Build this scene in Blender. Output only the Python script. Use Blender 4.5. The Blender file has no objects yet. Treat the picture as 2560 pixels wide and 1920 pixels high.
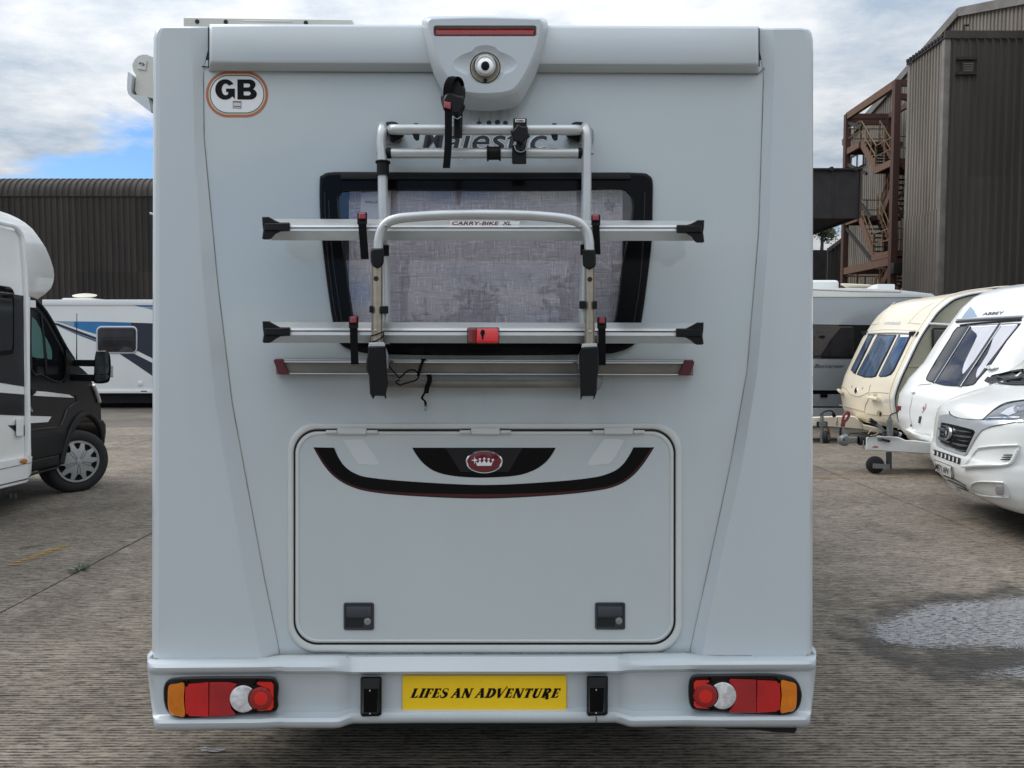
import bpy, bmesh, math, random
from mathutils import Vector, Matrix
from mathutils.geometry import delaunay_2d_cdt
random.seed(7)
sc = bpy.context.scene
COL = sc.collection
pi = math.pi

# ------------------------------------------------------------------ camera
F, CXP, CYP = 1923.0, 1280.0, 960.0          # focal length and centre of the photograph in its own pixels
CAM = Vector((0.0, 0.0, 1.6))
PITCH = math.radians(3.04)
FW = Vector((0, math.cos(PITCH), -math.sin(PITCH)))
UP = Vector((0, math.sin(PITCH), math.cos(PITCH)))
cd = bpy.data.cameras.new('camera')
cam = bpy.data.objects.new('camera', cd); COL.objects.link(cam)
cam.location = CAM; cam.rotation_euler = (pi/2 - PITCH, 0, 0)
cd.sensor_width = 36; cd.lens = 36*F/2560; cd.clip_start = 0.05; cd.clip_end = 3000
sc.camera = cam

# ------------------------------------------------------------------ sky, sun, exposure
SUN_DIR = Vector((-0.58, 0.22, 0.78)).normalized()     # towards the sun
el = math.asin(SUN_DIR.z); az = math.atan2(SUN_DIR.x, SUN_DIR.y)
W = bpy.data.worlds.new('World'); sc.world = W; W.use_nodes = True
nt = W.node_tree; N = nt.nodes; L = nt.links; N.clear()
def nd(t, **k):
    n = N.new(t)
    for a, b in k.items(): setattr(n, a, b)
    return n
out = nd('ShaderNodeOutputWorld'); bg = nd('ShaderNodeBackground'); bg.inputs[1].default_value = 0.1
L.new(bg.outputs[0], out.inputs[0])
sky = nd('ShaderNodeTexSky', sky_type='NISHITA', sun_disc=False)
sky.sun_elevation = el; sky.sun_rotation = az; sky.air_density = 1.0; sky.dust_density = 0.3; sky.ozone_density = 2.5
tc = nd('ShaderNodeTexCoord'); sep = nd('ShaderNodeSeparateXYZ'); L.new(tc.outputs['Generated'], sep.inputs[0])
zz = nd('ShaderNodeMath', operation='MAXIMUM'); L.new(sep.outputs['Z'], zz.inputs[0]); zz.inputs[1].default_value = 0.0
za = nd('ShaderNodeMath', operation='ADD'); L.new(zz.outputs[0], za.inputs[0]); za.inputs[1].default_value = 0.14
comb = nd('ShaderNodeCombineXYZ')
for i, ax in enumerate('XY'):
    d = nd('ShaderNodeMath', operation='DIVIDE'); L.new(sep.outputs[ax], d.inputs[0]); L.new(za.outputs[0], d.inputs[1]); L.new(d.outputs[0], comb.inputs[i])
def wnoise(scale, detail, rough, loc, sx=(1, 1, 1)):
    m = nd('ShaderNodeMapping'); m.inputs['Location'].default_value = loc; m.inputs['Scale'].default_value = sx
    L.new(comb.outputs[0], m.inputs[0])
    n = nd('ShaderNodeTexNoise'); n.inputs['Scale'].default_value = scale; n.inputs['Detail'].default_value = detail
    n.inputs['Roughness'].default_value = rough; L.new(m.outputs[0], n.inputs['Vector']); return n.outputs['Fac']
def wramp(src, p0, p1, c0=(0, 0, 0, 1), c1=(1, 1, 1, 1)):
    r = nd('ShaderNodeValToRGB'); e = r.color_ramp.elements
    e[0].position = p0; e[1].position = p1; e[0].color = c0; e[1].color = c1
    L.new(src, r.inputs[0]); return r.outputs[0]
CLOUD_LOC = (-7.3, 12.5, -4.6); SHADE_LOC = (8.3, 2.2, 1.0)
cover = wramp(wnoise(0.75, 10, 0.58, CLOUD_LOC, (1.0, 1.15, 1)), 0.385, 0.455)
shade0 = wramp(wnoise(1.5, 10, 0.64, SHADE_LOC, (1.0, 1.25, 1)), 0.36, 0.60, (4.2, 5.2, 6.4, 1), (8.9, 9.15, 9.4, 1))
dt = nd('ShaderNodeVectorMath', operation='DOT_PRODUCT'); L.new(tc.outputs['Generated'], dt.inputs[0]); dt.inputs[1].default_value = SUN_DIR
gw = nd('ShaderNodeMapRange'); L.new(dt.outputs['Value'], gw.inputs[0]); gw.inputs[1].default_value = -0.2; gw.inputs[2].default_value = 1.0; gw.inputs[3].default_value = 0.86; gw.inputs[4].default_value = 1.15
gc = nd('ShaderNodeCombineXYZ'); ov = nd('ShaderNodeMapRange'); L.new(sep.outputs['Z'], ov.inputs[0]); ov.inputs[1].default_value = 0.0; ov.inputs[2].default_value = 1.0; ov.inputs[3].default_value = 0.62; ov.inputs[4].default_value = 1.95
go = nd('ShaderNodeMath', operation='MULTIPLY'); L.new(gw.outputs[0], go.inputs[0]); L.new(ov.outputs[0], go.inputs[1])
gm_ = nd('ShaderNodeMixRGB', blend_type='MULTIPLY'); gm_.inputs[0].default_value = 1.0; L.new(shade0, gm_.inputs[1]); L.new(gc.outputs[0], gm_.inputs[2]); shade = gm_.outputs[0]; [L.new(go.outputs[0], gc.inputs[i]) for i in range(3)]
hs = nd('ShaderNodeMixRGB', blend_type='MULTIPLY'); hs.inputs[0].default_value = 1.0
L.new(sky.outputs[0], hs.inputs[1]); hs.inputs[2].default_value = (0.95, 1.22, 1.50, 1)
mx = nd('ShaderNodeMixRGB'); L.new(cover, mx.inputs[0]); L.new(hs.outputs[0], mx.inputs[1]); L.new(shade, mx.inputs[2])
L.new(mx.outputs[0], bg.inputs[0])

sd = bpy.data.lights.new('sun', 'SUN'); sd.energy = 2.0; sd.angle = math.radians(35); sd.color = (1.0, 0.95, 0.88)
sun = bpy.data.objects.new('sun', sd); COL.objects.link(sun)
sun.rotation_euler = (-SUN_DIR).to_track_quat('-Z', 'Y').to_euler()
sc.view_settings.view_transform = 'Standard'; sc.view_settings.look = 'None'
sc.view_settings.exposure = 0.0; sc.view_settings.gamma = 1.0; sc.view_settings.use_curve_mapping = False
sc.cycles.max_bounces = 8; sc.cycles.transparent_max_bounces = 12

# ------------------------------------------------------------------ materials
MATS = {}
def mat(name, col, rough=0.5, metal=0.0, spec=0.5, coat=0.0, var=0.0, vscale=3.0, vstretch=(1, 1, 1), bump=0.0, bscale=40.0, bstretch=(1, 1, 1),
        tint=None, rnd=0.0, rvar=0.0):
    """principled material; var: brightness variation by noise (towards tint if given), rnd: per-object variation, bump: fine relief"""
    m = bpy.data.materials.new(name); m.use_nodes = True; t = m.node_tree; p = t.nodes['Principled BSDF']
    def n(ty, **k):
        q = t.nodes.new(ty)
        for a, b in k.items(): setattr(q, a, b)
        return q
    c4 = (*col, 1)
    p.inputs['Base Color'].default_value = c4; p.inputs['Roughness'].default_value = rough; p.inputs['Metallic'].default_value = metal
    p.inputs['Specular IOR Level'].default_value = spec; p.inputs['Coat Weight'].default_value = coat; p.inputs['Coat Roughness'].default_value = 0.06
    g = n('ShaderNodeNewGeometry')
    def noise(scale, stretch, detail=6):
        mp = n('ShaderNodeMapping'); mp.inputs['Scale'].default_value = stretch; t.links.new(g.outputs['Position'], mp.inputs[0])
        q = n('ShaderNodeTexNoise'); q.inputs['Scale'].default_value = scale; q.inputs['Detail'].default_value = detail; q.inputs['Roughness'].default_value = 0.6
        t.links.new(mp.outputs[0], q.inputs['Vector']); return q.outputs['Fac']
    last = None
    if var:
        r = n('ShaderNodeMapRange'); r.inputs[1].default_value = 0.35; r.inputs[2].default_value = 0.68
        nz = noise(vscale, vstretch); t.links.new(nz, r.inputs[0])
        mxx = n('ShaderNodeMixRGB'); mxx.inputs[1].default_value = c4
        tc_ = tint if tint else tuple(x*(1-var) for x in col)
        mxx.inputs[2].default_value = (*tc_, 1)
        if tint:
            mm = n('ShaderNodeMath', operation='MULTIPLY'); t.links.new(r.outputs[0], mm.inputs[0]); mm.inputs[1].default_value = var; t.links.new(mm.outputs[0], mxx.inputs[0])
        else: t.links.new(r.outputs[0], mxx.inputs[0])
        last = mxx.outputs[0]
        if rvar:
            rr = n('ShaderNodeMapRange'); rr.inputs[3].default_value = rough; rr.inputs[4].default_value = rough+rvar
            t.links.new(r.outputs[0], rr.inputs[0]); t.links.new(rr.outputs[0], p.inputs['Roughness'])
    if rnd:
        oi = n('ShaderNodeObjectInfo'); r2 = n('ShaderNodeMapRange'); r2.inputs[3].default_value = 1-rnd; r2.inputs[4].default_value = 1+rnd
        t.links.new(oi.outputs['Random'], r2.inputs[0])
        v = n('ShaderNodeMixRGB', blend_type='MULTIPLY'); v.inputs[0].default_value = 1
        if last: t.links.new(last, v.inputs[1])
        else: v.inputs[1].default_value = c4
        cc = n('ShaderNodeCombineXYZ')
        for i in range(3): t.links.new(r2.outputs[0], cc.inputs[i])
        t.links.new(cc.outputs[0], v.inputs[2]); last = v.outputs[0]
    if last: t.links.new(last, p.inputs['Base Color'])
    if bump:
        b = n('ShaderNodeBump'); b.inputs['Strength'].default_value = 1.0; b.inputs['Distance'].default_value = bump
        t.links.new(noise(bscale, bstretch), b.inputs['Height']); t.links.new(b.outputs[0], p.inputs['Normal'])
    MATS[name] = m
    return m
def glass(name, tint, rough=0.03, alpha=0.35, spec=0.5):
    """thin tinted pane: glossy skin over a partly see-through body"""
    m = mat(name, tint, rough, spec=spec, coat=0.0)
    m.node_tree.nodes['Principled BSDF'].inputs['Alpha'].default_value = alpha
    t = m.node_tree; p = t.nodes['Principled BSDF']; o = t.nodes['Material Output']
    p.inputs['Alpha'].default_value = 1
    tr = t.nodes.new('ShaderNodeBsdfTransparent'); tr.inputs[0].default_value = (*[min(1, x*2+0.55) for x in tint], 1)
    mxs = t.nodes.new('ShaderNodeMixShader'); mxs.inputs[0].default_value = alpha
    gl = t.nodes.new('ShaderNodeBsdfGlossy'); gl.inputs[1].default_value = rough
    fr = t.nodes.new('ShaderNodeFresnel'); fr.inputs[0].default_value = 1.5
    mx2 = t.nodes.new('ShaderNodeMixShader')
    t.links.new(tr.outputs[0], mxs.inputs[1]); t.links.new(p.outputs[0], mxs.inputs[2])
    t.links.new(fr.outputs[0], mx2.inputs[0]); t.links.new(mxs.outputs[0], mx2.inputs[1]); t.links.new(gl.outputs[0], mx2.inputs[2])
    t.links.new(mx2.outputs[0], o.inputs[0]); p.inputs['Specular IOR Level'].default_value = 0
    return m

# ------------------------------------------------------------------ mapping helpers
def ray(px, py): return FW + Vector(((px-CXP)/F, 0, 0)) + UP*((CYP-py)/F)
def at_y(px, py, Y):
    r = ray(px, py); return CAM + r*(Y/r.y)
def at_x(px, py, X):
    r = ray(px, py); return CAM + r*(X/r.x)
def at_z(px, py, Z=0.0):
    r = ray(px, py); return CAM + r*((Z-CAM.z)/r.z)

# ------------------------------------------------------------------ objects
def empty(name, loc, label=None, cat=None, group=None, rz=0):
    o = bpy.data.objects.new(name, None); COL.objects.link(o); o.location = loc; o.rotation_euler[2] = rz
    o.empty_display_size = 0.3
    return tag(o, label, cat, group)
def tag(o, label=None, cat=None, group=None, kind=None):
    if label: o['label'] = label
    if cat: o['category'] = cat
    if group: o['group'] = group
    if kind: o['kind'] = kind
    return o
class MB:
    def __init__(s): s.v = []; s.f = []
    def add(s, vs, fs):
        b = len(s.v); s.v += [Vector(p) for p in vs]; s.f += [tuple(b+i for i in f) for f in fs]; return s
    def box(s, c, size, M=None):
        x, y, z = [a/2 for a in size]; c = Vector(c)
        p = [Vector((i*x, j*y, k*z)) for i in (-1, 1) for j in (-1, 1) for k in (-1, 1)]
        if M: p = [M @ q for q in p]
        return s.add([c+q for q in p], [(0, 1, 3, 2), (4, 6, 7, 5), (0, 4, 5, 1), (2, 3, 7, 6), (0, 2, 6, 4), (1, 5, 7, 3)])
    def box2(s, a, b):
        a = Vector(a); b = Vector(b); return s.box((a+b)/2, [abs(q) for q in (b-a)])
    def bar(s, a, b, w, h, up=(0, 0, 1)):
        a = Vector(a); b = Vector(b); d = (b-a); l = d.length
        if l < 1e-6: return s
        y = d/l; u = Vector(up)
        if abs(y.dot(u)) > 0.99: u = Vector((1, 0, 0))
        x = y.cross(u).normalized(); z = x.cross(y)
        M = Matrix((x, y, z)).transposed()
        return s.box((a+b)/2, (w, l, h), M)
    def tube(s, pts, r, n=10, caps=True, flat=None):
        pts = [Vector(p) for p in pts]; m = len(pts); rs = r if isinstance(r, (list, tuple)) else [r]*m
        T = []
        for i in range(m):
            a = pts[max(i-1, 0)]; b = pts[min(i+1, m-1)]; T.append((b-a).normalized())
        u = Vector((0, 0, 1)) if abs(T[0].z) < 0.9 else Vector((1, 0, 0))
        u = (u - T[0]*u.dot(T[0])).normalized(); vs = []
        for i in range(m):
            u = (u - T[i]*u.dot(T[i])).normalized(); w = T[i].cross(u)
            for k in range(n):
                a = 2*pi*k/n; vs.append(pts[i] + (u*math.cos(a)*(flat or 1) + w*math.sin(a))*rs[i])
        fs = [(i*n+k, i*n+(k+1) % n, (i+1)*n+(k+1) % n, (i+1)*n+k) for i in range(m-1) for k in range(n)]
        if caps: fs += [tuple(range(n))[::-1], tuple((m-1)*n+k for k in range(n))]
        return s.add(vs, fs)
    def ribbon(s, pts, width, thick, side=(1, 0, 0)):
        """flat webbing along pts, width along side"""
        pts = [Vector(p) for p in pts]; sd_ = Vector(side).normalized()*width/2; m = len(pts); vs = []
        for i in range(m):
            t = (pts[min(i+1, m-1)]-pts[max(i-1, 0)]).normalized(); nn = t.cross(sd_).normalized()*thick/2
            vs += [pts[i]-sd_-nn, pts[i]+sd_-nn, pts[i]+sd_+nn, pts[i]-sd_+nn]
        fs = [(i*4+k, i*4+(k+1) % 4, i*4+4+(k+1) % 4, i*4+4+k) for i in range(m-1) for k in range(4)]
        fs += [(3, 2, 1, 0), tuple(m*4-4+k for k in range(4))]
        return s.add(vs, fs)
    def grid(s, rows, close=False):
        h = len(rows); w = len(rows[0]); vs = [p for r in rows for p in r]
        fs = [(i*w+j, i*w+(j+1) % w, (i+1)*w+(j+1) % w, (i+1)*w+j) for i in range(h-1) for j in range(w if close else w-1)]
        return s.add(vs, fs)
    def lathe(s, prof, c, axis, n=32):
        """prof: (radius, along axis)"""
        ax = Vector(axis).normalized(); u = ax.cross(Vector((0, 0, 1)))
        u = u.normalized() if u.length > 0.01 else Vector((1, 0, 0)); w = ax.cross(u); c = Vector(c)
        rows = [[c + ax*a + (u*math.cos(2*pi*k/n) + w*math.sin(2*pi*k/n))*r for k in range(n)] for r, a in prof]
        s.grid(rows, True); b = len(s.v)
        return s
    def disc(s, c, axis, r, t, n=20):
        return s.lathe([(1e-4, 0), (r, 0), (r, t), (1e-4, t)], c, axis, n)
    def obj(s, name, m, parent=None, smooth=35, bevel=0, bseg=2, merge=True):
        me = bpy.data.meshes.new(name); me.from_pydata([tuple(p) for p in s.v], [], s.f)
        bm = bmesh.new(); bm.from_mesh(me)
        if merge: bmesh.ops.remove_doubles(bm, verts=bm.verts, dist=1e-5)
        bmesh.ops.recalc_face_normals(bm, faces=bm.faces)
        if bevel:
            es = [e for e in bm.edges if len(e.link_faces) == 2 and e.calc_face_angle(0) > math.radians(28)]
            bmesh.ops.bevel(bm, geom=es, offset=bevel, segments=bseg, affect='EDGES', profile=0.6, clamp_overlap=True)
        bm.to_mesh(me); bm.free()
        return mobj(name, me, m, parent, smooth)
def mobj(name, me, m, parent=None, smooth=35):
    if smooth:
        me.shade_smooth()
        try: me.set_sharp_from_angle(angle=math.radians(smooth))
        except Exception: pass
    if m: me.materials.append(MATS[m] if isinstance(m, str) else m)
    o = bpy.data.objects.new(name, me); COL.objects.link(o)
    if parent: child(o, parent)
    return o
def child(o, parent):
    o.parent = parent
    if parent.type == 'EMPTY': o.matrix_parent_inverse = Matrix.LocRotScale(parent.location, parent.rotation_euler, None).inverted()
    return o
def copy_tree(o, loc, label=None):
    """copy a thing with its parts and sub-parts (meshes shared)"""
    r = o.copy(); COL.objects.link(r); r.location = loc
    if label: r['label'] = label
    for ch in list(o.children):
        c = ch.copy(); COL.objects.link(c); c.parent = r
        for g in ch.children:
            d = g.copy(); COL.objects.link(d); d.parent = c
    return r

# ------------------------------------------------------------------ outlines
def rrect(x0, y0, x1, y1, r, n=6):
    rr = r if isinstance(r, (list, tuple)) else [r]*4; pts = []      # tl, tr, br, bl
    for (cx, cy, a0, q) in ((x0+rr[0], y0+rr[0], pi, rr[0]), (x1-rr[1], y0+rr[1], 1.5*pi, rr[1]), (x1-rr[2], y1-rr[2], 0, rr[2]), (x0+rr[3], y1-rr[3], 0.5*pi, rr[3])):
        for i in range(n+1):
            a = a0 + 0.5*pi*i/n; pts.append((cx+q*math.cos(a), cy+q*math.sin(a)))
    return pts
def ellipse(cx, cy, a, b=None, n=32, rot=0):
    b = b or a; c, s_ = math.cos(rot), math.sin(rot)
    return [(cx+a*math.cos(t)*c-b*math.sin(t)*s_, cy+a*math.cos(t)*s_+b*math.sin(t)*c) for t in [2*pi*i/n for i in range(n)]]
def crom(pts, k=6, closed=False):
    """smooth curve through pts (any dimension)"""
    m = len(pts); o = []; P = [Vector(p) if len(p) > 2 else Vector((p[0], p[1], 0)) for p in pts]
    for i in range(m if closed else m-1):
        if closed: a, b, c, d = P[(i-1) % m], P[i], P[(i+1) % m], P[(i+2) % m]
        else: a, b, c, d = P[max(i-1, 0)], P[i], P[i+1], P[min(i+2, m-1)]
        for j in range(k):
            t = j/k; o.append(0.5*((2*b) + (c-a)*t + (2*a-5*b+4*c-d)*t*t + (3*b-a-3*c+d)*t**3))
    if not closed: o.append(P[-1])
    return o if len(pts[0]) > 2 else [(p.x, p.y) for p in o]
def area(l): return 0.5*sum(l[i][0]*l[(i+1) % len(l)][1]-l[(i+1) % len(l)][0]*l[i][1] for i in range(len(l)))
def inset(l, d):
    s_ = 1 if area(l) > 0 else -1; m = len(l); o = []
    for i in range(m):
        a, b, c = Vector(l[i-1]).to_2d(), Vector(l[i]).to_2d(), Vector(l[(i+1) % m]).to_2d()
        e1 = (b-a); e2 = (c-b)
        if e1.length < 1e-9: e1 = e2
        if e2.length < 1e-9: e2 = e1
        e1.normalize(); e2.normalize()
        nn = Vector((-(e1.y+e2.y), e1.x+e2.x)); q = nn.length
        if q < 1e-6: o.append(tuple(b)); continue
        nn /= q; k = max(0.5, abs(Vector((-e1.y, e1.x)).dot(nn)))
        o.append((b.x+s_*nn.x*d/k, b.y+s_*nn.y*d/k))
    return o
def inside(p, loops):
    c = False
    for l in loops:
        j = len(l)-1
        for i in range(len(l)):
            if (l[i][1] > p[1]) != (l[j][1] > p[1]) and p[0] < (l[j][0]-l[i][0])*(p[1]-l[i][1])/(l[j][1]-l[i][1])+l[i][0]: c = not c
            j = i
    return c
def fill2d(loops, grid=0):
    vs = []; es = []
    for l in loops:
        b = len(vs); m = len(l); vs += [Vector((p[0], p[1])) for p in l]; es += [(b+i, b+(i+1) % m) for i in range(m)]
    if grid:
        xs = [v.x for v in vs]; ys = [v.y for v in vs]; x = min(xs)+grid/2
        while x < max(xs):
            y = min(ys)+grid/2
            while y < max(ys):
                if inside((x, y), loops): vs.append(Vector((x, y)))
                y += grid
            x += grid
    r = delaunay_2d_cdt(vs, es, [], 0, 1e-6)
    V = [(p.x, p.y) for p in r[0]]
    T = [t for t in r[2] if inside((sum(V[i][0] for i in t)/len(t), sum(V[i][1] for i in t)/len(t)), loops)]
    return V, [tuple(t) for t in T]
def sheet(name, loops, mp, off, m, parent, grid=0, thick=0.0, back=(0, 1, 0), smooth=35):
    """flat piece with outline(s) laid on the surface mp(u, v, off), given real thickness if asked"""
    if not isinstance(loops[0][0], (tuple, list, Vector)): loops = [loops]
    V, T = fill2d(loops, grid); mb = MB(); mb.add([mp(u, v, off) for u, v in V], T)
    if thick:
        bk = Vector(back)*thick
        for l in loops:
            a = [mp(u, v, off) for u, v in l]; mb.grid([a+[a[0]], [p+bk for p in a]+[a[0]+bk]])
    return mb.obj(name, m, parent, smooth)
def loft(name, levels, mp, m, parent, cap=True, capstart=False, grid=0, smooth=35):
    """levels: (outline, offset) with equal point counts, outside to inside"""
    mb = MB(); mb.grid([[mp(u, v, w) for u, v in l] for l, w in levels], True)
    for on, (l, w) in ((cap, levels[-1]), (capstart, levels[0])):
        if on:
            V, T = fill2d([l], grid); mb.add([mp(u, v, w) for u, v in V], T)
    return mb.obj(name, m, parent, smooth)
def plate(name, l, mp, w0, w1, bev, m, parent, bw=None, grid=0, smooth=35):
    """raised plate with softened edge: bev in outline units, bw in metres"""
    bw = bw if bw is not None else abs(w1-w0)*0.5
    sg = 1 if w1 > w0 else -1
    return loft(name, [(l, w0), (l, w1-sg*bw), (inset(l, bev*0.3), w1-sg*bw*0.3), (inset(l, bev), w1)], mp, m, parent, grid=grid, smooth=smooth)
def text(name, s, mp, org, u, v, off, m, parent, shear=0.0, bold=0.0, width=None, spacing=1.0):
    """lettering: org/u/v give baseline start, the vector of one em along the line and one em upwards in the map's units;
    width rescales u so the line has that length (in lengths of the given u)"""
    cu = bpy.data.curves.new(name, 'FONT'); cu.body = s; cu.size = 1; cu.shear = shear; cu.offset = bold; cu.resolution_u = 3; cu.space_character = spacing
    o = bpy.data.objects.new('tmp', cu); COL.objects.link(o)
    dg = bpy.context.evaluated_depsgraph_get(); dg.update()
    me = bpy.data.meshes.new_from_object(o.evaluated_get(dg))
    bpy.data.objects.remove(o); bpy.data.curves.remove(cu)
    xs = [p.co.x for p in me.vertices]; k = 1.0; x0 = 0
    if width: x0 = min(xs); k = width/(max(xs)-x0)
    for p in me.vertices:
        x = (p.co.x-x0)*k; y = p.co.y
        p.co = mp(org[0]+u[0]*x+v[0]*y, org[1]+u[1]*x+v[1]*y, off)
    return mobj(name, me, m, parent, 0)
# ------------------------------------------------------------------ colours
mat('dark_rubber', (0.018, 0.018, 0.019), 0.75, bump=0.002, bscale=120)
mat('black_plastic', (0.008, 0.008, 0.009), 0.45, spec=0.22, var=0.3, vscale=9)
mat('strap_black', (0.006, 0.006, 0.007), 0.85, spec=0.15, bump=0.0006, bscale=900)
mat('gloss_black', (0.004, 0.004, 0.005), 0.16, spec=0.14, var=0.3, vscale=5)
mat('white_paint', (0.85, 0.86, 0.86), 0.22, coat=0.4, var=0.10, vscale=1.6, tint=(0.60, 0.60, 0.57))
mat('steel_dull', (0.35, 0.35, 0.35), 0.4, metal=0.8, var=0.3, vscale=8)
mat('zinc', (0.42, 0.43, 0.44), 0.5, metal=0.6, var=0.3, vscale=12)
mat('white_line', (0.42, 0.41, 0.37), 0.8, var=0.5, vscale=8)
mat('rust_steel', (0.105, 0.048, 0.036), 0.85, var=0.6, vscale=2.5, tint=(0.07, 0.05, 0.045), bump=0.01, bscale=30)
mat('rust_light', (0.17, 0.095, 0.062), 0.85, var=0.5, vscale=2.5, tint=(0.12, 0.075, 0.055))
mat('rail_ochre', (0.20, 0.125, 0.065), 0.8, var=0.6, vscale=3, tint=(0.14, 0.09, 0.06))
mat('cladding_lit', (0.225, 0.196, 0.165), 0.75, var=0.75, vscale=0.55, vstretch=(3, 3, 0.35), tint=(0.125, 0.107, 0.09), rnd=0.10, bump=0.004, bscale=6)  # lighter copy for left-facing walls, their stronger light put into the colour
mat('cladding_dark', (0.078, 0.066, 0.056), 0.75, var=0.7, vscale=0.5, vstretch=(3, 3, 0.35), tint=(0.044, 0.037, 0.032), rnd=0.12, bump=0.004, bscale=6)  # on the tower front, the shade of that side is in this colour
mat('cladding_brown', (0.060, 0.050, 0.042), 0.85, var=0.8, vscale=0.8, vstretch=(4, 4, 0.3), tint=(0.030, 0.026, 0.023), rnd=0.28, bump=0.004, bscale=6)
mat('cladding_eave', (0.064, 0.054, 0.046), 0.8, var=0.8, vscale=0.8, vstretch=(4, 4, 0.5), tint=(0.030, 0.026, 0.023), rnd=0.25)
mat('flashing', (0.21, 0.195, 0.175), 0.7, var=0.4, vscale=1.5)
mat('dark_steel', (0.035, 0.030, 0.030), 0.7, var=0.4, vscale=2)
mat('pale_window', (0.62, 0.66, 0.68), 0.15)
mat('weed_leaf', (0.060, 0.10, 0.025), 0.6, rnd=0.3)
mat('grass_bank', (0.055, 0.085, 0.028), 0.9, var=0.6, vscale=0.8, bump=0.15, bscale=3)
mat('leaf', (0.075, 0.105, 0.040), 0.65, var=0.5, vscale=0.6)
mat('bark', (0.08, 0.065, 0.05), 0.9)
mat('joint_tar', (0.020, 0.019, 0.018), 0.9)
mat('asphalt', (0.15, 0.13, 0.11), 0.9, var=0.5, vscale=0.9, bump=0.004, bscale=120)

# ------------------------------------------------------------------ brushed concrete
def concrete(name, base, dark):
    m = bpy.data.materials.new(name); m.use_nodes = True; t = m.node_tree; p = t.nodes['Principled BSDF']; MATS[name] = m
    def n(ty, **k):
        q = t.nodes.new(ty)
        for a, b in k.items(): setattr(q, a, b)
        return q
    g = n('ShaderNodeNewGeometry'); lk = t.links.new
    def noise(scale, st, detail=5, rough=0.6, dist=0.0):
        mp = n('ShaderNodeMapping'); mp.inputs['Scale'].default_value = st; lk(g.outputs['Position'], mp.inputs[0])
        q = n('ShaderNodeTexNoise'); q.inputs['Scale'].default_value = scale; q.inputs['Detail'].default_value = detail; q.inputs['Roughness'].default_value = rough; q.inputs['Distortion'].default_value = dist
        lk(mp.outputs[0], q.inputs['Vector']); return q.outputs['Fac']
    def rng(s, a, b, c, d):
        q = n('ShaderNodeMapRange'); lk(s, q.inputs[0])
        for i, x in enumerate((a, b, c, d)): q.inputs[1+i].default_value = x
        return q.outputs[0]
    def mul(a, b, op='MULTIPLY'):
        q = n('ShaderNodeMath', operation=op); 
        for i, x in enumerate((a, b)):
            if isinstance(x, float): q.inputs[i].default_value = x
            else: lk(x, q.inputs[i])
        return q.outputs[0]
    # broom strokes run across (along x); uneven spacing and broken lines
    wv = n('ShaderNodeTexWave', wave_type='BANDS', bands_direction='Y'); wv.inputs['Scale'].default_value = 6.2; wv.inputs['Distortion'].default_value = 2.2
    wv.inputs['Detail'].default_value = 3.0; wv.inputs['Detail Scale'].default_value = 1.1; wv.inputs['Detail Roughness'].default_value = 0.62
    mpw = n('ShaderNodeMapping'); mpw.inputs['Scale'].default_value = (0.35, 2.4, 1); lk(g.outputs['Position'], mpw.inputs[0]); lk(mpw.outputs[0], wv.inputs['Vector'])
    stroke = noise(5.0, (1.7, 12.5, 1), 5, 0.68, 0.45)
    fine = noise(30.0, (1.0, 2.2, 1), 4, 0.75)
    broad = noise(0.42, (1, 1.5, 1), 6, 0.6); mid = noise(2.4, (0.6, 1.6, 1), 5)
    h = mul(mul(mul(wv.outputs['Fac'], 0.26), mul(stroke, 1.25), 'ADD'), mul(fine, 0.75), 'ADD')
    groove = rng(h, 0.91, 1.27, 0.0, 1.0)
    mx1 = n('ShaderNodeMixRGB'); lk(groove, mx1.inputs[0]); mx1.inputs[1].default_value = (*dark, 1); mx1.inputs[2].default_value = (*base, 1)
    mx2 = n('ShaderNodeMixRGB', blend_type='MULTIPLY'); mx2.inputs[0].default_value = 1; lk(mx1.outputs[0], mx2.inputs[1])
    vv = mul(rng(broad, 0.3, 0.7, 0.66, 1.16), rng(mid, 0.3, 0.7, 0.84, 1.12))
    oi = n('ShaderNodeObjectInfo'); vv = mul(vv, rng(oi.outputs['Random'], 0, 1, 0.96, 1.05))
    cx = n('ShaderNodeCombineXYZ'); [lk(vv, cx.inputs[i]) for i in range(3)]
    lk(cx.outputs[0], mx2.inputs[2])
    # brownish stains
    mx3 = n('ShaderNodeMixRGB'); st = rng(noise(1.1, (1, 1, 1), 7, 0.65), 0.55, 0.75, 0.0, 0.25); lk(st, mx3.inputs[0]); lk(mx2.outputs[0], mx3.inputs[1])
    mx3.inputs[2].default_value = (0.115, 0.083, 0.058, 1); mx4 = n('ShaderNodeMixRGB', blend_type='MULTIPLY'); lk(rng(noise(0.9, (1.6, 0.5, 1), 5, 0.6, 0.8), 0.56, 0.70, 0.0, 0.55), mx4.inputs[0]); lk(mx3.outputs[0], mx4.inputs[1]); mx4.inputs[2].default_value = (0.42, 0.41, 0.40, 1)
    mx5 = n('ShaderNodeMixRGB', blend_type='MULTIPLY'); lk(rng(noise(3.3, (1, 1, 1), 3, 0.5), 0.69, 0.74, 0.0, 0.6), mx5.inputs[0]); lk(mx4.outputs[0], mx5.inputs[1]); mx5.inputs[2].default_value = (0.35, 0.34, 0.33, 1)
    lk(mx5.outputs[0], p.inputs['Base Color'])
    b = n('ShaderNodeBump'); b.inputs['Strength'].default_value = 1.0; b.inputs['Distance'].default_value = 0.017; lk(h, b.inputs['Height']); lk(b.outputs[0], p.inputs['Normal'])
    p.inputs['Roughness'].default_value = 0.82; p.inputs['Specular IOR Level'].default_value = 0.3
concrete('concrete', (0.415, 0.357, 0.288), (0.054, 0.046, 0.038))

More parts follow.
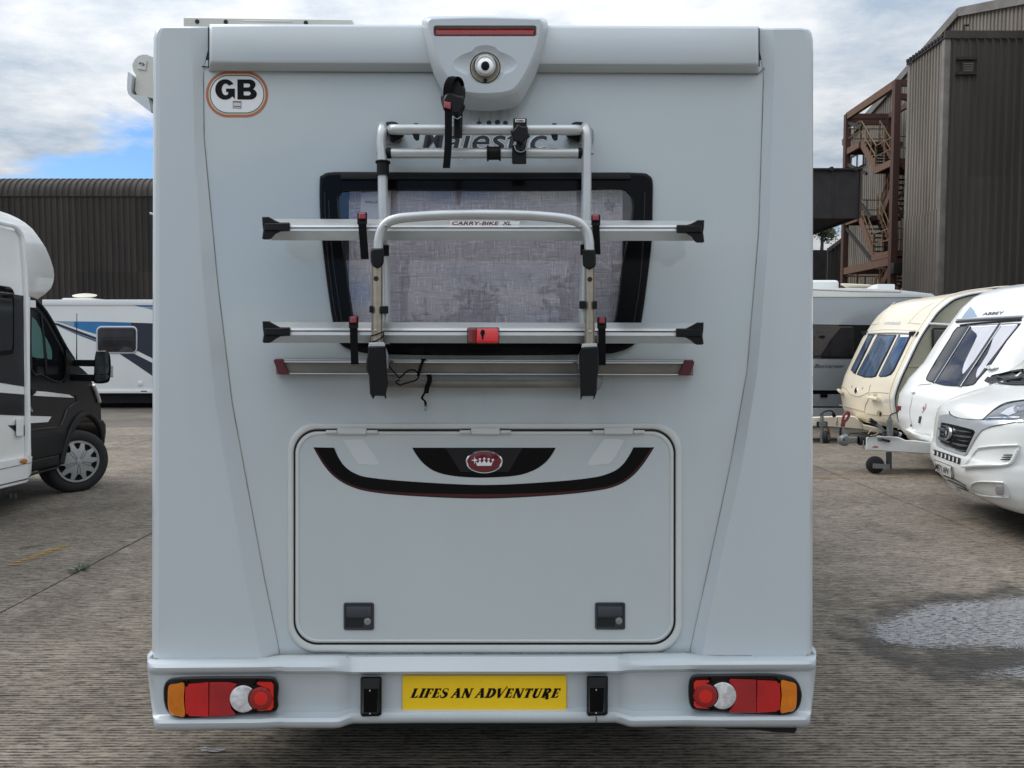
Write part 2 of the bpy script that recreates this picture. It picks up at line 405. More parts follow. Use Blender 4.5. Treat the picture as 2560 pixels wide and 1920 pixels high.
# ------------------------------------------------------------------ ground
gm = MB(); gm.grid([[Vector((x, y, -0.022)) for x in (-900, -60, -20, 0, 20, 60, 900)] for y in (-900, -60, -20, 0, 20, 60, 1500)])
ground = tag(gm.obj('ground', 'asphalt', None, 0), kind='structure')
JX = [-17.04, -10.04, -3.04, 3.96, 10.96, 17.96]; JY = [-12.0, -5.0, 2.0, 9.0, 14.6]
tj = MB(); tj.grid([[Vector((x, y, -0.012)) for x in (JX[0], JX[-1])] for y in (JY[0], JY[-1])])
tag(tj.obj('ground_joint_filler', 'joint_tar', None, 0), kind='structure')
yard = tag(empty('yard_slabs', (0, 0, 0)), kind='structure')
rj = random.Random(3)
for i in range(5):
    for j in range(4):
        g_ = 0.0065
        x0, x1, y0, y1 = JX[i]+g_, JX[i+1]-g_, JY[j]+(0.004 if j else 0), JY[j+1]-0.004
        # slightly chipped arrises along the long joints
        def edge(x, ya, yb, n_): return [(x+rj.uniform(-0.003, 0.003), ya+(yb-ya)*k/n_) for k in range(n_+1)]
        loop = edge(x0, y0, y1, 60) + edge(x1, y1, y0, 60)
        sheet('concrete_slab', loop, lambda u, v, o: Vector((u, v, o)), rj.uniform(-0.0015, 0.0015), 'concrete', yard, thick=0.02, back=(0, 0, -1), smooth=0)
def worn_paint(name, col, thr):
    m = mat(name, col, 0.8); t = m.node_tree; p = t.nodes['Principled BSDF']; o = t.nodes['Material Output']
    g = t.nodes.new('ShaderNodeNewGeometry'); mp = t.nodes.new('ShaderNodeMapping'); mp.inputs['Scale'].default_value = (1, 5, 1); t.links.new(g.outputs['Position'], mp.inputs[0])
    q = t.nodes.new('ShaderNodeTexNoise'); q.inputs['Scale'].default_value = 9; q.inputs['Detail'].default_value = 8; q.inputs['Roughness'].default_value = 0.7; t.links.new(mp.outputs[0], q.inputs['Vector'])
    r = t.nodes.new('ShaderNodeMapRange'); r.inputs[1].default_value = thr-0.04; r.inputs[2].default_value = thr+0.05; t.links.new(q.outputs['Fac'], r.inputs[0])
    tr = t.nodes.new('ShaderNodeBsdfTransparent'); ms = t.nodes.new('ShaderNodeMixShader')
    t.links.new(r.outputs[0], ms.inputs[0]); t.links.new(tr.outputs[0], ms.inputs[1]); t.links.new(p.outputs[0], ms.inputs[2]); t.links.new(ms.outputs[0], o.inputs[0])
worn_paint('worn_yellow', (0.42, 0.25, 0.05), 0.50)
worn_paint('worn_white', (0.40, 0.38, 0.34), 0.50)
def gl(x0, y0, x1, y1, w, m, name):
    a = Vector((x0, y0, 0)); b = Vector((x1, y1, 0)); d = (b-a).normalized(); n_ = Vector((-d.y, d.x, 0))*w/2; up = Vector((0, 0, 0.005))
    tag(MB().add([a-n_+up, b-n_+up, b+n_+up, a+n_+up], [(0, 1, 2, 3)]).obj(name, m, None, 0), kind='structure')
gl(-3.60, 5.45, -3.53, 6.02, 0.075, 'worn_yellow', 'yellow_marking')
gl(3.2, 9.13, 6.6, 9.16, 0.055, 'worn_yellow', 'yellow_marking')
for yy in (9.2, 11.75, 12.9): gl(-9.0, yy, -2.4, yy+0.05, 0.05, 'worn_white', 'white_marking')
gl(-9.0, 14.62, 9.0, 14.62, 0.03, 'joint_tar', 'ground_seam')
# spilled white speck near the bumper
wp = [(-1.93+0.055*math.cos(a)*random.uniform(.7, 1.2), 2.95+0.03*math.sin(a)*random.uniform(.6, 1.2)) for a in [2*pi*i/22 for i in range(22)]]
worn_paint('white_splash', (0.45, 0.45, 0.45), 0.52)
tag(sheet('white_splash', wp, lambda u, v, o: Vector((u+0.75, v, o)), 0.004, 'white_splash', None, smooth=0), kind='stuff')
# puddles
def wetmat():
    m = mat('puddle_water', (0.19, 0.185, 0.19), 0.22, spec=1.0); t = m.node_tree; p = t.nodes['Principled BSDF']; o = t.nodes['Material Output']  # base paler than water, standing in for part of the sky's reflection
    g = t.nodes.new('ShaderNodeNewGeometry')
    def noise(scale, st, d=6, rough=.65):
        mp = t.nodes.new('ShaderNodeMapping'); mp.inputs['Scale'].default_value = st; t.links.new(g.outputs['Position'], mp.inputs[0])
        q = t.nodes.new('ShaderNodeTexNoise'); q.inputs['Scale'].default_value = scale; q.inputs['Detail'].default_value = d; q.inputs['Roughness'].default_value = rough; t.links.new(mp.outputs[0], q.inputs['Vector']); return q.outputs['Fac']
    ed = t.nodes.new('ShaderNodeAttribute'); ed.attribute_name = 'edge'
    nm_ = t.nodes.new('ShaderNodeMapRange'); nm_.inputs[3].default_value = 0.06; nm_.inputs[4].default_value = 0.94; t.links.new(noise(14, (1.6, 7.0, 1), 6, 0.78), nm_.inputs[0])
    r = t.nodes.new('ShaderNodeMath'); r.operation = 'ADD'; t.links.new(nm_.outputs[0], r.inputs[0]); t.links.new(ed.outputs['Fac'], r.inputs[1])
    mr = t.nodes.new('ShaderNodeMapRange'); mr.inputs[1].default_value = 0.71; mr.inputs[2].default_value = 0.77; t.links.new(r.outputs[0], mr.inputs[0])
    tr = t.nodes.new('ShaderNodeBsdfTransparent'); ms = t.nodes.new('ShaderNodeMixShader')
    t.links.new(mr.outputs[0], ms.inputs[0]); t.links.new(tr.outputs[0], ms.inputs[1]); t.links.new(p.outputs[0], ms.inputs[2]); t.links.new(ms.outputs[0], o.inputs[0])
    b = t.nodes.new('ShaderNodeBump'); b.inputs['Distance'].default_value = 0.012; b.inputs['Strength'].default_value = 1.0
    t.links.new(noise(26, (1.6, 4.5, 1), 5, 0.75), b.inputs['Height']); t.links.new(b.outputs[0], p.inputs['Normal'])
    p.inputs['IOR'].default_value = 3.0
wetmat()
def dampmat():
    m = mat('damp_concrete', (0.035, 0.030, 0.026), 0.45); t = m.node_tree; p = t.nodes['Principled BSDF']; o = t.nodes['Material Output']
    ed = t.nodes.new('ShaderNodeAttribute'); ed.attribute_name = 'edge'; g = t.nodes.new('ShaderNodeNewGeometry')
    q = t.nodes.new('ShaderNodeTexNoise'); q.inputs['Scale'].default_value = 6; q.inputs['Detail'].default_value = 7; t.links.new(g.outputs['Position'], q.inputs['Vector'])
    ad = t.nodes.new('ShaderNodeMath'); t.links.new(q.outputs['Fac'], ad.inputs[0]); t.links.new(ed.outputs['Fac'], ad.inputs[1])
    mr = t.nodes.new('ShaderNodeMapRange'); mr.inputs[1].default_value = 0.5; mr.inputs[2].default_value = 0.75; mr.inputs[4].default_value = 0.6; t.links.new(ad.outputs[0], mr.inputs[0])
    tr = t.nodes.new('ShaderNodeBsdfTransparent'); ms = t.nodes.new('ShaderNodeMixShader')
    t.links.new(mr.outputs[0], ms.inputs[0]); t.links.new(tr.outputs[0], ms.inputs[1]); t.links.new(p.outputs[0], ms.inputs[2]); t.links.new(ms.outputs[0], o.inputs[0])
dampmat()
dp = [at_z(x, y) for x, y in [(2060, 1600), (2120, 1530), (2250, 1480), (2400, 1462), (2560, 1450), (2800, 1460), (2950, 1560), (2900, 1700), (2700, 1745), (2450, 1740), (2280, 1712), (2150, 1660)]]; dl = crom([(q.x, q.y) for q in dp], 6, True)
V, T = fill2d([dl], 0.08); me = bpy.data.meshes.new('damp_patch'); me.from_pydata([(x, y, 0.0032) for x, y in V], [], T); at_ = me.attributes.new('edge', 'FLOAT', 'POINT')
for i, (x, y) in enumerate(V): at_.data[i].value = min(0.3, min(math.hypot(x-a, y-b) for a, b in dl)*0.9)-0.05
tag(mobj('damp_patch', me, 'damp_concrete', None, 0), kind='structure')
def puddle(pts, label):
    w = [at_z(x, y) for x, y in pts]; l = crom([(p.x, p.y) for p in w], 6, True)
    V, T = fill2d([l], 0.06); me = bpy.data.meshes.new('puddle')
    me.from_pydata([(x, y, 0.0045) for x, y in V], [], T); at = me.attributes.new('edge', 'FLOAT', 'POINT')
    for i, (x, y) in enumerate(V):
        d = min(math.hypot(x-a, y-b) for a, b in l); at.data[i].value = min(0.27, 0.05+d*1.5)
    o = mobj('puddle', me, 'puddle_water', None, 0); tag(o, kind='structure')
puddle([(2130, 1560), (2190, 1532), (2280, 1502), (2390, 1492), (2560, 1478), (2760, 1486), (2860, 1560), (2700, 1640), (2500, 1640), (2330, 1642), (2230, 1628), (2150, 1606)], '')
puddle([(2300, 1682), (2400, 1668), (2520, 1648), (2700, 1640), (2800, 1690), (2620, 1718), (2450, 1712), (2350, 1698)], '')
# weed in the joint
wd = empty('weed', (-3.06, 5.36, 0), 'small green weed tuft growing in the concrete joint', 'weed')
lm = MB(); rw = random.Random(5)
for k in range(26):
    a = rw.uniform(0, 2*pi); r_ = rw.uniform(0.005, 0.055); c = Vector((-3.06+r_*math.cos(a)*0.9, 5.36+r_*math.sin(a)*1.1, 0.0)); h = rw.uniform(.01, .03)
    d = Vector((math.cos(a), math.sin(a), 0)); q = Vector((-d.y, d.x, 0))*rw.uniform(.006, .012)
    lm.add([c-q*0.4, c+q*0.4, c+d*0.02+q+Vector((0, 0, h*.7)), c+d*0.05+Vector((0, 0, h)), c+d*0.02-q+Vector((0, 0, h*.7))], [(0, 1, 2, 3, 4)])
o = lm.obj('leaves', 'weed_leaf', wd, 0, merge=False); o['kind'] = 'stuff'

# ------------------------------------------------------------------ corrugated cladding
def ribs(width, pitch, h, flat=0.45):
    """(along, height) points of a trapezoid rib profile"""
    o = []; n = round(width/pitch)
    for i in range(n):
        b = i*pitch; o += [(b, 0), (b+pitch*flat, 0), (b+pitch*(flat+0.12), h), (b+pitch*0.88, h)]
    return o + [(n*pitch, 0)]
def clad(name, origin, along, path, nrm, width, pitch, h, m, parent, flat=0.45, data=None):
    """one sheet: rib profile along 'along', swept up the path of (outward, up) points"""
    A = Vector(along); Nn = Vector(nrm); O = Vector(origin); pr = ribs(width, pitch, h, flat); rows = []
    for i, (o_, z) in enumerate(path):
        a = path[max(i-1, 0)]; b = path[min(i+1, len(path)-1)]; t = Vector((b[0]-a[0], b[1]-a[1])).normalized(); n2 = Vector((t.y, -t.x))
        rows.append([O + A*s + Nn*(o_+n2.x*hh) + Vector((0, 0, z+n2.y*hh)) for s, hh in pr])
    return MB().grid(rows).obj(name, m, parent, 25)
# warehouse on the left
WY = 36.0; wt = at_y(200, 437, WY).z
wh = empty('warehouse', (-16, WY, 0), 'long dark brown corrugated warehouse with rounded eaves behind the left caravan', 'warehouse')
ebot = at_y(200, 489, WY).z; R_ = wt-ebot; zs = at_y(200, 685, WY).z
first = {}
for k in range(26):
    x = -30.0 + k*1.4
    for nm, m_, path in (('eave_sheet', 'cladding_eave', [(0.05+R_*(math.cos(a)-1), ebot-0.05+R_*math.sin(a)) for a in [pi/2*i/8 for i in range(9)]]),
                     ('cladding_sheet', 'cladding_brown', [(0.0, zs), (0.0, ebot-0.02)]), ('cladding_sheet', 'cladding_brown', [(0.03, 0.3), (0.03, zs+0.1)])):
        key = (nm, path[0][0])
        if key not in first:
            first[key] = (clad(nm, (x, WY, 0), (1, 0, 0), path, (0, -1, 0), 1.4, 0.28, 0.055, m_, wh, 0.38), x)
        else:
            c = first[key][0].copy(); COL.objects.link(c); c.location = c.location + Vector((x-first[key][1], 0, 0))
MB().box2((-30, WY+0.3, 0), (6.4, WY+20, ebot)).obj('building_core', 'cladding_brown', wh)
MB().add([(-30, WY+R_-0.1, wt-0.06), (6.4, WY+R_-0.1, wt-0.06), (6.4, WY+20, wt+0.9), (-30, WY+20, wt+0.9)], [(0, 1, 2, 3)]).obj('roof', 'cladding_eave', wh)
MB().box2((-30, WY-0.12, 0), (6.4, WY+0.2, 0.3)).obj('base_kerb', 'flashing', wh)
# small cctv camera on the warehouse wall
p = at_y(381, 535, WY-0.5); cc = empty('security_camera', p, 'small white security camera on the warehouse wall beside the silver motorhome', 'camera')
MB().tube([p+Vector((-.10, -.08, .02)), p+Vector((.14, .1, -.02))], 0.055, 14).obj('camera_body', 'white_paint', cc)
MB().bar(p+Vector((.15, .1, 0)), p+Vector((.15, .55, .06)), .05, .05).obj('bracket', 'white_paint', cc)
MB().disc(p+Vector((-.105, -.085, .02)), (-1, -.6, .1), 0.04, 0.02).obj('lens', 'gloss_black', cc)

# ------------------------------------------------------------------ big shed on the right: gable wall facing left, tower, stair
GX = 20.0
def gy(px): return GX*F/(px-CXP)
gz0 = at_x(2112, 357, GX); gz1 = at_x(2403, 30, GX); gz2 = at_x(2559, 0, GX)
sl = (gz1.z-gz0.z)/(gz0.y-gz1.y); sl2 = (gz1.z-gz2.z)/(gz1.y-gz2.y)
def gz(y): return gz1.z - (sl*(y-gz1.y) if y > gz1.y else sl2*(gz1.y-y))
sh = empty('industrial_shed', (GX, 36, 0), 'tall brown corrugated shed with a shallow gable rising behind the square tower', 'shed')
y = 22.0
while y < gz0.y-0.01:
    w = min(1.0, gz0.y-y); n = round(w/0.25); pr = ribs(n*0.25, 0.25, 0.05, 0.4); lo = []; mi = []; hi = []
    for s_, h in pr:
        lo.append(Vector((GX-h-0.02, y+s_, 0))); mi.append(Vector((GX-h-0.02, y+s_, 6.6))); hi.append(Vector((GX-h, y+s_, gz(y+s_))))
    MB().grid([lo, mi]).obj('cladding_sheet', 'cladding_lit', sh, 20)
    MB().grid([[q+Vector((0.02, 0, -0.1)) for q in mi], hi]).obj('cladding_sheet', 'cladding_lit', sh, 20)
    y += 1.0
def verge(a, b):
    A = Vector((GX-0.12, a, gz(a))); B = Vector((GX-0.12, b, gz(b))); MB().bar(A, B, 0.12, 0.36).obj('verge_trim', 'flashing', sh)
verge(22.0, gz1.y); verge(gz1.y, gz0.y)
MB().add([(GX, 22, gz(22)), (GX, gz1.y, gz1.z), (GX, gz0.y, gz0.z), (GX+40, 22, gz(22)), (GX+40, gz1.y, gz1.z), (GX+40, gz0.y, gz0.z)], [(0, 1, 4, 3), (1, 2, 5, 4)]).obj('roof', 'cladding_dark', sh)
MB().add([(GX, gz0.y, 0), (GX+40, gz0.y, 0), (GX+40, gz0.y, gz0.z), (GX, gz0.y, gz0.z)], [(0, 1, 2, 3)]).obj('end_wall', 'cladding_dark', sh)
MB().add([(GX, 22, 0), (GX+40, 22, 0), (GX+40, 22, gz(22)), (GX, 22, gz(22))], [(0, 1, 2, 3)]).obj('end_wall', 'cladding_dark', sh)
# window in the gable wall
a = at_x(2131, 392, GX-.1); b = at_x(2162, 381, GX-.1); zb = at_x(2131, 425, GX-.1).z; zt = (a.z+b.z)/2
wn = MB().box2((GX-.16, b.y, zb), (GX-.06, a.y, zt)).obj('window', 'pale_window', sh)
for yy in (a.y, (a.y+b.y)/2, b.y): MB().box2((GX-.2, yy-.05, zb-.04), (GX-.15, yy+.05, zt+.04)).obj('frame', 'dark_steel', wn)
MB().box2((GX-.2, b.y, zt), (GX-.15, a.y, zt+.07)).obj('frame', 'dark_steel', wn)
# tower
TX, TY = at_y(2357, 400, 30.0).x, 30.0; tz = at_y(2357, 90, TY).z; TB = 32.75
tw = empty('stair_tower', (TX+1.5, TY+1.4, 0), 'square dark corrugated tower with a louvre near its top, standing against the shed', 'tower')
z1 = at_y(2400, 442, TY).z
k = 0; x = TX+0.1
while x < GX-0.05:
    n = min(3, max(1, int((GX-x)/0.3)))
    for (a, b, o_) in ((0.0, z1, 0.03), (z1-0.1, tz-0.1, 0.0)):
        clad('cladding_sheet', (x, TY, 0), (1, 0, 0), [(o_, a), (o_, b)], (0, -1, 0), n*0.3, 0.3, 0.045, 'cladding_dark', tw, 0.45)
    x += n*0.3
for j in range(3):
    for (a, b, o_) in ((0.0, z1-1.2, 0.03), (z1-1.3, tz-0.1, 0.0)):
        clad('cladding_sheet', (TX, TY+0.12+j*0.85, 0), (0, 1, 0), [(o_, a), (o_, b)], (-1, 0, 0), 0.85, 0.85/4, 0.05, 'cladding_lit', tw, 0.4)
MB().box2((TX-0.09, TY-0.07, 0), (TX+0.14, TY+0.14, tz-0.1)).obj('corner_flashing', 'flashing', tw, bevel=0.015)
MB().box2((TX-0.05, TB-0.12, 0), (TX+0.14, TB+0.02, tz-0.1)).obj('corner_flashing', 'flashing', tw, bevel=0.015)
MB().box2((TX-0.12, TY-0.12, tz-0.12), (GX, TY-0.06, tz+0.16)).obj('parapet_trim', 'cladding_dark', tw)
MB().box2((TX-0.12, TY-0.06, tz-0.12), (TX-0.08, TB, tz+0.0)).obj('parapet_trim', 'dark_steel', tw)
rr = MB()
for j in range(12): rr.tube([(TX-0.16, TY+0.1+j*.23, tz+0.02), (TX+0.6, TY+0.1+j*.23, tz+0.1)], 0.075, 8)
rr.obj('roof_edge', 'dark_steel', tw)
MB().box2((TX, TY+.06, 0), (GX, TB, tz-.08)).obj('tower_core', 'cladding_dark', tw)
def tfr(px, py): q = at_y(px, py, TY); return q.x, q.z
vx0, vz1 = tfr(2403, 161); vx1, vz0 = tfr(2426, 183)
vt = MB().box2((vx0-.06, TY-.12, vz0-.06), (vx1+.06, TY-.05, vz1+.06)).obj('vent', 'dark_steel', tw)
for q in range(5):
    zq = vz0+(vz1-vz0)*(q+.5)/5; MB().bar((vx0, TY-.15, zq), (vx1, TY-.15, zq), .05, .035).obj('louvre', 'flashing', vt)
for (xa, ya, xb) in ((2389, 149, 2438), (2387, 186, 2436)):
    xx, zz_ = tfr(xa, ya); x2, _ = tfr(xb, ya); MB().box2((xx, TY-.16, zz_-.05), (x2, TY-.05, zz_+.05)).obj('drip_bar', 'dark_steel', tw)
xx, zz_ = tfr(2424, 72); xx2, z2 = tfr(2424, 52)
MB().tube([(xx, TY+.4, tz-.1), (xx, TY+.4, z2), (xx+.18, TY+.4, z2)], .05, 8).obj('vent_pipe', 'dark_steel', tw)

# covered walkway bridge
BX = at_y(2151, 480, 31).x; bz1 = at_y(2151, 421, 31).z; bz0 = at_y(2149, 538, 31).z
wb = empty('covered_walkway', (BX-5, 31, 0), 'dark sheet-clad covered walkway bridge crossing beside the rusty stair', 'walkway')
MB().box2((BX-16, 31.05, bz0), (BX, 36.5, bz1-.08)).obj('walkway_body', 'dark_steel', wb)
for k in range(12):
    clad('cladding_sheet', (BX-.02-(k+1)*1.0, 31.03, 0), (1, 0, 0), [(0, bz0-.12), (0, bz1-.05)], (0, -1, 0), 1.0, 1.0, 0.03, 'dark_steel', wb, 0.82)
MB().box2((BX-.03, 30.96, bz0-.1), (BX+.04, 36.5, bz1)).obj('end_trim', 'cladding_dark', wb)
rr = MB()
for k in range(17): rr.tube([(BX-.25-k*.95, 30.9, bz1-.03), (BX-.25-k*.95, 36.5, bz1+.05)], .09, 8)
rr.box2((BX-16, 30.92, bz1-.06), (BX+.05, 36.5, bz1)).obj('roof', 'dark_steel', wb)
for xx in (BX-4, BX-13): MB().box2((xx-.2, 33, 0), (xx+.2, 33.4, bz0)).obj('support_post', 'dark_steel', wb)

# rusty fire escape
SX = 17.2; SY0, SY1 = SX*F/(2224-CXP), SX*F/(2105-CXP); SI = 19.3
st = empty('fire_escape', (18.2, 37.5, 0), 'rusty brown steel fire escape stair zigzagging beside the corrugated tower', 'fire escape')
ztop = 13.3
def beam(a, b, w=.16, h=.26, name='beam', m='rust_steel'): return MB().bar(a, b, w, h).obj(name, m, st)
for (x, y_) in ((SX, SY0), (SX, SY1), (SI, SY0), (SI, SY1)): MB().box2((x-.14, y_-.14, 0), (x+.14, y_+.14, ztop)).obj('post', 'rust_steel', st)
lv = [13.2, 5.3]
for z_ in lv:
    beam((SX, SY0, z_), (SX, SY1, z_), .2, .34, m='rust_light'); beam((SX, SY1, z_), (SI, SY1, z_)); beam((SX, SY0, z_), (SI, SY0, z_)); beam((SI, SY0, z_), (SI, SY1, z_))
beam((SX, SY1, 12.9), (SI, SY1, 12.9)); beam((SX, SY0, 12.6), (SI, SY0, 12.6))
LF, LN = SY1-1.5, SY0+1.9
def landing(y0, y1, z_):
    o = MB().box2((SX, y0, z_-.04), (SI, y1, z_+.04)).obj('landing', 'dark_steel', st)
    beam((SX, y0, z_-.1), (SX, y1, z_-.1), .14, .3, m='rust_light')
    for yy in (y0, y1): beam((SX, yy, z_-.1), (SI, yy, z_-.1), .12, .26)
def flight(x0, x1, ya, za, yb, zb):
    m = MB(); n = 9
    for x in (x0, x1): m.bar((x, ya, za), (x, yb, zb), .07, .32)
    m.obj('stringer', 'rust_light', st)
    t = MB()
    for i in range(1, n):
        q = i/n; yy = ya+(yb-ya)*q; t.box(((x0+x1)/2, yy, za+(zb-za)*q), (abs(x1-x0), .26, .04))
    t.obj('tread', 'dark_steel', st)
    h = MB()
    for x in (x0, x1):
        for dz in (.55, 1.05): h.tube([(x, ya, za+dz), (x, yb, zb+dz)], .03, 6)
        for q in (0, .33, .66, 1): h.tube([(x, ya+(yb-ya)*q, za+(zb-za)*q), (x, ya+(yb-ya)*q, za+(zb-za)*q+1.05)], .03, 6)
    h.obj('handrail', 'rail_ochre', st)
def rail(pts):
    h = MB()
    for dz in (.55, 1.05): h.tube([Vector(p)+Vector((0, 0, dz)) for p in pts], .03, 6)
    for i, p in enumerate(pts):
        h.tube([Vector(p), Vector(p)+Vector((0, 0, 1.05))], .03, 6)
        if i+1 < len(pts):
            mid = (Vector(p)+Vector(pts[i+1]))/2; h.tube([mid, mid+Vector((0, 0, 1.05))], .03, 6)
    h.obj('handrail', 'rail_ochre', st)
for (zf, zn) in ((11.5, 9.85), (7.9, 5.75), (4.0, 2.0)):
    landing(LF, SY1, zf); landing(SY0, LN, zn)
    flight(SX+.05, SX+.95, LF, zf, LN, zn)
    flight(SI-.95, SI-.05, LN, zn, LF, zf-3.6 if zf > 4.5 else .2)
    rail([(SX, LF, zf), (SX, SY1-.1, zf), (SI, SY1-.1, zf)]); rail([(SX, LN, zn), (SX, SY0+.1, zn), (SI, SY0+.1, zn)])
for (ya, za, yb, zb) in ((SY1, 9.9, LN+.3, 7.6), (SY1, 12.9, SY1-1.6, 12.2), (SY1, 7.6, LN, 5.5), (SY1, 10.8, LF-.8, 9.8)): beam((SX, ya, za), (SX, yb, zb), .1, .14, 'brace', 'dark_steel')
for (za, zb) in ((12.8, 11.4), (8.0, 9.8), (9.8, 8.2), (7.8, 5.6)): beam((SX, SY0, za), (SI, SY0, zb), .1, .14, 'brace')
p = Vector((SX+.05, SY0-.3, 4.95)); MB().box(p, (.4, .3, .5)).obj('floodlight', 'dark_steel', st, bevel=.02)  # floodlight housing on the near post, casts no light

# things seen below the walkway
Hl = MB(); rows = []
for j in range(9):
    yy = 64+j*5.0; zh = [0, 5, 9.2, 10.4, 10.8, 11, 11, 11, 11][j]
    rows.append([Vector((-20+i*6, yy, zh + 0.5*math.sin(i*1.7+j))) for i in range(16)])
tag(Hl.grid(rows).obj('hill', 'grass_bank', None, 60), kind='structure')
lw = empty('low_wall', (25, 52, 0), 'dark board fence below the walkway, in front of the grass bank', 'fence')
zf = at_y(2050, 625, 52).z
for k in range(10): MB().box2((17.5+k*.9, 52-.03*(k % 2), 0), (18.35+k*.9, 52.1, zf)).obj('board', 'dark_steel', lw)
ls = empty('lean_to_shed', (22.5, 50, 0), 'low corrugated lean-to shed at the foot of the far stair post', 'shed')
a = at_y(2069, 627, 49); b = at_y(2098, 604, 49)
for k in range(4):
    xa = a.x+k*(b.x-a.x)/3; xb = a.x+(k+1)*(b.x-a.x)/3
    za = a.z+(b.z-a.z)*k/3; zb = a.z+(b.z-a.z)*(k+1)/3
    MB().add([(xa+.02, 49, 0), (xb-.02, 49, 0), (xb-.02, 49, zb), (xa+.02, 49, za), (xa+.02, 49.1, 0), (xb-.02, 49.1, 0), (xb-.02, 49.1, zb), (xa+.02, 49.1, za)],
             [(0, 1, 2, 3), (4, 7, 6, 5), (3, 2, 6, 7), (0, 3, 7, 4), (1, 5, 6, 2)]).obj('cladding_sheet', 'cladding_dark', ls)
MB().bar(a+Vector((0, -.05, .05)), b+Vector((0.5, -.05, .4)), .2, .2).obj('verge_trim', 'flashing', ls)
def tree(x, y, zb, h, lab, seed):
    r = random.Random(seed); t = empty('tree', (x, y, zb), lab, 'tree', 'trees on the grass bank')
    tr = MB(); tr.tube([(x, y, zb-1), (x+.1, y, zb+h*.35), (x, y, zb+h*.8)], [.22, .15, .04], 8); cl = []
    for k in range(10):
        a = r.uniform(0, 2*pi); e = r.uniform(.2, .9); z0 = zb+h*r.uniform(.25, .7); q = Vector((x+math.cos(a)*h*.28*e, y+math.sin(a)*h*.28*e, z0+h*r.uniform(.1, .3)))
        tr.tube([(x, y, z0), (Vector((x, y, z0))+q)/2+Vector((0, 0, .1)), q], [.07, .05, .02], 5); cl.append(q)
    tr.obj('trunk', 'bark', t)
    lf = MB()
    for k in range(1400):
        c = r.choice(cl)+Vector([r.gauss(0, h*.085) for _ in range(3)]); u = Vector([r.uniform(-1, 1) for _ in range(3)]).normalized(); v = u.orthogonal().normalized(); s_ = r.uniform(.10, .2)
        lf.add([c-u*s_, c+v*s_*.5, c+u*s_, c-v*s_*.5], [(0, 1, 2, 3)])
    o = lf.obj('crown', 'leaf', t, 0, merge=False)
tree(26.5, 72, 9.6, 4.6, 'small loose-leaved tree on the grass bank, left of its neighbour', 11)
tree(29.5, 74, 9.8, 4.2, 'small loose-leaved tree on the grass bank, right of its neighbour', 12)

# trees across the yard behind the viewer, mirrored in the rear window
def yard_tree(x, y, h, lab, seed):
    r = random.Random(seed); t = empty('tree', (x, y, 0), lab, 'tree', 'trees mirrored in the rear window')
    tr = MB(); tr.tube([(x, y, -.1), (x+.1, y, h*.4), (x, y, h*.85)], [.28, .2, .05], 8); cl = []
    for k in range(16):
        a = r.uniform(0, 2*pi); z0 = h*r.uniform(.25, .7); q = Vector((x+math.cos(a)*h*.26*r.uniform(.3, 1), y+math.sin(a)*h*.26*r.uniform(.3, 1), z0+h*r.uniform(.1, .28)))
        tr.tube([(x, y, z0), (Vector((x, y, z0))+q)/2+Vector((0, 0, .15)), q], [.09, .06, .03], 5); cl.append(q)
    tr.obj('trunk', 'bark', t); lf = MB()
    for k in range(2200):
        c = r.choice(cl)+Vector([r.gauss(0, h*.07) for _ in range(3)]); u = Vector([r.uniform(-1, 1) for _ in range(3)]).normalized(); v = u.orthogonal().normalized(); s_ = r.uniform(.14, .3)
        lf.add([c-u*s_, c+v*s_*.5, c+u*s_, c-v*s_*.5], [(0, 1, 2, 3)])
    lf.obj('crown', 'leaf', t, 0, merge=False)
yard_tree(-2.2, -26, 6.6, 'leafy tree mirrored left of centre in the rear window', 21)
yard_tree(3.4, -25, 7.4, 'leafy tree mirrored right of centre in the rear window', 22)
yard_tree(-8.5, -27, 5.6, 'leafy tree mirrored at the left side of the rear window', 23)
# ================================================================== the silver motorhome seen from behind
mat('camper_paint', (0.545, 0.605, 0.625), 0.13, coat=0.6, var=0.7, vscale=1.3, vstretch=(1.3, 1, 0.8), tint=(0.51, 0.565, 0.58))
mat('camper_mould', (0.545, 0.595, 0.62), 0.28, coat=0.3, var=0.5, vscale=1.3, vstretch=(1.3, 1, 0.6), tint=(0.52, 0.56, 0.58))
mat('camper_trim', (0.62, 0.64, 0.625), 0.36, var=0.5, vscale=2.2, tint=(0.53, 0.545, 0.525))
mat('hatch_paint', (0.535, 0.59, 0.60), 0.14, coat=0.6, var=0.7, vscale=1.2, vstretch=(1.2, 1, 0.8), tint=(0.495, 0.545, 0.555))
mat('sealant', (0.36, 0.35, 0.32), 0.8, var=0.5, vscale=9)
mat('seal_rubber', (0.012, 0.012, 0.013), 0.6)
mat('sticker_white', (0.84, 0.86, 0.87), 0.35)
mat('sticker_cream', (0.66, 0.62, 0.47), 0.35)
mat('sticker_green', (0.04, 0.16, 0.08), 0.35)
mat('print_black', (0.005, 0.005, 0.006), 0.5, spec=0.15)
mat('print_grey', (0.062, 0.068, 0.078), 0.5, spec=0.2)
mat('decal_black', (0.004, 0.004, 0.005), 0.12, spec=0.2)
mat('decal_charcoal', (0.018, 0.018, 0.021), 0.14, spec=0.3)
mat('decal_maroon', (0.055, 0.009, 0.014), 0.15)
mat('decal_pale', (0.62, 0.655, 0.65), 0.28)
mat('badge_maroon', (0.16, 0.012, 0.022), 0.12, coat=0.6)
mat('chrome', (0.75, 0.75, 0.76), 0.08, metal=1)
mat('handle_grey', (0.060, 0.066, 0.075), 0.5, spec=0.3, var=0.2)
mat('handle_dark', (0.016, 0.018, 0.021), 0.5, spec=0.3)
mat('cream_plastic', (0.66, 0.66, 0.60), 0.45, var=0.4, vscale=4, tint=(0.50, 0.50, 0.44))
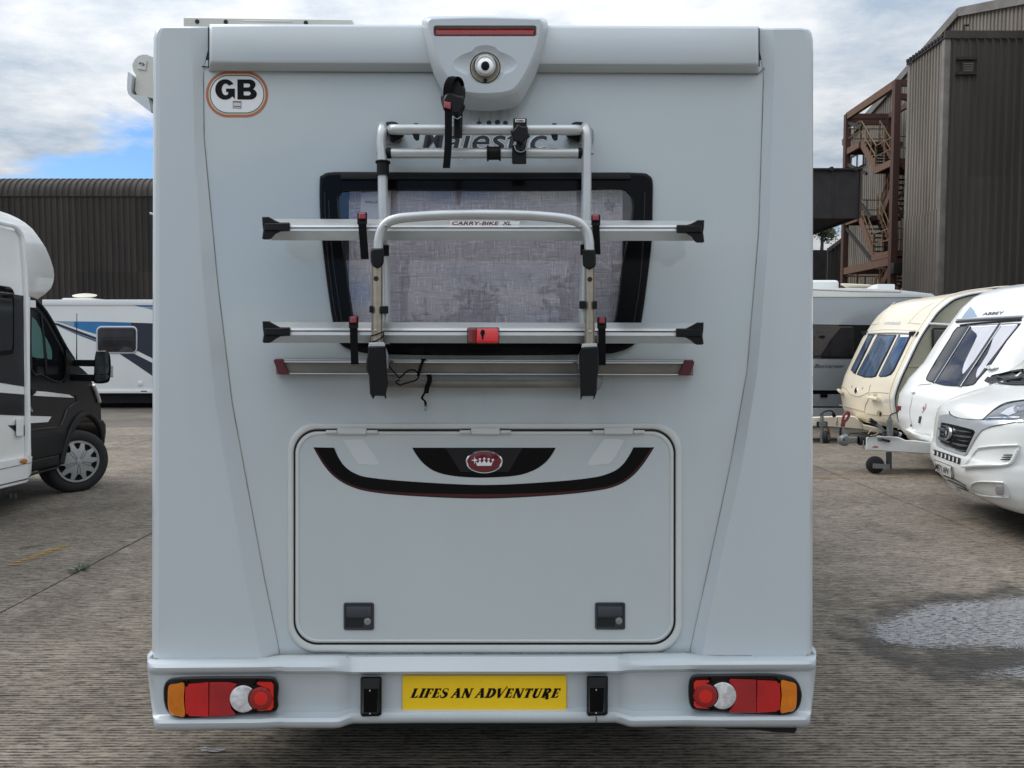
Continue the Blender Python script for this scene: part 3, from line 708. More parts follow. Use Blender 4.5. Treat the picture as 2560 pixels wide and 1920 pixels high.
mat('alu', (0.60, 0.62, 0.62), 0.34, metal=0.5, var=0.4, vscale=12, tint=(0.44, 0.45, 0.45))
mat('alu_bright', (0.85, 0.86, 0.86), 0.25, metal=0.4)
mat('alu_anodised', (0.42, 0.37, 0.29), 0.36, metal=0.7, var=0.5, vscale=20, vstretch=(1, 1, 3), tint=(0.29, 0.25, 0.20))
mat('alu_grey', (0.27, 0.255, 0.225), 0.45, metal=0.35, var=0.3, vscale=6)
mat('endcap_maroon', (0.115, 0.016, 0.026), 0.55)
mat('buckle_red', (0.30, 0.045, 0.060), 0.5)
mat('reflector_red', (0.70, 0.012, 0.010), 0.15, coat=0.7)
mat('reflector_dark', (0.18, 0.006, 0.006), 0.2, coat=0.7)
mat('plate_yellow', (0.95, 0.62, 0.012), 0.35, var=0.08, vscale=6)
mat('lens_red', (0.60, 0.006, 0.010), 0.12, coat=0.8, var=0.35, vscale=9, bump=0.0006, bscale=260)
mat('lens_red_rib', (0.44, 0.008, 0.014), 0.15, coat=0.6, var=0.3, vscale=14)
mat('lens_red_hot', (0.66, 0.014, 0.008), 0.12, coat=0.6)
mat('lens_red_dark', (0.30, 0.010, 0.010), 0.12, coat=0.6)
mat('lens_amber', (0.80, 0.215, 0.005), 0.15, coat=0.6, var=0.35, vscale=14)
mat('lens_clear', (0.80, 0.79, 0.80), 0.12, coat=0.8, var=0.5, vscale=40, bump=0.0006, bscale=260)
mat('lamp_bezel', (0.006, 0.003, 0.003), 0.15, spec=0.35)
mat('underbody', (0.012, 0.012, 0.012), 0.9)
mat('tan_plastic', (0.42, 0.38, 0.29), 0.45, var=0.3, vscale=20)
mat('wheel_silver', (0.42, 0.43, 0.44), 0.35, metal=0.3, var=0.2)
mat('tyre', (0.017, 0.017, 0.018), 0.8, bump=0.002, bscale=60)
glass('window_acrylic', (0.16, 0.15, 0.165), 0.02, 0.05)
MATS['window_acrylic'].node_tree.nodes['Fresnel'].inputs[0].default_value = 2.1     # double glazed: four reflecting faces
def blind_mat():
    m = mat('blind_weave', (0.20, 0.185, 0.215), 0.8); t = m.node_tree; p = t.nodes['Principled BSDF']; lk = t.links.new
    g = t.nodes.new('ShaderNodeNewGeometry')
    def thr(st, sc_, lo):
        mp = t.nodes.new('ShaderNodeMapping'); mp.inputs['Scale'].default_value = st; lk(g.outputs['Position'], mp.inputs[0])
        q = t.nodes.new('ShaderNodeTexNoise'); q.inputs['Scale'].default_value = sc_; q.inputs['Detail'].default_value = 2; lk(mp.outputs[0], q.inputs['Vector'])
        r = t.nodes.new('ShaderNodeMapRange'); r.inputs[1].default_value = lo; r.inputs[2].default_value = lo+0.05; lk(q.outputs['Fac'], r.inputs[0]); return r.outputs[0]
    a = thr((13, 1, 1), 17, 0.58); b = thr((1, 1, 13), 17, 0.58)
    mm = t.nodes.new('ShaderNodeMath'); mm.operation = 'MAXIMUM'; lk(a, mm.inputs[0]); lk(b, mm.inputs[1])
    c = thr((12, 1, 1), 19, 0.60); d = thr((1, 1, 12), 19, 0.60)
    m2 = t.nodes.new('ShaderNodeMath'); m2.operation = 'MAXIMUM'; lk(c, m2.inputs[0]); lk(d, m2.inputs[1])
    x = t.nodes.new('ShaderNodeMixRGB'); x.inputs[1].default_value = (0.66, 0.645, 0.68, 1); x.inputs[2].default_value = (0.92, 0.91, 0.93, 1); lk(mm.outputs[0], x.inputs[0])
    y = t.nodes.new('ShaderNodeMixRGB'); y.inputs[2].default_value = (0.50, 0.485, 0.55, 1); lk(m2.outputs[0], y.inputs[0]); lk(x.outputs[0], y.inputs[1])
    lk(y.outputs[0], p.inputs['Base Color'])
blind_mat()

D0 = 2.66
def R(px, py, w=0.0, back=0.0): return CAM + ray(px, py)*(D0-w) + Vector((0, back, 0))
def Z(ox, oy, s): return lambda pts: [(ox+x/s, oy+y/s) for x, y in pts]     # measurements from an enlarged view to photo units
zh = Z(700, 1030, 2.127); z4 = Z(350, 1600, 3.16); z5 = Z(850, 1600, 2.765); z6 = Z(1600, 1600, 3.16); zt = Z(1000, 20, 4.148)
zr = Z(620, 160, 3.352); zq = Z(1180, 160, 3.352); z7 = Z(620, 580, 3.457); z8 = Z(1220, 580, 3.457); z1_ = Z(300, 0, 4.424)

mh = empty('motorhome', (-0.1, 3.2, 0), 'silver grey motorhome seen squarely from behind with a bike rack on its rear wall', 'motorhome')
XL, XR = R(383, 900, .03).x, R(2031, 900, .03).x
# body shell behind the rear wall: floor to roof, with the overcab at the far end
bs = MB(); ya = 2.86
prof = [(ya, .33), (ya-.12, 2.62), (ya, 2.66), (8.6, 2.70), (9.4, 2.62), (9.55, 2.2), (9.1, 1.75), (8.4, 1.70), (8.4, .33)]
bs.add([(XL+.01, y, z) for y, z in prof]+[(XR-.01, y, z) for y, z in prof], [tuple(range(9)), tuple(range(17, 8, -1))]+[(i, (i+1) % 9, 9+(i+1) % 9, 9+i) for i in range(9)])
bs.obj('body_shell', 'camper_mould', mh, 20)
ub = MB(); ub.box2((XL+.12, 3.0, .29), (XR-.12, 8.3, .43)); ub.box2((-.92, 2.96, .09), (.70, 8.2, .42)); ub.obj('underbody', 'underbody', mh)  # the lower box is added to block light and blacken the ground beneath
cbm = MB(); pr2 = [(8.3, .35), (8.3, 1.72), (8.9, 1.72), (9.7, 1.25), (10.5, 1.05), (10.7, .8), (10.7, .35)]
cbm.add([(XL+.15, y, z) for y, z in pr2]+[(XR-.15, y, z) for y, z in pr2], [tuple(range(7)), tuple(range(13, 6, -1))]+[(i, (i+1) % 7, 7+(i+1) % 7, 7+i) for i in range(7)])
cbm.obj('cab', 'camper_mould', mh, 20, bevel=.06)
def wheel(c, axis, r, w, parent, name='wheel'):
    """tyre with a dished hubcap, axis pointing outwards"""
    c = Vector(c); ax = Vector(axis).normalized()
    t = MB().lathe([(r*.62, -w), (r*.9, -w), (r*.985, -w*.85), (r, -w*.5), (r*.985, -w*.15), (r*.9, 0), (r*.66, .008), (r*.63, -.01)], c, ax, 40).obj(name, 'tyre', parent, 40)
    MB().lathe([(1e-4, -.02), (r*.12, -.015), (r*.5, -.03), (r*.60, -.005), (r*.645, .004), (r*.645, -.05)], c, ax, 40).obj('hubcap', 'wheel_silver', t, 30)
    return t
for x, s in ((XL+.2, -1), (XR-.2, 1)):
    for y in (4.6, 9.7): wheel((x, y, .34), (s, 0, 0), .34, .22, mh)
# rear wall panel with the window opening
win_o = crom([(799, 452), (806, 438), (835, 430), (960, 430), (1215, 431), (1500, 431), (1600, 432), (1622, 438), (1632, 454), (1632, 510), (1630, 600), (1620, 690), (1608, 780), (1598, 832), (1585, 862), (1545, 880), (1480, 886), (1215, 889), (960, 886), (890, 878), (852, 862), (838, 832), (826, 770), (810, 650), (800, 540)], 4, True)
win_i = crom([(842, 500), (848, 482), (866, 475), (1000, 473), (1215, 474), (1420, 473), (1545, 470), (1572, 480), (1584, 505), (1580, 560), (1566, 620), (1556, 680), (1548, 750), (1536, 812), (1515, 836), (1215, 842), (960, 840), (905, 834), (884, 810), (872, 740), (858, 640), (848, 560)], 4, True)
rear = sheet('rear_panel', [[(470, 150), (1935, 150), (1905, 700), (1770, 1662), (640, 1662), (500, 700)], inset(win_o, 14)], R, 0.0, 'camper_paint', mh, grid=90)
wf = empty  # (window parts follow)
fr = loft('window', [(win_o, -.004), (win_o, .012), (inset(win_o, 2), .017), (inset(win_o, 7), .019)], R, 'gloss_black', mh, cap=False)
n_ = len(win_i)
def resample(l, n):
    d = [0]; m = len(l)
    for i in range(m): d.append(d[-1]+math.hypot(l[(i+1) % m][0]-l[i][0], l[(i+1) % m][1]-l[i][1]))
    o = []; j = 0
    for k in range(n):
        s_ = d[-1]*k/n
        while d[j+1] < s_: j += 1
        q = (s_-d[j])/max(1e-9, d[j+1]-d[j]); a, b = l[j], l[(j+1) % m]; o.append((a[0]+(b[0]-a[0])*q, a[1]+(b[1]-a[1])*q))
    return o
child(sheet('window_border', [inset(win_o, 7), win_i], R, .019, 'gloss_black', None, smooth=35), fr)
il = win_i
child(loft('reveal', [(il, .019), (inset(il, 3), .012), (inset(il, 4), -.03)], R, 'black_plastic', None, cap=False), fr)
# the raised ridges moulded in the side borders
for pts in ([(822, 500), (828, 610), (842, 720), (858, 825)], [(812, 480), (816, 600), (832, 740), (850, 845)], [(1612, 480), (1608, 600), (1598, 720), (1580, 830)]):
    child(MB().tube([R(x, y, .0195) for x, y in crom(pts, 5)], .0035, 6).obj('ridge', 'decal_charcoal', None), fr)
child(plate('hinge_rail', rrect(851, 431, 1578, 449, 2), R, .019, .028, 2, 'black_plastic', None), fr)
child(sheet('pane', inset(win_i, 2), R, .006, 'window_acrylic', None, grid=60), fr)
child(sheet('blind', [(874, 455), (1556, 455), (1556, 870), (874, 870)], R, -.035, 'blind_weave', None), fr)
child(sheet('window_shadow_gap', inset(win_o, 12), R, -.06, 'black_plastic', None), fr)
child(sheet('blind_cassette', [(1000, 440), (1432, 440), (1432, 471), (1000, 471)], R, -.028, 'black_plastic', None, thick=.02), fr)
for x in (873.5, 1555): child(MB().tube([R(x, 500, -.03), R(x, 850, -.03)], .0016, 6).obj('blind_chain', 'alu_bright', None), fr)
cdn = sheet('paper_card', [(903, 468), (978, 468), (976, 548), (900, 548)], R, -.022, 'sticker_white', None); child(cdn, fr)
child(sheet('card_stripe', [(904, 470), (977, 470), (977, 476), (903, 482)], R, -.021, 'sticker_green', None), cdn)
child(text('card_lettering', 'WALLAC', R, (912, 508), (7, 0), (0, -9), -.0205, 'print_grey', None, bold=.01, width=5.4), cdn)
child(text('maker_marks', 'AQ', R, (1516, 526), (12, 0), (0, -12), .0075, 'print_grey', None), fr)
child(text('maker_marks', '2', R, (1519, 505), (12, 0), (0, -12), .0075, 'print_grey', None), fr)
for yy in (507, 511, 515): child(sheet('maker_marks', [(1510, yy), (1538, yy), (1538, yy+1.2), (1510, yy+1.2)], R, .0075, 'print_grey', None), fr)

def grime_mat():
    m = mat('grime', (0.20, 0.195, 0.18), 0.7); t = m.node_tree; p = t.nodes['Principled BSDF']; o = t.nodes['Material Output']; g = t.nodes.new('ShaderNodeNewGeometry')
    mp = t.nodes.new('ShaderNodeMapping'); mp.inputs['Scale'].default_value = (60, 1, 3.0); t.links.new(g.outputs['Position'], mp.inputs[0])
    q = t.nodes.new('ShaderNodeTexNoise'); q.inputs['Scale'].default_value = 1; q.inputs['Detail'].default_value = 5; t.links.new(mp.outputs[0], q.inputs['Vector'])
    ed = t.nodes.new('ShaderNodeAttribute'); ed.attribute_name = 'fade'
    mr = t.nodes.new('ShaderNodeMapRange'); mr.inputs[1].default_value = 0.48; mr.inputs[2].default_value = 0.8; t.links.new(q.outputs['Fac'], mr.inputs[0])
    mu = t.nodes.new('ShaderNodeMath'); mu.operation = 'MULTIPLY'; t.links.new(mr.outputs[0], mu.inputs[0]); t.links.new(ed.outputs['Fac'], mu.inputs[1])
    tr = t.nodes.new('ShaderNodeBsdfTransparent'); ms = t.nodes.new('ShaderNodeMixShader')
    t.links.new(mu.outputs[0], ms.inputs[0]); t.links.new(tr.outputs[0], ms.inputs[1]); t.links.new(p.outputs[0], ms.inputs[2]); t.links.new(ms.outputs[0], o.inputs[0])
grime_mat()
def grime(x0, x1, y0, y1, s_, w=.0008, arch=0):
    me = bpy.data.meshes.new('dirt_streaks'); n = 24; vs = []; fs = []; fd = []
    for j in range(7):
        for i in range(n+1):
            x = x0+(x1-x0)*i/n; u = (i/n-.5)*2; vs.append(R(x, y0+(y1-y0)*j/6-arch*u*u, w)); fd.append(s_*(1-j/6)**1.3*min(1, (1-abs(u))*5))
    for j in range(6):
        for i in range(n): a_ = j*(n+1)+i; fs.append((a_, a_+1, a_+n+2, a_+n+1))
    me.from_pydata([tuple(v) for v in vs], [], fs); at_ = me.attributes.new('fade', 'FLOAT', 'POINT')
    for i, f in enumerate(fd): at_.data[i].value = f
    mobj('dirt_streaks', me, 'grime', mh, 0)
grime(1140, 1290, 276, 330, .5, arch=10); grime(840, 1600, 892, 1050, .12); grime(700, 1720, 1632, 1648, .5)
# corner mouldings: ramp up from the panel to a crease, flat face, rounded outer edge
def corner(inner, crease, outer, top, bot, sgn):
    """inner/crease/outer: x as function of y (pairs), sgn -1 left, +1 right"""
    def f(tab, y):
        if y <= tab[0][0]: return tab[0][1]
        for (a, xa), (b, xb) in zip(tab, tab[1:]):
            if y <= b: return xa+(xb-xa)*(y-a)/(b-a)
        return tab[-1][1]
    rows = []; ys = [top+4, top+12, top+30] + [top+60+(bot-top-60)*i/36 for i in range(37)]
    rowsp = []
    for k, y in enumerate(ys):
        xi, xc, xo = f(inner, y), f(crease, y), f(outer, y)
        q = 14*max(0, 1-(y-top)/26)**2 if y < top+26 else 0
        xo2 = xo - sgn*q
        ln = []
        for (x, w, bk) in ((xi, -.003, 0), (xi, .0025, 0), (xi+(xc-xi)*.5, .013, 0), (xc-sgn*2, .0235, 0), (xc+sgn*2, .0245, 0), ((xc+xo2)/2, .028, 0), (xo2-sgn*16, .030, 0), (xo2-sgn*7, .026, 0), (xo2-sgn*2, .017, 0), (xo2, .004, 0), (xo2, .004, .25)):
            ln.append(R(x, y, w*(0.85+0.95*max(0, (y-top)/(bot-top))) if w > .003 else w, bk))
        rowsp.append(ln)
    # roll the top back
    t0 = [R(f(inner, top) if i < 2 else 0, top, 0) for i in range(0)]
    tl = []
    y = top
    xi, xc, xo = f(inner, y), f(crease, y), f(outer, y)-sgn*18
    for (x, w, bk) in ((xi, -.01, 0), (xi, 0, .0), (xi+(xc-xi)*.5, .004, 0), (xc-sgn*2, .010, 0), (xc+sgn*2, .011, 0), ((xc+xo)/2, .013, 0), (xo-sgn*12, .013, 0), (xo-sgn*6, .010, 0), (xo-sgn*2, .004, 0), (xo, -.004, 0), (xo, -.004, .25)): tl.append(R(x, y, w, bk))
    tb = [p+Vector((0, .25, 0)) for p in tl]
    return MB().grid([tb, tl]+rowsp).obj('corner_moulding', 'camper_mould', mh, 14)
corner([(64, 520), (163, 519), (170, 507), (347, 509), (717, 544), (1007, 579), (1447, 660), (1636, 700)], [(64, 478), (165, 480), (347, 483), (717, 507), (1007, 537), (1447, 613), (1657, 655)],
       [(64, 384), (200, 383), (1660, 380)], 66, 1660, -1)
corner([(72, 1899), (168, 1900), (174, 1911), (579, 1898), (926, 1869), (1157, 1828), (1423, 1771), (1632, 1724)], [(72, 1935), (168, 1938), (579, 1925), (926, 1896), (1157, 1858), (1423, 1799), (1650, 1755)],
       [(72, 2033), (900, 2032), (1660, 2031)], 70, 1652, 1)
for pts in ([(508, 175), (510, 347), (545, 717), (580, 1007), (661, 1447), (699, 1634)], [(1910, 175), (1897, 579), (1868, 926), (1827, 1157), (1770, 1423), (1725, 1630)]):
    MB().tube([R(x, y, .0015) for x, y in pts], .0017, 6).obj('sealant_line', 'sealant', mh)
# roof moulding
rm = MB(); rows = []
for y, w, bk in ((60, .03, .3), (60, .03, 0), (62, .040, 0), (68, .048, 0), (150, .056, 0), (156, .053, 0), (160, .046, 0), (175, .016, 0), (178, .008, 0), (178, -.02, 0)):
    rows.append([R(x, y+(x-523)*(5.5/1374.), w*(1-q), bk) for x, q in ((523, 1), (523, .5), (526, .1), (532, 0), (700, 0), (1000, 0), (1210, 0), (1420, 0), (1700, 0), (1888, 0), (1894, .1), (1897, .5), (1897, 1))])
rm.grid(rows).obj('roof_moulding', 'camper_mould', mh, 40)
MB().tube([R(505, 166, .004), R(522, 168, .01), R(527, 176, .008), R(800, 178.5, .006), R(1083, 179.5, .006)], .0022, 6).obj('sealant_line', 'seal_rubber', mh)
MB().tube([R(1345, 181, .006), R(1600, 182, .006), R(1896, 184, .006), R(1911, 170, .006)], .0022, 6).obj('sealant_line', 'sealant', mh)
for x in (521, 1898): MB().tube([R(x, 70, .03), R(x, 166, .03)], .0018, 6).obj('sealant_line', 'seal_rubber', mh)

# camera housing at the top
ho = resample(crom(zt([(228, 140), (250, 110), (300, 90), (600, 80), (850, 77), (1150, 84), (1450, 96), (1510, 120), (1533, 165), (1520, 260), (1480, 430), (1425, 650), (1330, 850), (1240, 995), (1180, 1032), (1040, 1058), (880, 1068), (720, 1056), (590, 1025), (530, 985), (430, 840), (340, 660), (275, 420), (238, 230)]), 5, True), 96)
hi_ = resample(crom(zt([(292, 150), (300, 125), (330, 108), (600, 98), (850, 95), (1150, 101), (1430, 112), (1462, 128), (1470, 165), (1452, 260), (1418, 410), (1355, 570), (1290, 700), (1215, 810), (1150, 860), (1040, 884), (880, 893), (720, 884), (640, 862), (560, 810), (490, 720), (420, 600), (360, 430), (318, 260)]), 5, True), 96)
ci = (1213.5, 165)     # camera eye
mid = [((a[0]*.82+b[0]*.18), (a[1]*.82+b[1]*.18)) for a, b in zip(ho, hi_)]
hs_ = loft('camera_housing', [(ho, -.005), (ho, .058), (mid, .068), ([((a[0]*.25+b[0]*.75), (a[1]*.25+b[1]*.75)) for a, b in zip(ho, hi_)], .104), (hi_, .112), (inset(hi_, 3), .114)], R, 'camper_mould', mh, cap=False, smooth=40)
slot = rrect(*zt([(345, 180)])[0], *zt([(1418, 300)])[0], 7)
eyeo = resample(crom(zt([(545, 585), (575, 530), (660, 478), (745, 445), (790, 400), (885, 385), (985, 405), (1030, 448), (1110, 480), (1190, 530), (1220, 585), (1190, 630), (1110, 680), (1040, 720), (985, 775), (885, 792), (790, 775), (735, 725), (660, 685), (575, 635)]), 4, True), 72)
child(sheet('housing_face', [inset(hi_, 3), slot, eyeo], R, .114, 'camper_mould', None), hs_)
ring0 = resample(ellipse(*zt([(884, 620)])[0], 160/4.148, 162/4.148, 72, rot=pi), 72)
def align(a, b):
    k = min(range(len(b)), key=lambda i: (b[i][0]-a[0][0])**2+(b[i][1]-a[0][1])**2); r = b[k:]+b[:k]
    if area(a)*area(r) < 0: r = [r[0]]+r[:0:-1]
    return r
ring0 = align(eyeo, ring0)
child(loft('eye_dish', [(eyeo, .114), ([(a[0]*.5+b[0]*.5, a[1]*.5+b[1]*.5) for a, b in zip(eyeo, ring0)], .106), (ring0, .100), (inset(ring0, 1), .08)], R, 'camper_mould', None, cap=False, smooth=60), hs_)
child(loft('light_recess', [(slot, .114), (inset(slot, 2), .106), (inset(slot, 3), .092)], R, 'camper_mould', None), hs_)
lens = rrect(*zt([(358, 212)])[0], *zt([(1402, 288)])[0], 6)
bl = child(plate('brake_light', lens, R, .085, .104, 3, 'lens_red_dark', None), hs_)
led = MB()
for k in range(27): led.disc(R(1094+k*9.2, 78, .1035), (0, -1, 0), .0035, .002, 10)
child(led.obj('led_row', 'lens_red_hot', None), hs_)
ex, ey = zt([(884, 600)])[0]
child(loft('camera_ring', [(ellipse(*zt([(884, 620)])[0], 37.5, 38), .085), (ellipse(*zt([(884, 620)])[0], 36, 36.5), .098), (ellipse(*zt([(884, 625)])[0], 33, 33.5), .099), (ellipse(ex, ey, 27, 28), .088)], R, 'tan_plastic', None), hs_)
child(loft('camera_body', [(ellipse(ex, ey-1, 26.5, 28), .085), (ellipse(ex, ey-1, 26, 27), .118), (ellipse(ex, ey-1, 23, 24), .126), (ellipse(ex, ey, 21.5, 22), .121), (ellipse(ex, ey, 20.8, 21.3), .121), (ellipse(ex, ey, 19.5, 20), .129), (ellipse(ex, ey, 13, 14), .133)], R, 'alu_bright', None), hs_)
child(loft('camera_lens', [(ellipse(ex, ey, 11, 12), .131), (ellipse(ex, ey, 10.5, 11.5), .1345), (ellipse(ex, ey, 6, 7), .136)], R, 'gloss_black', None), hs_)
child(MB().disc(R(*zt([(884, 752)])[0], .099), (0, -1, 0), .007, .002).obj('screw', 'handle_dark', None), hs_)

# awning case along the left flank, seen end on
aw = MB(); pa = z1_([(372, 632), (335, 622), (300, 606), (250, 602), (200, 620), (160, 660), (135, 715), (145, 780), (175, 835), (172, 900), (166, 1000), (185, 1045), (372, 1090)])
def A3(px, py, back=0): return CAM + ray(px, py)*2.80 + Vector((0, back, 0))
V, T = fill2d([pa]); aw.add([A3(x, y) for x, y in V], T); aw.grid([[A3(x, y) for x, y in pa], [A3(x, y, 3.6) for x, y in pa]])
awo = aw.obj('awning', 'cream_plastic', mh, 30)
pb = z1_([(118, 815), (110, 900), (108, 1010), (122, 1060), (160, 1100), (372, 1262), (372, 1235), (345, 1115), (320, 1085), (185, 1065), (160, 1055), (152, 1020), (165, 850), (140, 825)])
ab = MB(); V, T = fill2d([pb]); ab.add([A3(x, y, -.02) for x, y in V], T); ab.grid([[A3(x, y, -.02) for x, y in pb+pb[:1]], [A3(x, y, 3.6) for x, y in pb+pb[:1]]])
child(ab.obj('awning_front_rail', 'alu', None, 30), awo)
lbl = MB(); q = z1_([(208, 645), (305, 660), (290, 780), (192, 762)]); lbl.add([A3(x, y, -.006) for x, y in q], [(0, 1, 2, 3)])
child(lbl.obj('awning_label', 'decal_pale', None, 0), awo)
for q in ([(218, 715), (238, 695), (258, 718), (248, 720), (238, 708), (226, 722)], [(262, 700), (285, 720), (262, 742), (256, 736), (272, 720), (258, 708)]):
    m_ = MB(); q = z1_(q); V, T = fill2d([q]); m_.add([A3(x, y, -.009) for x, y in V], T); child(m_.obj('arrow_mark', 'print_black', None, 0), awo)
# roof frame standing up at the left of the roof
def RF(px, py, off, back=0): return CAM + ray(px, py)*(3.05-off) + Vector((0, back, 0))
rf = plate('roof_frame', [(459, 44), (880, 49.5), (880, 72), (459, 72)], RF, -.02, 0, 1, 'cream_plastic', mh)
m_ = MB(); q = [(459, 44), (880, 49.5), (880, 72), (459, 72)]; m_.grid([[RF(x, y, -.01) for x, y in q+q[:1]], [RF(x, y, -.01, .7) for x, y in q+q[:1]]]); child(m_.obj('frame_side', 'cream_plastic', None, 0), rf)
for x, y in ((493, 54), (564.6, 55), (764.8, 57.5)): child(MB().disc(RF(x, y, .001), (0, -1, 0), .0085, .002).obj('fixing_hole', 'seal_rubber', None), rf)
child(plate('sliding_panel', [(608, 50.5), (728, 52), (728, 72), (608, 72)], RF, 0, .004, 1, 'cream_plastic', None), rf)
child(sheet('panel_gap', [(608, 53.3), (728, 54.8), (728, 55.8), (608, 54.3)], RF, .0055, 'sealant', None), rf)

# country sticker
gx0, gy0, gx1, gy1 = 515, 178, 670, 293
st_ = sheet('country_sticker', rrect(gx0, gy0, gx1, gy1, 56, 14), R, .0012, 'buckle_red', mh)
mat('sticker_orange', (0.50, 0.135, 0.06), 0.35); st_.data.materials[0] = MATS['sticker_orange']
for nm, ins, m_, o_ in (('sticker_border', 6.5, 'sticker_cream', .0018), ('sticker_border', 9.5, 'sticker_green', .0024), ('sticker_field', 12, 'sticker_white', .0030)):
    child(sheet(nm, rrect(gx0+ins, gy0+ins, gx1-ins, gy1-ins, 56-ins, 14), R, o_, m_, None), st_)
gbm = MB()
def arc_(cx, cy, rx, ry, a0, a1, n=16): return [(cx+rx*math.cos(math.radians(a0+(a1-a0)*i/n)), cy+ry*math.sin(math.radians(a0+(a1-a0)*i/n))) for i in range(n+1)]
gbl = [[arc_(.47, .5, .47, .51, 32, 318, 30)+[(.94, .02), (.94, .54), (.52, .54), (.52, .37), (.64, .37)]+arc_(.50, .5, .19, .29, 300, 40, 20)],
       [[(1.06, 0), (1.66, 0)]+arc_(1.66, .27, .33, .27, -90, 62, 10)+arc_(1.62, .745, .31, .255, -35, 90, 10)+[(1.06, 1)], [(1.36, .20)]+arc_(1.58, .30, .12, .10, -90, 90, 8)+[(1.36, .40)], [(1.36, .60)]+arc_(1.56, .70, .11, .10, -90, 90, 8)+[(1.36, .80)]]]
for lps in gbl:
    lps = [[(538+x*52.3, 248.5-y*50) for x, y in l] for l in lps]; V, T = fill2d(lps); gbm.add([R(u, v, .0042) for u, v in V], T)
child(gbm.obj('country_letters', 'print_black', None, 0), st_)
sq = z1_([(1248, 1115), (1342, 1118), (1342, 1200), (1248, 1198)]); child(sheet('crest', sq, R, .0036, 'print_grey', None), st_)
child(sheet('crest_field', z1_([(1253, 1133), (1337, 1135), (1337, 1195), (1253, 1193)]), R, .0042, 'decal_pale', None), st_)
child(sheet('crest_bar', z1_([(1250, 1116), (1340, 1118), (1340, 1130), (1250, 1128)]), R, .0046, 'sticker_orange', None), st_)
child(sheet('crest_line', z1_([(1258, 1172), (1334, 1174), (1334, 1182), (1258, 1180)]), R, .0048, 'print_grey', None), st_)

# brand lettering half hidden by the rack, with the tips of a crown above
for nm, b_, m_, o_ in (('lettering_outline', .030, 'sticker_white', .0012), ('lettering', .004, 'print_grey', .0022)):
    text(nm, 'M', R, (1056, 377), (70, 0), (0, -82), o_, m_, mh, shear=.2, bold=b_, width=56/70.); text(nm, 'ajestic', R, (1110, 377), (70, 0), (0, -82), o_, m_, mh, shear=.2, bold=b_+.006, width=258/70.)
for (x, y, r_) in ((1222.5, 307, 6), (1243.5, 306, 6.5), (1263.5, 307.5, 6)): sheet('crown_dot', ellipse(x, y, r_), R, .002, 'print_grey', mh)
sheet('crown_star', [(1197.8, 291), (1199, 303), (1206, 308), (1199, 309), (1197.8, 313), (1196, 309), (1190, 308), (1196.5, 303)], R, .002, 'print_grey', mh)

# ------------------------------------------------------------------ garage hatch
fo = rrect(719, 1057, 1706, 1632, 72, 12); fi = rrect(734, 1073, 1689, 1612, 60, 12)
loft('hatch_frame', [(fo, -.002), (inset(fo, .8), .007), (inset(fo, 3), .011), (inset(fo, 9), .013), (inset(fi, -2.5), .011), (fi, .006), (fi, -.004)], R, 'camper_trim', mh, cap=False)
sheet('hatch_seal', [inset(fi, -1), inset(fi, 14)], R, .0015, 'seal_rubber', mh)
do = rrect(738.5, 1078.5, 1684, 1606.5, 56, 12); dd = rrect(748, 1087.5, 1675, 1599, 50, 12)
dr = loft('garage_hatch', [(do, 0.0), (do, .007), (inset(do, 1.5), .011), (inset(do, 5), .0125), (inset(dd, -1), .011), (dd, .008)], R, 'camper_trim', mh, cap=False)
child(sheet('hatch_panel', inset(dd, -.5), R, .0085, 'hatch_paint', None, grid=80), dr)
for (a, b, c, d) in ((815, 843, 917, 944.5), (1149, 1177, 1250, 1277), (1481, 1510, 1583, 1611)):
    h_ = plate('hinge', rrect(b, 1070, c, 1086, 2, 3), R, .010, .021, 2, 'camper_trim', mh)
    for (p, q) in ((a, b-.5), (c+.5, d)):
        child(MB().tube([R(p, 1080, .016), R(p+.8, 1080, .016), R(q, 1080, .016)], [.004, .0065, .0065], 10).obj('hinge_barrel', 'camper_trim', None), h_)
    child(plate('hinge_leaf', rrect(b+3, 1083, c-3, 1088, 1, 3), R, .008, .016, 1, 'camper_trim', None), h_)
lo_ = crom(zh([(177, 188), (230, 278), (290, 345), (370, 393), (480, 424), (700, 446), (1080, 460), (1450, 443), (1690, 417), (1800, 388), (1875, 340), (1935, 272), (1990, 188)]), 6)
up_ = crom(zh([(1880, 188), (1852, 240), (1815, 287), (1760, 322), (1660, 349), (1430, 372), (1080, 388), (700, 370), (480, 349), (400, 327), (345, 290), (310, 240), (288, 190)]), 6)
bd = child(sheet('band_graphic', lo_+up_, R, .0096, 'decal_black', None), dr)
s1 = crom(zh([(190, 195), (242, 276), (300, 340), (378, 384), (484, 412), (700, 430), (1080, 437), (1450, 427), (1686, 405), (1792, 378), (1862, 334), (1922, 268), (1972, 195)]), 6)
s2 = crom(zh([(1983, 192), (1931, 270), (1871, 338), (1797, 386), (1689, 414), (1450, 440), (1080, 456), (700, 443), (481, 421), (373, 390), (294, 344), (235, 277), (182, 192)]), 6)
child(sheet('maroon_stripe', s1+s2, R, .0102, 'decal_maroon', None), dr)
cdp = crom(zh([(1467, 190), (1440, 235), (1400, 278), (1340, 314), (1250, 339), (1080, 349), (930, 341), (830, 318), (770, 280), (730, 235), (703, 190)]), 5)
child(sheet('centre_graphic', cdp, R, .0096, 'decal_black', None), dr)
child(sheet('centre_graphic_panel', zh([(880, 192), (1290, 192), (1215, 318), (960, 318)]), R, .0102, 'decal_charcoal', None), dr)
bx, by = zh([(1086, 264)])[0]
child(loft('badge_rim', [(ellipse(bx, by, 46.5, 29.5, 48), .009), (ellipse(bx, by, 46, 29, 48), .016), (ellipse(bx, by, 44, 27, 48), .0185), (ellipse(bx, by, 42, 25, 48), .016)], R, 'chrome', None, cap=False), dr)
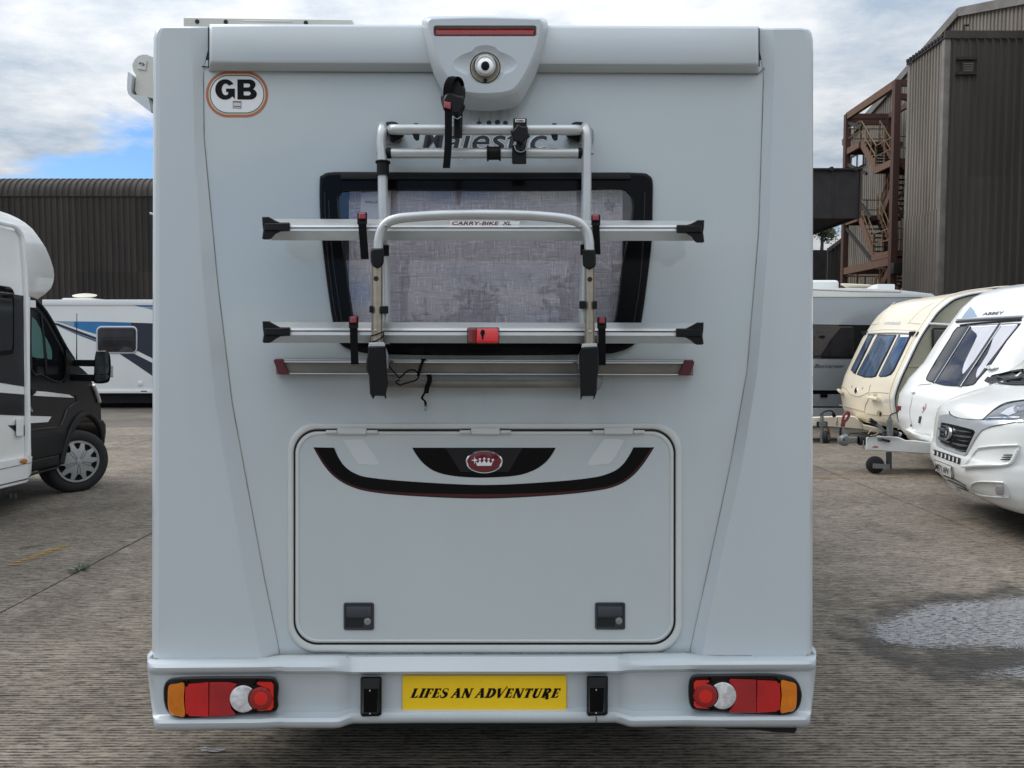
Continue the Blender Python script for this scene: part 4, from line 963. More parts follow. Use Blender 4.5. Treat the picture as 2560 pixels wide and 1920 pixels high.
child(loft('badge', [(ellipse(bx, by, 42.5, 25.5, 48), .0155), (ellipse(bx, by, 30, 17, 48), .0175), (ellipse(bx, by, 10, 6, 48), .0182)], R, 'badge_maroon', None, smooth=80), dr)
cr = zh([(1048, 286), (1043, 272), (1038, 262), (1052, 272), (1063, 257), (1073, 272), (1086, 254), (1098, 272), (1109, 257), (1118, 272), (1133, 261), (1128, 272), (1124, 286)])
child(sheet('crown_emblem', cr, R, .0192, 'sticker_white', None), dr)
cb = MB()
for x, y in zh([(1039, 256), (1063, 251), (1086, 248), (1109, 251), (1132, 255)]): cb.disc(R(x, y, .0190), (0, -1, 0), .0042, .0008, 10)
child(cb.obj('crown_emblem', 'sticker_white', None), dr)
child(sheet('crown_emblem', zh([(1035, 236), (1038, 252), (1054, 257), (1038, 261), (1035, 278), (1032, 261), (1016, 257), (1032, 252)]), R, .0200, 'sticker_white', None), dr)
for q in ([(338, 150), (430, 146), (446, 152), (520, 255), (526, 272), (516, 281), (430, 276), (408, 264), (345, 165)], [(1822, 148), (1740, 144), (1718, 152), (1645, 255), (1640, 274), (1650, 285), (1720, 276), (1760, 268), (1820, 172)]):
    child(sheet('clear_patch', crom(zh(q), 3, True), R, .0092, 'decal_pale', None), dr)
for (x0, y0, x1, y1) in ((338, 1013, 500, 1160), (1675, 1012, 1836, 1157)):
    a, b = zh([(x0, y0), (x1, y1)]); sx, sy = (b[0]-a[0])/162, (b[1]-a[1])/147
    P = lambda u, v: (a[0]+u*sx, a[1]+v*sy)
    outl = rrect(*a, *b, 6)
    hd = child(loft('hatch_handle', [(outl, .008), (outl, .012), (inset(outl, 1.5), .0145), (inset(outl, 4), .0145), (inset(outl, 5), .010)], R, 'handle_grey', None), dr)
    hd.name = 'hatch_handle'
    child(plate('handle_flap', rrect(*P(13, 22), *P(149, 79), 2), R, .009, .0155, 2, 'handle_grey', None), dr)
    child(loft('handle_recess', [(rrect(*P(12, 83), *P(106, 132), 2), .0105), (rrect(*P(15, 86), *P(103, 129), 2), .0102)], R, 'handle_dark', None), dr)
    child(sheet('lock_plate', rrect(*P(108, 84), *P(150, 132), 3), R, .0125, 'handle_grey', None, thick=.004), dr)
    lk_ = MB(); lk_.lathe([(1e-4, .004), (.006, .004), (.0115, .003), (.0125, -.003)], R(*P(128, 100), .0135), (0, -1, 0), 20); child(lk_.obj('lock', 'zinc', None), dr)
    child(MB().bar(R(*P(128, 97), .0182), R(*P(128, 103), .0182), .002, .001).obj('keyhole', 'seal_rubber', None), dr)

# ------------------------------------------------------------------ bumper
outer = [(1647, .02), (1648, .060), (1653, .088), (1661, .108), (1670, .116), (1679, .112), (1684, .098), (1688, .088), (1740, .084), (1786, .080), (1793, .088), (1800, .104), (1809, .110), (1818, .106), (1824, .094), (1826, .07), (1825, -.15)]
wing = [(1636, .02), (1638, .050), (1642, .075), (1655, .095), (1668, .105), (1678, .104), (1682, .090), (1685, .074), (1735, .062), (1780, .056), (1788, .072), (1795, .094), (1805, .104), (1813, .102), (1819, .092), (1821, .07), (1820, -.15)]
cent = [(1637, .01), (1639, .030), (1641, .042), (1643, .052), (1660, .064), (1680, .078), (1685, .070), (1688, .040), (1730, .038), (1770, .037), (1776, .050), (1782, .064), (1792, .070), (1802, .068), (1807, .058), (1809, .04), (1808, -.15)]
def lerp(a, b, t): return [(p[0]+(q[0]-p[0])*t, p[1]+(q[1]-p[1])*t) for p, q in zip(a, b)]
stn = []
def S(x, prof, dw=0.0, dy=0.0): stn.append((x, [(y+dy, w) for y, w in prof], -dw))
S(352, outer, -.40); S(352, outer, -.105); S(352, outer, -.075); S(353.5, outer, -.05); S(357, outer, -.032); S(363, outer, -.017); S(373, outer, -.006); S(390, outer); S(640, outer, 0, -2); S(672, lerp(outer, wing, .35), 0, -2); S(702, lerp(outer, wing, .8), 0, -2); S(716, wing, 0, 0); S(790, wing); S(838, wing); S(850, lerp(wing, cent, .12)); S(872, lerp(wing, cent, .78)); S(884, cent); S(905, cent)
for x in (1050, 1215, 1380): S(x, cent, 0, -1)
S(1518, cent, 0, -2); S(1538, cent, 0, -2); S(1550, lerp(wing, cent, .78), 0, -2); S(1572, lerp(wing, cent, .12), 0, -3); S(1584, wing, 0, -3); S(1640, wing, 0, -4); S(1710, wing, 0, -5); S(1724, lerp(outer, wing, .8), 0, -6); S(1756, lerp(outer, wing, .3), 0, -7); S(1790, outer, 0, -8); S(2019, outer, 0, -9); S(2035, outer, -.006, -9); S(2044, outer, -.017, -9); S(2050, outer, -.032, -9); S(2053.5, outer, -.05, -9); S(2055, outer, -.075, -9); S(2055, outer, -.105, -9); S(2055, outer, -.40, -9)
bmp = MB(); 
def bx_(x, y):   # the bumper tucks in a little towards its foot
    t = max(0, min(1, (y-1690)/130)); c = 1205
    k = 1 if x > c else -1
    e = max(0, (abs(x-c)-760)/80)
    return x - k*min(1, e)*16*t
bmp.grid([[R(bx_(x, y), y, w, bk) for y, w in pr] for x, pr, bk in stn])
mat('bumper_paint', (0.56, 0.61, 0.64), 0.26, coat=0.4, var=0.7, vscale=2.2, tint=(0.49, 0.53, 0.545))
bm_o = bmp.obj('bumper', 'bumper_paint', mh, 38)
# joint lines where the corner mouldings meet the bumper
MB().tube([R(384, 1646, .052), R(653, 1647, .044), R(676, 1641, .028), R(700, 1635, .004), R(870, 1637, .012)], .0022, 6).obj('sealant_line', 'sealant', mh)
MB().tube([R(1560, 1634, .012), R(1722, 1631, .004), R(1740, 1636, .028), R(1757, 1639, .044), R(2030, 1637, .052)], .0022, 6).obj('sealant_line', 'sealant', mh)
MB().tube([R(868, 1638, .05), R(867, 1644, .062), R(864, 1652, .07)], .0014, 6).obj('bumper_split', 'sealant', mh)
MB().tube([R(1490.5, 1790, .069), R(1491, 1800, .071), R(1490, 1807, .062)], .0014, 6).obj('bumper_split', 'seal_rubber', mh)
# lamps
def tail(zf, outl, lensl, parts, flip):
    l = crom(zf(outl), 4, True)
    body = loft('tail_light', [(l, .06), (l, .092), (inset(l, 2), .100), (inset(l, 6), .103)], R, 'lamp_bezel', mh)
    for nm, m_, pl, w0, w1, bv in parts:
        child(plate(nm, pl, R, w0, w1, bv, m_, None), body)
    return body
def circ(zf, s, c, r, cut=None): return [(zf([c])[0][0]+r/s*math.cos(a), zf([c])[0][1]+r/s*math.sin(a)) for a in [2*pi*i/36 for i in range(36)]]
def cres(zf, s, c, r, c2, r2):
    """disc c,r minus disc c2,r2 as one outline"""
    o = []; d = math.hypot(c2[0]-c[0], c2[1]-c[1]); a0 = math.atan2(c2[1]-c[1], c2[0]-c[0]); th = math.acos((d*d+r*r-r2*r2)/(2*d*r)); ph = math.acos((d*d+r2*r2-r*r)/(2*d*r2))
    for i in range(31): a = a0+th+(2*pi-2*th)*i/30; o.append((c[0]+r*math.cos(a), c[1]+r*math.sin(a)))
    b0 = a0+pi
    for i in range(1, 14): a = b0+ph-2*ph*i/14; o.append((c2[0]+r2*math.cos(a), c2[1]+r2*math.sin(a)))
    return zf(o)
lt = tail(z4, [(185, 430), (190, 365), (225, 312), (310, 294), (500, 286), (800, 284), (1030, 286), (1080, 312), (1099, 370), (1092, 460), (1095, 525), (1055, 572), (900, 586), (600, 606), (380, 622), (270, 608), (212, 560), (190, 490)], None, [
    ('amber_lens', 'lens_amber', crom(z4([(222, 380), (240, 352), (290, 345), (352, 342), (348, 470), (356, 600), (290, 600), (245, 585), (222, 540), (218, 460)]), 3, True), .10, .112, 1.2),
    ('red_lens', 'lens_red', z4([(358, 348), (542, 332), (542, 606), (362, 600), (353, 470)]), .10, .112, .6),
    ('red_lens', 'lens_red_rib', z4([(547, 332), (700, 330), (770, 345), (735, 390), (712, 440), (708, 490), (722, 540), (760, 585), (700, 600), (544, 606)]), .10, .1115, .6),
    ('red_lens', 'lens_red_hot', z4([(905, 345), (930, 330), (1040, 332), (1056, 350), (1056, 530), (1036, 555), (915, 560), (1020, 520), (1050, 465), (1020, 390)]), .10, .110, 1),
    ('reversing_lens', 'lens_clear', cres(z4, 3.16, (815, 465), 108, (955, 465), 100), .10, .113, 3),
    ('fog_lens', 'lens_red_dark', circ(z4, 3.16, (955, 465), 97), .10, .1125, 6)], 0)
child(loft('fog_bulb', [(circ(z4, 3.16, (955, 462), 60), .1122), (circ(z4, 3.16, (955, 462), 30), .1135)], R, 'lens_red_hot', None, smooth=80), lt)
rt = tail(z6, [(380, 430), (384, 335), (402, 290), (450, 270), (650, 266), (1000, 262), (1165, 280), (1240, 320), (1275, 400), (1276, 470), (1250, 545), (1190, 586), (1100, 596), (900, 586), (650, 571), (450, 556), (396, 520)], None, [
    ('amber_lens', 'lens_amber', crom(z6([(1112, 322), (1170, 326), (1220, 340), (1238, 370), (1240, 460), (1232, 530), (1210, 560), (1170, 570), (1108, 570), (1118, 440)]), 3, True), .10, .112, 1.2),
    ('red_lens', 'lens_red', z6([(925, 314), (1104, 324), (1112, 440), (1104, 566), (921, 576)]), .10, .112, .6),
    ('red_lens', 'lens_red_rib', z6([(920, 312), (710, 306), (700, 325), (740, 370), (766, 440), (740, 515), (700, 560), (710, 574), (920, 576)]), .10, .1115, .6),
    ('red_lens', 'lens_red_hot', z6([(560, 330), (540, 315), (440, 318), (424, 338), (424, 515), (444, 538), (555, 545), (450, 505), (424, 440), (450, 375)]), .10, .110, 1),
    ('reversing_lens', 'lens_clear', cres(z6, 3.16, (655, 440), 108, (518, 440), 100), .10, .113, 3),
    ('fog_lens', 'lens_red_dark', circ(z6, 3.16, (518, 440), 97), .10, .1125, 6)], 1)
child(loft('fog_bulb', [(circ(z6, 3.16, (518, 446), 60), .1122), (circ(z6, 3.16, (518, 446), 30), .1135)], R, 'lens_red_hot', None, smooth=80), rt)
for zf, b_, xs in ((z4, lt, (552, 740)), (z6, rt, (712, 915))):
    rb = MB()
    for k in range(13):
        y = 345+k*19; (a, b) = zf([(xs[0]+(8 if zf is z4 else 40), y), (xs[1]-40 if zf is z4 else xs[1], y-4)]); rb.tube([R(*a, .1105), R(*b, .1105)], .0013, 5)
    child(rb.obj('lens_ribs', 'lens_red_dark', None), b_)
for zf, b_, pts in ((z4, lt, [(367, 352), (370, 598), (910, 343), (912, 560)]), (z6, rt, [(560, 325), (560, 542), (1096, 325), (1094, 568)])):
    for p in zf(pts): child(MB().disc(R(*p, .112), (0, -1, 0), .006, .002, 12).obj('lens_screw', 'gloss_black', None), b_)
# number-plate lamps: black boxes with a sloped top facet
for (x0, y0, x1, y1, fl) in ((901, 1692, 954.5, 1791.5, 1), (1466.6, 1690, 1520, 1790, -1)):
    l = [(x0+3, y0), (x1-2, y0), (x1, y0+4), (x1-.5, y1-6), (x1-8, y1-1), (x0+4, y1), (x0, y1-6), (x0, y0+4)]
    b_ = loft('plate_lamp', [(l, .03), (l, .075), ([(x0+5, y0+4), (x1-4, y0+4), (x1-5, y0+8), (x1-8, y1-9), (x1-11, y1-6), (x0+6, y1-6), (x0+4, y1-9), (x0+4, y0+8)], .086), ([(x0+8, y0+30), (x1-9, y0+30), (x1-9, y0+31), (x1-12, y1-12), (x1-14, y1-10), (x0+10, y1-10), (x0+8, y1-12), (x0+8, y0+31)], .105)], R, 'gloss_black', mh, smooth=20)
    for yy in (y0+34, y1-8): child(MB().disc(R((x0+x1)/2-3, yy, .1045), (0, -1, 0), .0022, .002, 8).obj('screw', 'alu_bright', None), b_)
# number plate and its slanted serif lettering
np_ = plate('number_plate', rrect(1005.5, 1688.5, 1416.5, 1777.5, 7), R, .040, .048, 1.2, 'plate_yellow', mh)
def stroke(pts, ws):
    """outline of a stroke of changing width"""
    L_, R_2 = [], []
    for i, p in enumerate(pts):
        a = pts[max(0, i-1)]; b = pts[min(len(pts)-1, i+1)]; d = math.hypot(b[0]-a[0], b[1]-a[1]) or 1; nx, ny = -(b[1]-a[1])/d, (b[0]-a[0])/d
        w = ws[i]*.68; L_.append((p[0]+nx*w, p[1]+ny*w)); R_2.append((p[0]-nx*w, p[1]-ny*w))
    return L_+R_2[::-1]
def box(a, b, c, d): return [(a, b), (c, b), (c, d), (a, d)]
V_ = lambda x, t=.27: box(x-.03, 0, x-.03+t, 1)
def arc(cx, cy, rx, ry, a0, a1, n=12): return [(cx+rx*math.cos(math.radians(a0+(a1-a0)*i/n)), cy+ry*math.sin(math.radians(a0+(a1-a0)*i/n))) for i in range(n+1)]
GL = {
 'L': (.66, [V_(.1), box(.0, .92, .4, 1), box(.0, 0, .6, .08), [(.42, .08), (.66, .32), (.60, 0)]]),
 'I': (.40, [V_(.1), box(.0, .92, .4, 1), box(.0, 0, .4, .08)]),
 'F': (.64, [V_(.1), box(.0, .91, .62, 1), box(.0, 0, .4, .08), box(.3, .46, .5, .53), [(.48, .36), (.54, .36), (.54, .64), (.48, .60)], [(.44, .91), (.64, .66), (.62, 1)]]),
 'E': (.66, [V_(.1), box(.0, .91, .60, 1), box(.0, 0, .62, .08), box(.3, .46, .5, .53), [(.48, .36), (.54, .36), (.54, .64), (.48, .60)], [(.42, .91), (.62, .68), (.60, 1)], [(.44, .08), (.66, .32), (.62, 0)]]),
 'S': (.62, [stroke(crom([(.54, .72), (.50, .93), (.30, .97), (.12, .88), (.12, .68), (.30, .54), (.48, .42), (.52, .22), (.40, .05), (.20, .03), (.06, .12), (.03, .32)], 4), [.05]+[.05+.17*math.exp(-((i-24)/9.)**2) for i in range(44)])]),
 'A': (.84, [stroke([(.06, 0), (.42, 1)], [.09, .09]), stroke([(.36, 1.02), (.68, 0)], [.18, .22]), box(.2, .30, .56, .38), box(-.04, 0, .24, .07), box(.5, 0, .86, .07), stroke([(.2, .86), (.36, 1.0)], [.05, .1])]),
 'N': (.86, [stroke([(.14, 0), (.14, 1)], [.10, .10]), stroke([(.12, 1), (.70, 0)], [.2, .2]), stroke([(.72, 0), (.72, 1)], [.09, .09]), box(.0, .93, .2, 1), box(.0, 0, .3, .07), box(.56, .93, .88, 1)]),
 'D': (.80, [V_(.1), stroke([(.0, .955), (.3, .955)]+arc(.34, .5, .36, .455, 90, -90)+[(.0, .045)], [.09, .09]+[.09+.13*math.sin(pi*i/12) for i in range(13)]+[.09])]),
 'V': (.80, [stroke([(.12, 1), (.42, 0)], [.2, .18]), stroke(crom([(.42, 0), (.62, .75), (.78, 1.18)], 4), [.07]*8+[.12]), box(.0, .93, .32, 1)]),
 'T': (.72, [V_(.27), box(.02, .91, .70, 1), box(.16, 0, .58, .08), [(.0, .66), (.06, 1), (.22, .91)], [(.72, .66), (.68, 1), (.50, .91)]]),
 'U': (.82, [stroke([(.2, 1), (.2, .3)]+arc(.42, .3, .22, .26, 180, 360)+[(.64, 1)], [.2, .2]+[.2-.11*i/12 for i in range(13)]+[.09]), box(.02, .93, .40, 1), box(.52, .93, .78, 1)]),
 'R': (.82, [V_(.1), stroke([(.0, .955), (.3, .955)]+arc(.32, .73, .26, .225, 90, -90)+[(.3, .5)], [.09, .09]+[.09+.11*math.sin(pi*i/12) for i in range(13)]+[.08]), stroke(crom([(.32, .5), (.52, .2), (.6, -.08), (.76, -.04)], 4), [.2]*9+[.14, .1, .07, .05]), box(.0, 0, .4, .08)]),
}
def plate_word(s, x0, x1, base, cap, shear, w):
    adv = sum(GL[c][0]+.07 if c != ' ' else .34 for c in s)-.07; k = (x1-x0-shear*cap)/adv; x = 0
    mb = MB(); n = 0
    for c in s:
        if c == ' ': x += .34; continue
        for poly in GL[c][1]:
            q = [(x0+(x+p[0])*k+shear*cap*p[1], base-cap*p[1]) for p in poly]; V, T = fill2d([q]); n += 1
            mb.add([R(u, v, w+.00008*(n % 9)) for u, v in V], T)
        x += GL[c][0]+.07
    return mb.obj('plate_lettering', 'print_black', None, 0)
child(plate_word('LIFES AN ADVENTURE', 1025, 1404, 1744.5, 23.5, .42, .0488), np_)
# mud flap / bracket below the bumper on the right
plate('under_bracket', z6([(580, 690), (1240, 690), (1238, 712), (1222, 735), (1200, 738), (1160, 733), (1050, 728), (900, 708), (700, 706)]), R, -.05, .04, 1, 'underbody', mh)
plate('under_strip', [(640, 1800), (700, 1822), (1700, 1816), (1760, 1800)], R, -.10, -.05, 1, 'underbody', mh)  # dark strip behind the bumper's lower edge
# ================================================================== bicycle rack
bk = empty('bike_rack', (-0.1, 2.5, 1.2), 'folding aluminium bike rack with two rails, straps and a red reflector on the motorhome rear', 'bike rack')
def tubeR(name, pts, r, m, n=14, k=6, parent=bk): return MB().tube([R(*p) for p in crom(pts, k)], r, n).obj(name, m, parent, 50)
tr_ = .0168
tubeR('top_bar', [(979, 322, .02), (979, 323, .08), (983, 323.5, .118), (1000, 324, .13), (1040, 324, .13), (1215, 325, .13), (1390, 325, .13), (1425, 325, .13), (1442, 325, .118), (1446, 325, .08), (1446, 325, .02)], tr_, 'alu')
tubeR('cross_bar', [(976, 383, .105), (1000, 383, .105), (1215, 383, .105), (1430, 383, .105), (1448, 383, .105)], .0168, 'alu')
tubeR('back_tube', [(958, 330, .02), (958, 320, .05), (957, 318, .085), (955, 330, .108), (953, 360, .112), (956, 400, .112), (957.5, 500, .112), (961, 640, .112), (964, 800, .112), (962, 860, .11)], .0166, 'alu')
tubeR('back_tube', [(1462, 330, .02), (1462, 320, .05), (1463, 318, .085), (1465, 330, .108), (1467, 360, .112), (1466, 400, .112), (1466, 500, .112), (1463, 640, .112), (1460, 800, .112), (1464, 860, .11)], .0166, 'alu')
tubeR('hoop', [(945.5, 640, .292), (945.5, 618, .292), (947, 598, .292), (954, 574, .292), (970, 556, .292), (998, 546, .292), (1050, 541, .292), (1120, 537.5, .292), (1215, 536, .292), (1310, 538, .292), (1380, 543, .292), (1424, 549, .292), (1450, 559, .292), (1466, 577, .292), (1472, 600, .292), (1473.5, 620, .292), (1474, 640, .292)], .0152, 'alu')
for x, y in ((964.6, 564.5), (1450.3, 567)): MB().lathe([(.0045, -.003), (.0045, .001), (.002, .003), (1e-4, .0035)], R(x, y, .307), (0, -1, 0), 14).obj('rivet', 'steel_dull', bk)
for x in (943.5, 1475): pass
# champagne square legs with rounded groove edges
for (x0, x1, y0, y1) in ((928, 957.5, 655, 862), (1461.5, 1487, 660, 868)):
    m_ = MB(); rows = []
    c = (x0+x1)/2; h = (x1-x0)/2
    for y in (y0, y1):
        rows.append([R(c+h*u, y, w) for u, w in ((-.98, .262), (-1, .29), (-.9, .297), (-.78, .299), (-.72, .2955), (-.66, .299), (-.3, .303), (0, .304), (.3, .303), (.66, .299), (.72, .2955), (.78, .299), (.9, .297), (1, .29), (.98, .262))])
    m_.grid(rows).obj('leg', 'alu_anodised', bk, 25)
for (x, y) in ((940.5, 696.5), (1474.5, 698.5)): MB().disc(R(x, y, .3035), (0, -1, 0), .0078, .0015, 18).obj('hole_plug', 'seal_rubber', bk)
for (x, y) in ((939, 827), (1475.5, 829.5)): MB().lathe([(.006, -.004), (.006, .002), (.003, .0045), (1e-4, .005)], R(x, y, .303), (0, -1, 0), 14).obj('rivet', 'tan_plastic', bk)
# black knuckles
for q in (z7([(1068, 150), (1085, 140), (1160, 140), (1172, 155), (1174, 255), (1160, 290), (1130, 313), (1110, 313), (1078, 295), (1060, 255), (1058, 180)]), z8([(818, 165), (828, 152), (918, 152), (930, 170), (932, 280), (918, 305), (890, 322), (868, 322), (835, 305), (818, 275)])):
    plate('knuckle', crom(q, 2, True), R, .262, .316, 4, 'black_plastic', bk, bw=.014)
for (x0, y0, x1, y1, w0, w1) in ((955, 612, 973, 640, .085, .135), (1451, 611, 1462, 638, .085, .135), (923, 764, 932, 782, .25, .31), (950, 765, 971, 784, .09, .31), (1448, 752, 1464, 772, .09, .31), (1483, 752, 1493, 772, .25, .31)):
    plate('clip', rrect(x0, y0, x1, y1, 3, 3), R, w0, w1, 2, 'black_plastic', bk, bw=.006)
# corner brackets on the wall behind the top bar
for (q, q2) in ((zr([(1150, 495), (1190, 482), (1235, 486), (1262, 505), (1300, 590), (1305, 610), (1225, 655), (1190, 650), (1175, 560)]), zr([(1080, 560), (1100, 535), (1160, 530), (1285, 610), (1290, 655), (1260, 678), (1120, 672), (1082, 640)])),
                (zq([(945, 500), (905, 484), (860, 486), (832, 505), (800, 590), (792, 610), (875, 655), (905, 650), (925, 560)]), zq([(1015, 560), (1000, 538), (930, 530), (800, 610), (802, 655), (830, 678), (990, 672), (1018, 640)]))):
    plate('wall_plate', crom(q2, 2, True), R, .001, .018, 3, 'zinc', bk)
    plate('corner_bracket', crom(q, 2, True), R, .012, .092, 4, 'black_plastic', bk, bw=.012)
for x in (1040, 1386):
    plate('hook', [(x-9, 336), (x+9, 336), (x+8, 350), (x+3, 352), (x, 352), (x-5, 347)], R, .10, .135, 2, 'black_plastic', bk, bw=.006)
    plate('hook', [(x-5, 308), (x+5, 308), (x+6, 313), (x-6, 313)], R, .11, .13, 1, 'black_plastic', bk, bw=.004)
for x, y in ((944.5, 383), (1481, 383)): MB().lathe([(.005, -.004), (.005, .002), (1e-4, .004)], R(x, y, .112), (0, -1, 0), 10).obj('bolt', 'steel_dull', bk)
def sleeve(name, p, q, r): # black collar with flanged ends
    a, b = R(*p), R(*q); d = (b-a).normalized(); L_ = (b-a).length
    return MB().lathe([(r*.9, 0), (r*1.22, 0), (r*1.22, .005), (r, .007), (r, L_-.007), (r*1.18, L_-.005), (r*1.18, L_), (r*.9, L_)], a, d, 24).obj(name, 'black_plastic', bk, 30)
sleeve('sleeve', (957.3, 404, .112), (957.3, 440, .112), .0205); sleeve('sleeve', (1217.5, 383, .105), (1252, 383, .105), .0215)
for p, q in (((963, 383, .105), (979, 383, .105)), ((1445, 383, .105), (1460, 383, .105))): MB().tube([R(*p), R(*q)], .0178, 14).obj('bar_end', 'black_plastic', bk)

# ---- the two bicycle rails: sloped channel, bright lips, dark slot
def railbar(x0, x1, yl, yr, tall, cx0, cx1):
    """yl/yr: y of five section lines at the left and right end"""
    secs = [(.150, 0), (.215, 1), (.240, 2), (.246, 2.1), (.246, 2.9), (.240, 3), (.205, 4), (.150, 4.0)]
    def yy(s, t):
        i = int(math.floor(min(s, 3.999))); f = s-i; L_ = yl[i]+(yl[i+1]-yl[i])*f; R_2 = yr[i]+(yr[i+1]-yr[i])*f; return L_+(R_2-L_)*t
    rb = MB(); rows = []
    for k in range(9):
        t = k/8; x = x0+(x1-x0)*t; rows.append([R(x, yy(s, t), w) for w, s in secs]+[R(x, yy(0, t), .150)])
    rb.grid(rows); o = rb.obj('rail', 'alu', bk, 20)
    for s0, s1, m_ in ((1.0, 1.62, 'alu_bright'), (2.15, 2.95, 'alu_bright')):
        g = MB(); g.grid([[R(x0+(x1-x0)*k/8, yy(s, k/8), .2475 if s0 > 2 else (.222 if s == 1.0 else .240)) for k in range(9)] for s in (s0, s1)]); child(g.obj('rail_lip', m_, None, 0), o)
    g = MB(); g.grid([[R(x0+(x1-x0)*k/8, yy(s, k/8), .2445) for k in range(9)] for s in (1.68, 1.95)]); child(g.obj('rail_slot', 'seal_rubber', None, 0), o)
    return o, yy
ru, yu = railbar(676, 1740, [547, 562.5, 571.5, 577.5, 601], [552, 563, 571.5, 578, 602], 0, 0, 0)
rl, yl_ = railbar(676, 1740, [805, 820, 829, 838, 857], [807, 822, 831, 840, 859], 0, 0, 0)
def endcap(x, y0, y1, y2, y3, sg):
    """black flared stop: wide outer plate, waist, square sleeve. x outer edge, sg +1 for the left end"""
    q = [(x, y0), (x+sg*17, y0), (x+sg*33, y0+9), (x+sg*45, y1), (x+sg*68, y1), (x+sg*70, y1+2), (x+sg*70, y2-2), (x+sg*68, y2), (x+sg*46, y2+1), (x+sg*33, y2+8), (x+sg*24, y3-3), (x+sg*18, y3), (x+sg*4, y3), (x, y3-3), (x+sg*3, (y1+y2)/2+8), (x+sg*1, (y0+y3)/2-8)]
    m1 = plate('end_cap', q, R, .135, .252, 2, 'black_plastic', bk, bw=.01)
    child(plate('end_cap_sleeve', [(x+sg*6, y1+2), (x+sg*69, y1+1), (x+sg*69, y2-1), (x+sg*6, y2-2)], R, .25, .258, 2, 'black_plastic', None, bw=.005), m1)
endcap(655, 542, 556, 578, 599, 1); endcap(1761, 550, 562, 583, 607, -1); endcap(656, 803, 818, 840, 857.5, 1); endcap(1759.5, 806, 821, 843, 862, -1)
# maker's strip on the upper rail under the hoop
stp = sheet('name_strip', [(1126, 553), (1300, 553), (1298, 562), (1124, 562)], R, .2235, 'sticker_white', bk)
for s_, x, w_, m_ in (('CARRY-BIKE', 1130, 118, 'badge_maroon'), ('XL', 1256, 22, 'print_black')): child(text('lettering', s_, R, (x, 562.2), (11, 0), (0, -12), .2243, m_, None, shear=.2, bold=.02, width=w_/11.), stp)
# ---- lower wall rail and tube
wr = MB(); rows = []
for k in range(7):
    t = k/6; x = 690+(1733-690)*t; dy = 3*t
    rows.append([R(x, y+dy, w) for y, w in ((896, .004), (897.5, .042), (899, .046), (904.5, .048), (906.5, .044), (909, .042), (930, .040), (933, .046), (935.5, .044), (936, .004))])
wr.grid(rows); wr_o = wr.obj('wall_rail', 'alu_grey', bk, 25)
for ya, yb in ((898.5, 900.5), (902.5, 906), (932.5, 935)):
    g = MB(); g.grid([[R(x, y+3*(x-690)/1043, .0495 if ya < 930 else .0472) for x in (705, 1215, 1715)] for y in (ya, yb)]); child(g.obj('rail_lip', 'alu_bright', None, 0), wr_o)
for q in ([(683.5, 902), (687, 897.5), (708, 897), (711, 910), (722, 931), (722.5, 936), (699, 936), (694, 933), (688, 912)], [(1711, 899.5), (1731, 900), (1736, 904), (1734, 914), (1727, 932), (1724, 938), (1697, 938.5), (1697, 933), (1706, 915)]):
    child(plate('rail_end', q, R, .0, .056, 2, 'endcap_maroon', None, bw=.008), wr_o)
tubeR('lower_tube', [(955, 959, .05), (1215, 959.5, .05), (1480, 960, .05)], .0135, 'alu_grey')
for x, y in ((954, 950), (1475, 952)):
    MB().lathe([(.043, 0), (.043, .008), (.036, .014), (.026, .018), (1e-4, .018)], R(x, y, .001), (0, -1, 0), 30).obj('wall_disc', 'zinc', bk)
# black feet with their little jaws and pale collars
for q, col_ in ((z7([(1040, 992), (1180, 986), (1192, 1060), (1196, 1180), (1212, 1310), (1194, 1390), (1196, 1440), (1186, 1442), (1178, 1418), (1100, 1416), (1086, 1440), (1076, 1442), (1052, 1395), (1046, 1240), (1022, 1195), (1022, 1130), (1034, 1060)]), z7([(1044, 956), (1176, 952), (1184, 968), (1186, 992), (1040, 994)])),
                (z8([(806, 1000), (954, 992), (958, 1180), (946, 1260), (940, 1390), (916, 1446), (906, 1446), (912, 1418), (816, 1420), (808, 1448), (798, 1448), (795, 1230), (786, 1150), (787, 1060)]), z8([(815, 965), (942, 962), (944, 995), (806, 1003), (808, 985)]))):
    plate('foot', q, R, .06, .325, 3, 'black_plastic', bk, bw=.012)
    plate('foot_collar', col_, R, .25, .318, 2, 'alu', bk, bw=.006)
plate('foot_side', z7([(1188, 990), (1205, 1030), (1216, 1070), (1214, 1180), (1196, 1185)]), R, .06, .30, 1, 'zinc', bk)
plate('foot_side', z8([(806, 1005), (790, 1045), (778, 1075), (780, 1180), (800, 1190)]), R, .06, .30, 1, 'zinc', bk)
for x, y, s in ((975, 903, 1), (1442, 906, -1)): MB().tube([R(x, y, .09), R(x+s*8, y+1, .09), R(x+s*9, y+1, .09)], [.005, .005, .0025], 8).obj('bolt', 'steel_dull', bk)
# ---- reflector lamp on the lower rail
rfl = plate('reflector', rrect(1167.6, 818.5, 1248.5, 860, 5), R, .235, .262, 2, 'gloss_black', bk, bw=.004)
child(plate('reflector_lens', rrect(1169.5, 820.5, 1192, 858, 3), R, .255, .272, 3, 'reflector_dark', None, bw=.006), rfl)
child(plate('reflector_lens', rrect(1191, 820.5, 1246.5, 858, 3), R, .255, .274, 3, 'reflector_red', None, bw=.006), rfl)
child(plate('lamp_spot', crom([(1203, 826), (1207, 824), (1211, 826), (1212, 833), (1209, 841), (1208, 849), (1205, 849), (1204, 841), (1201, 833)], 3, True), R, .272, .277, 2, 'print_black', None), rfl)
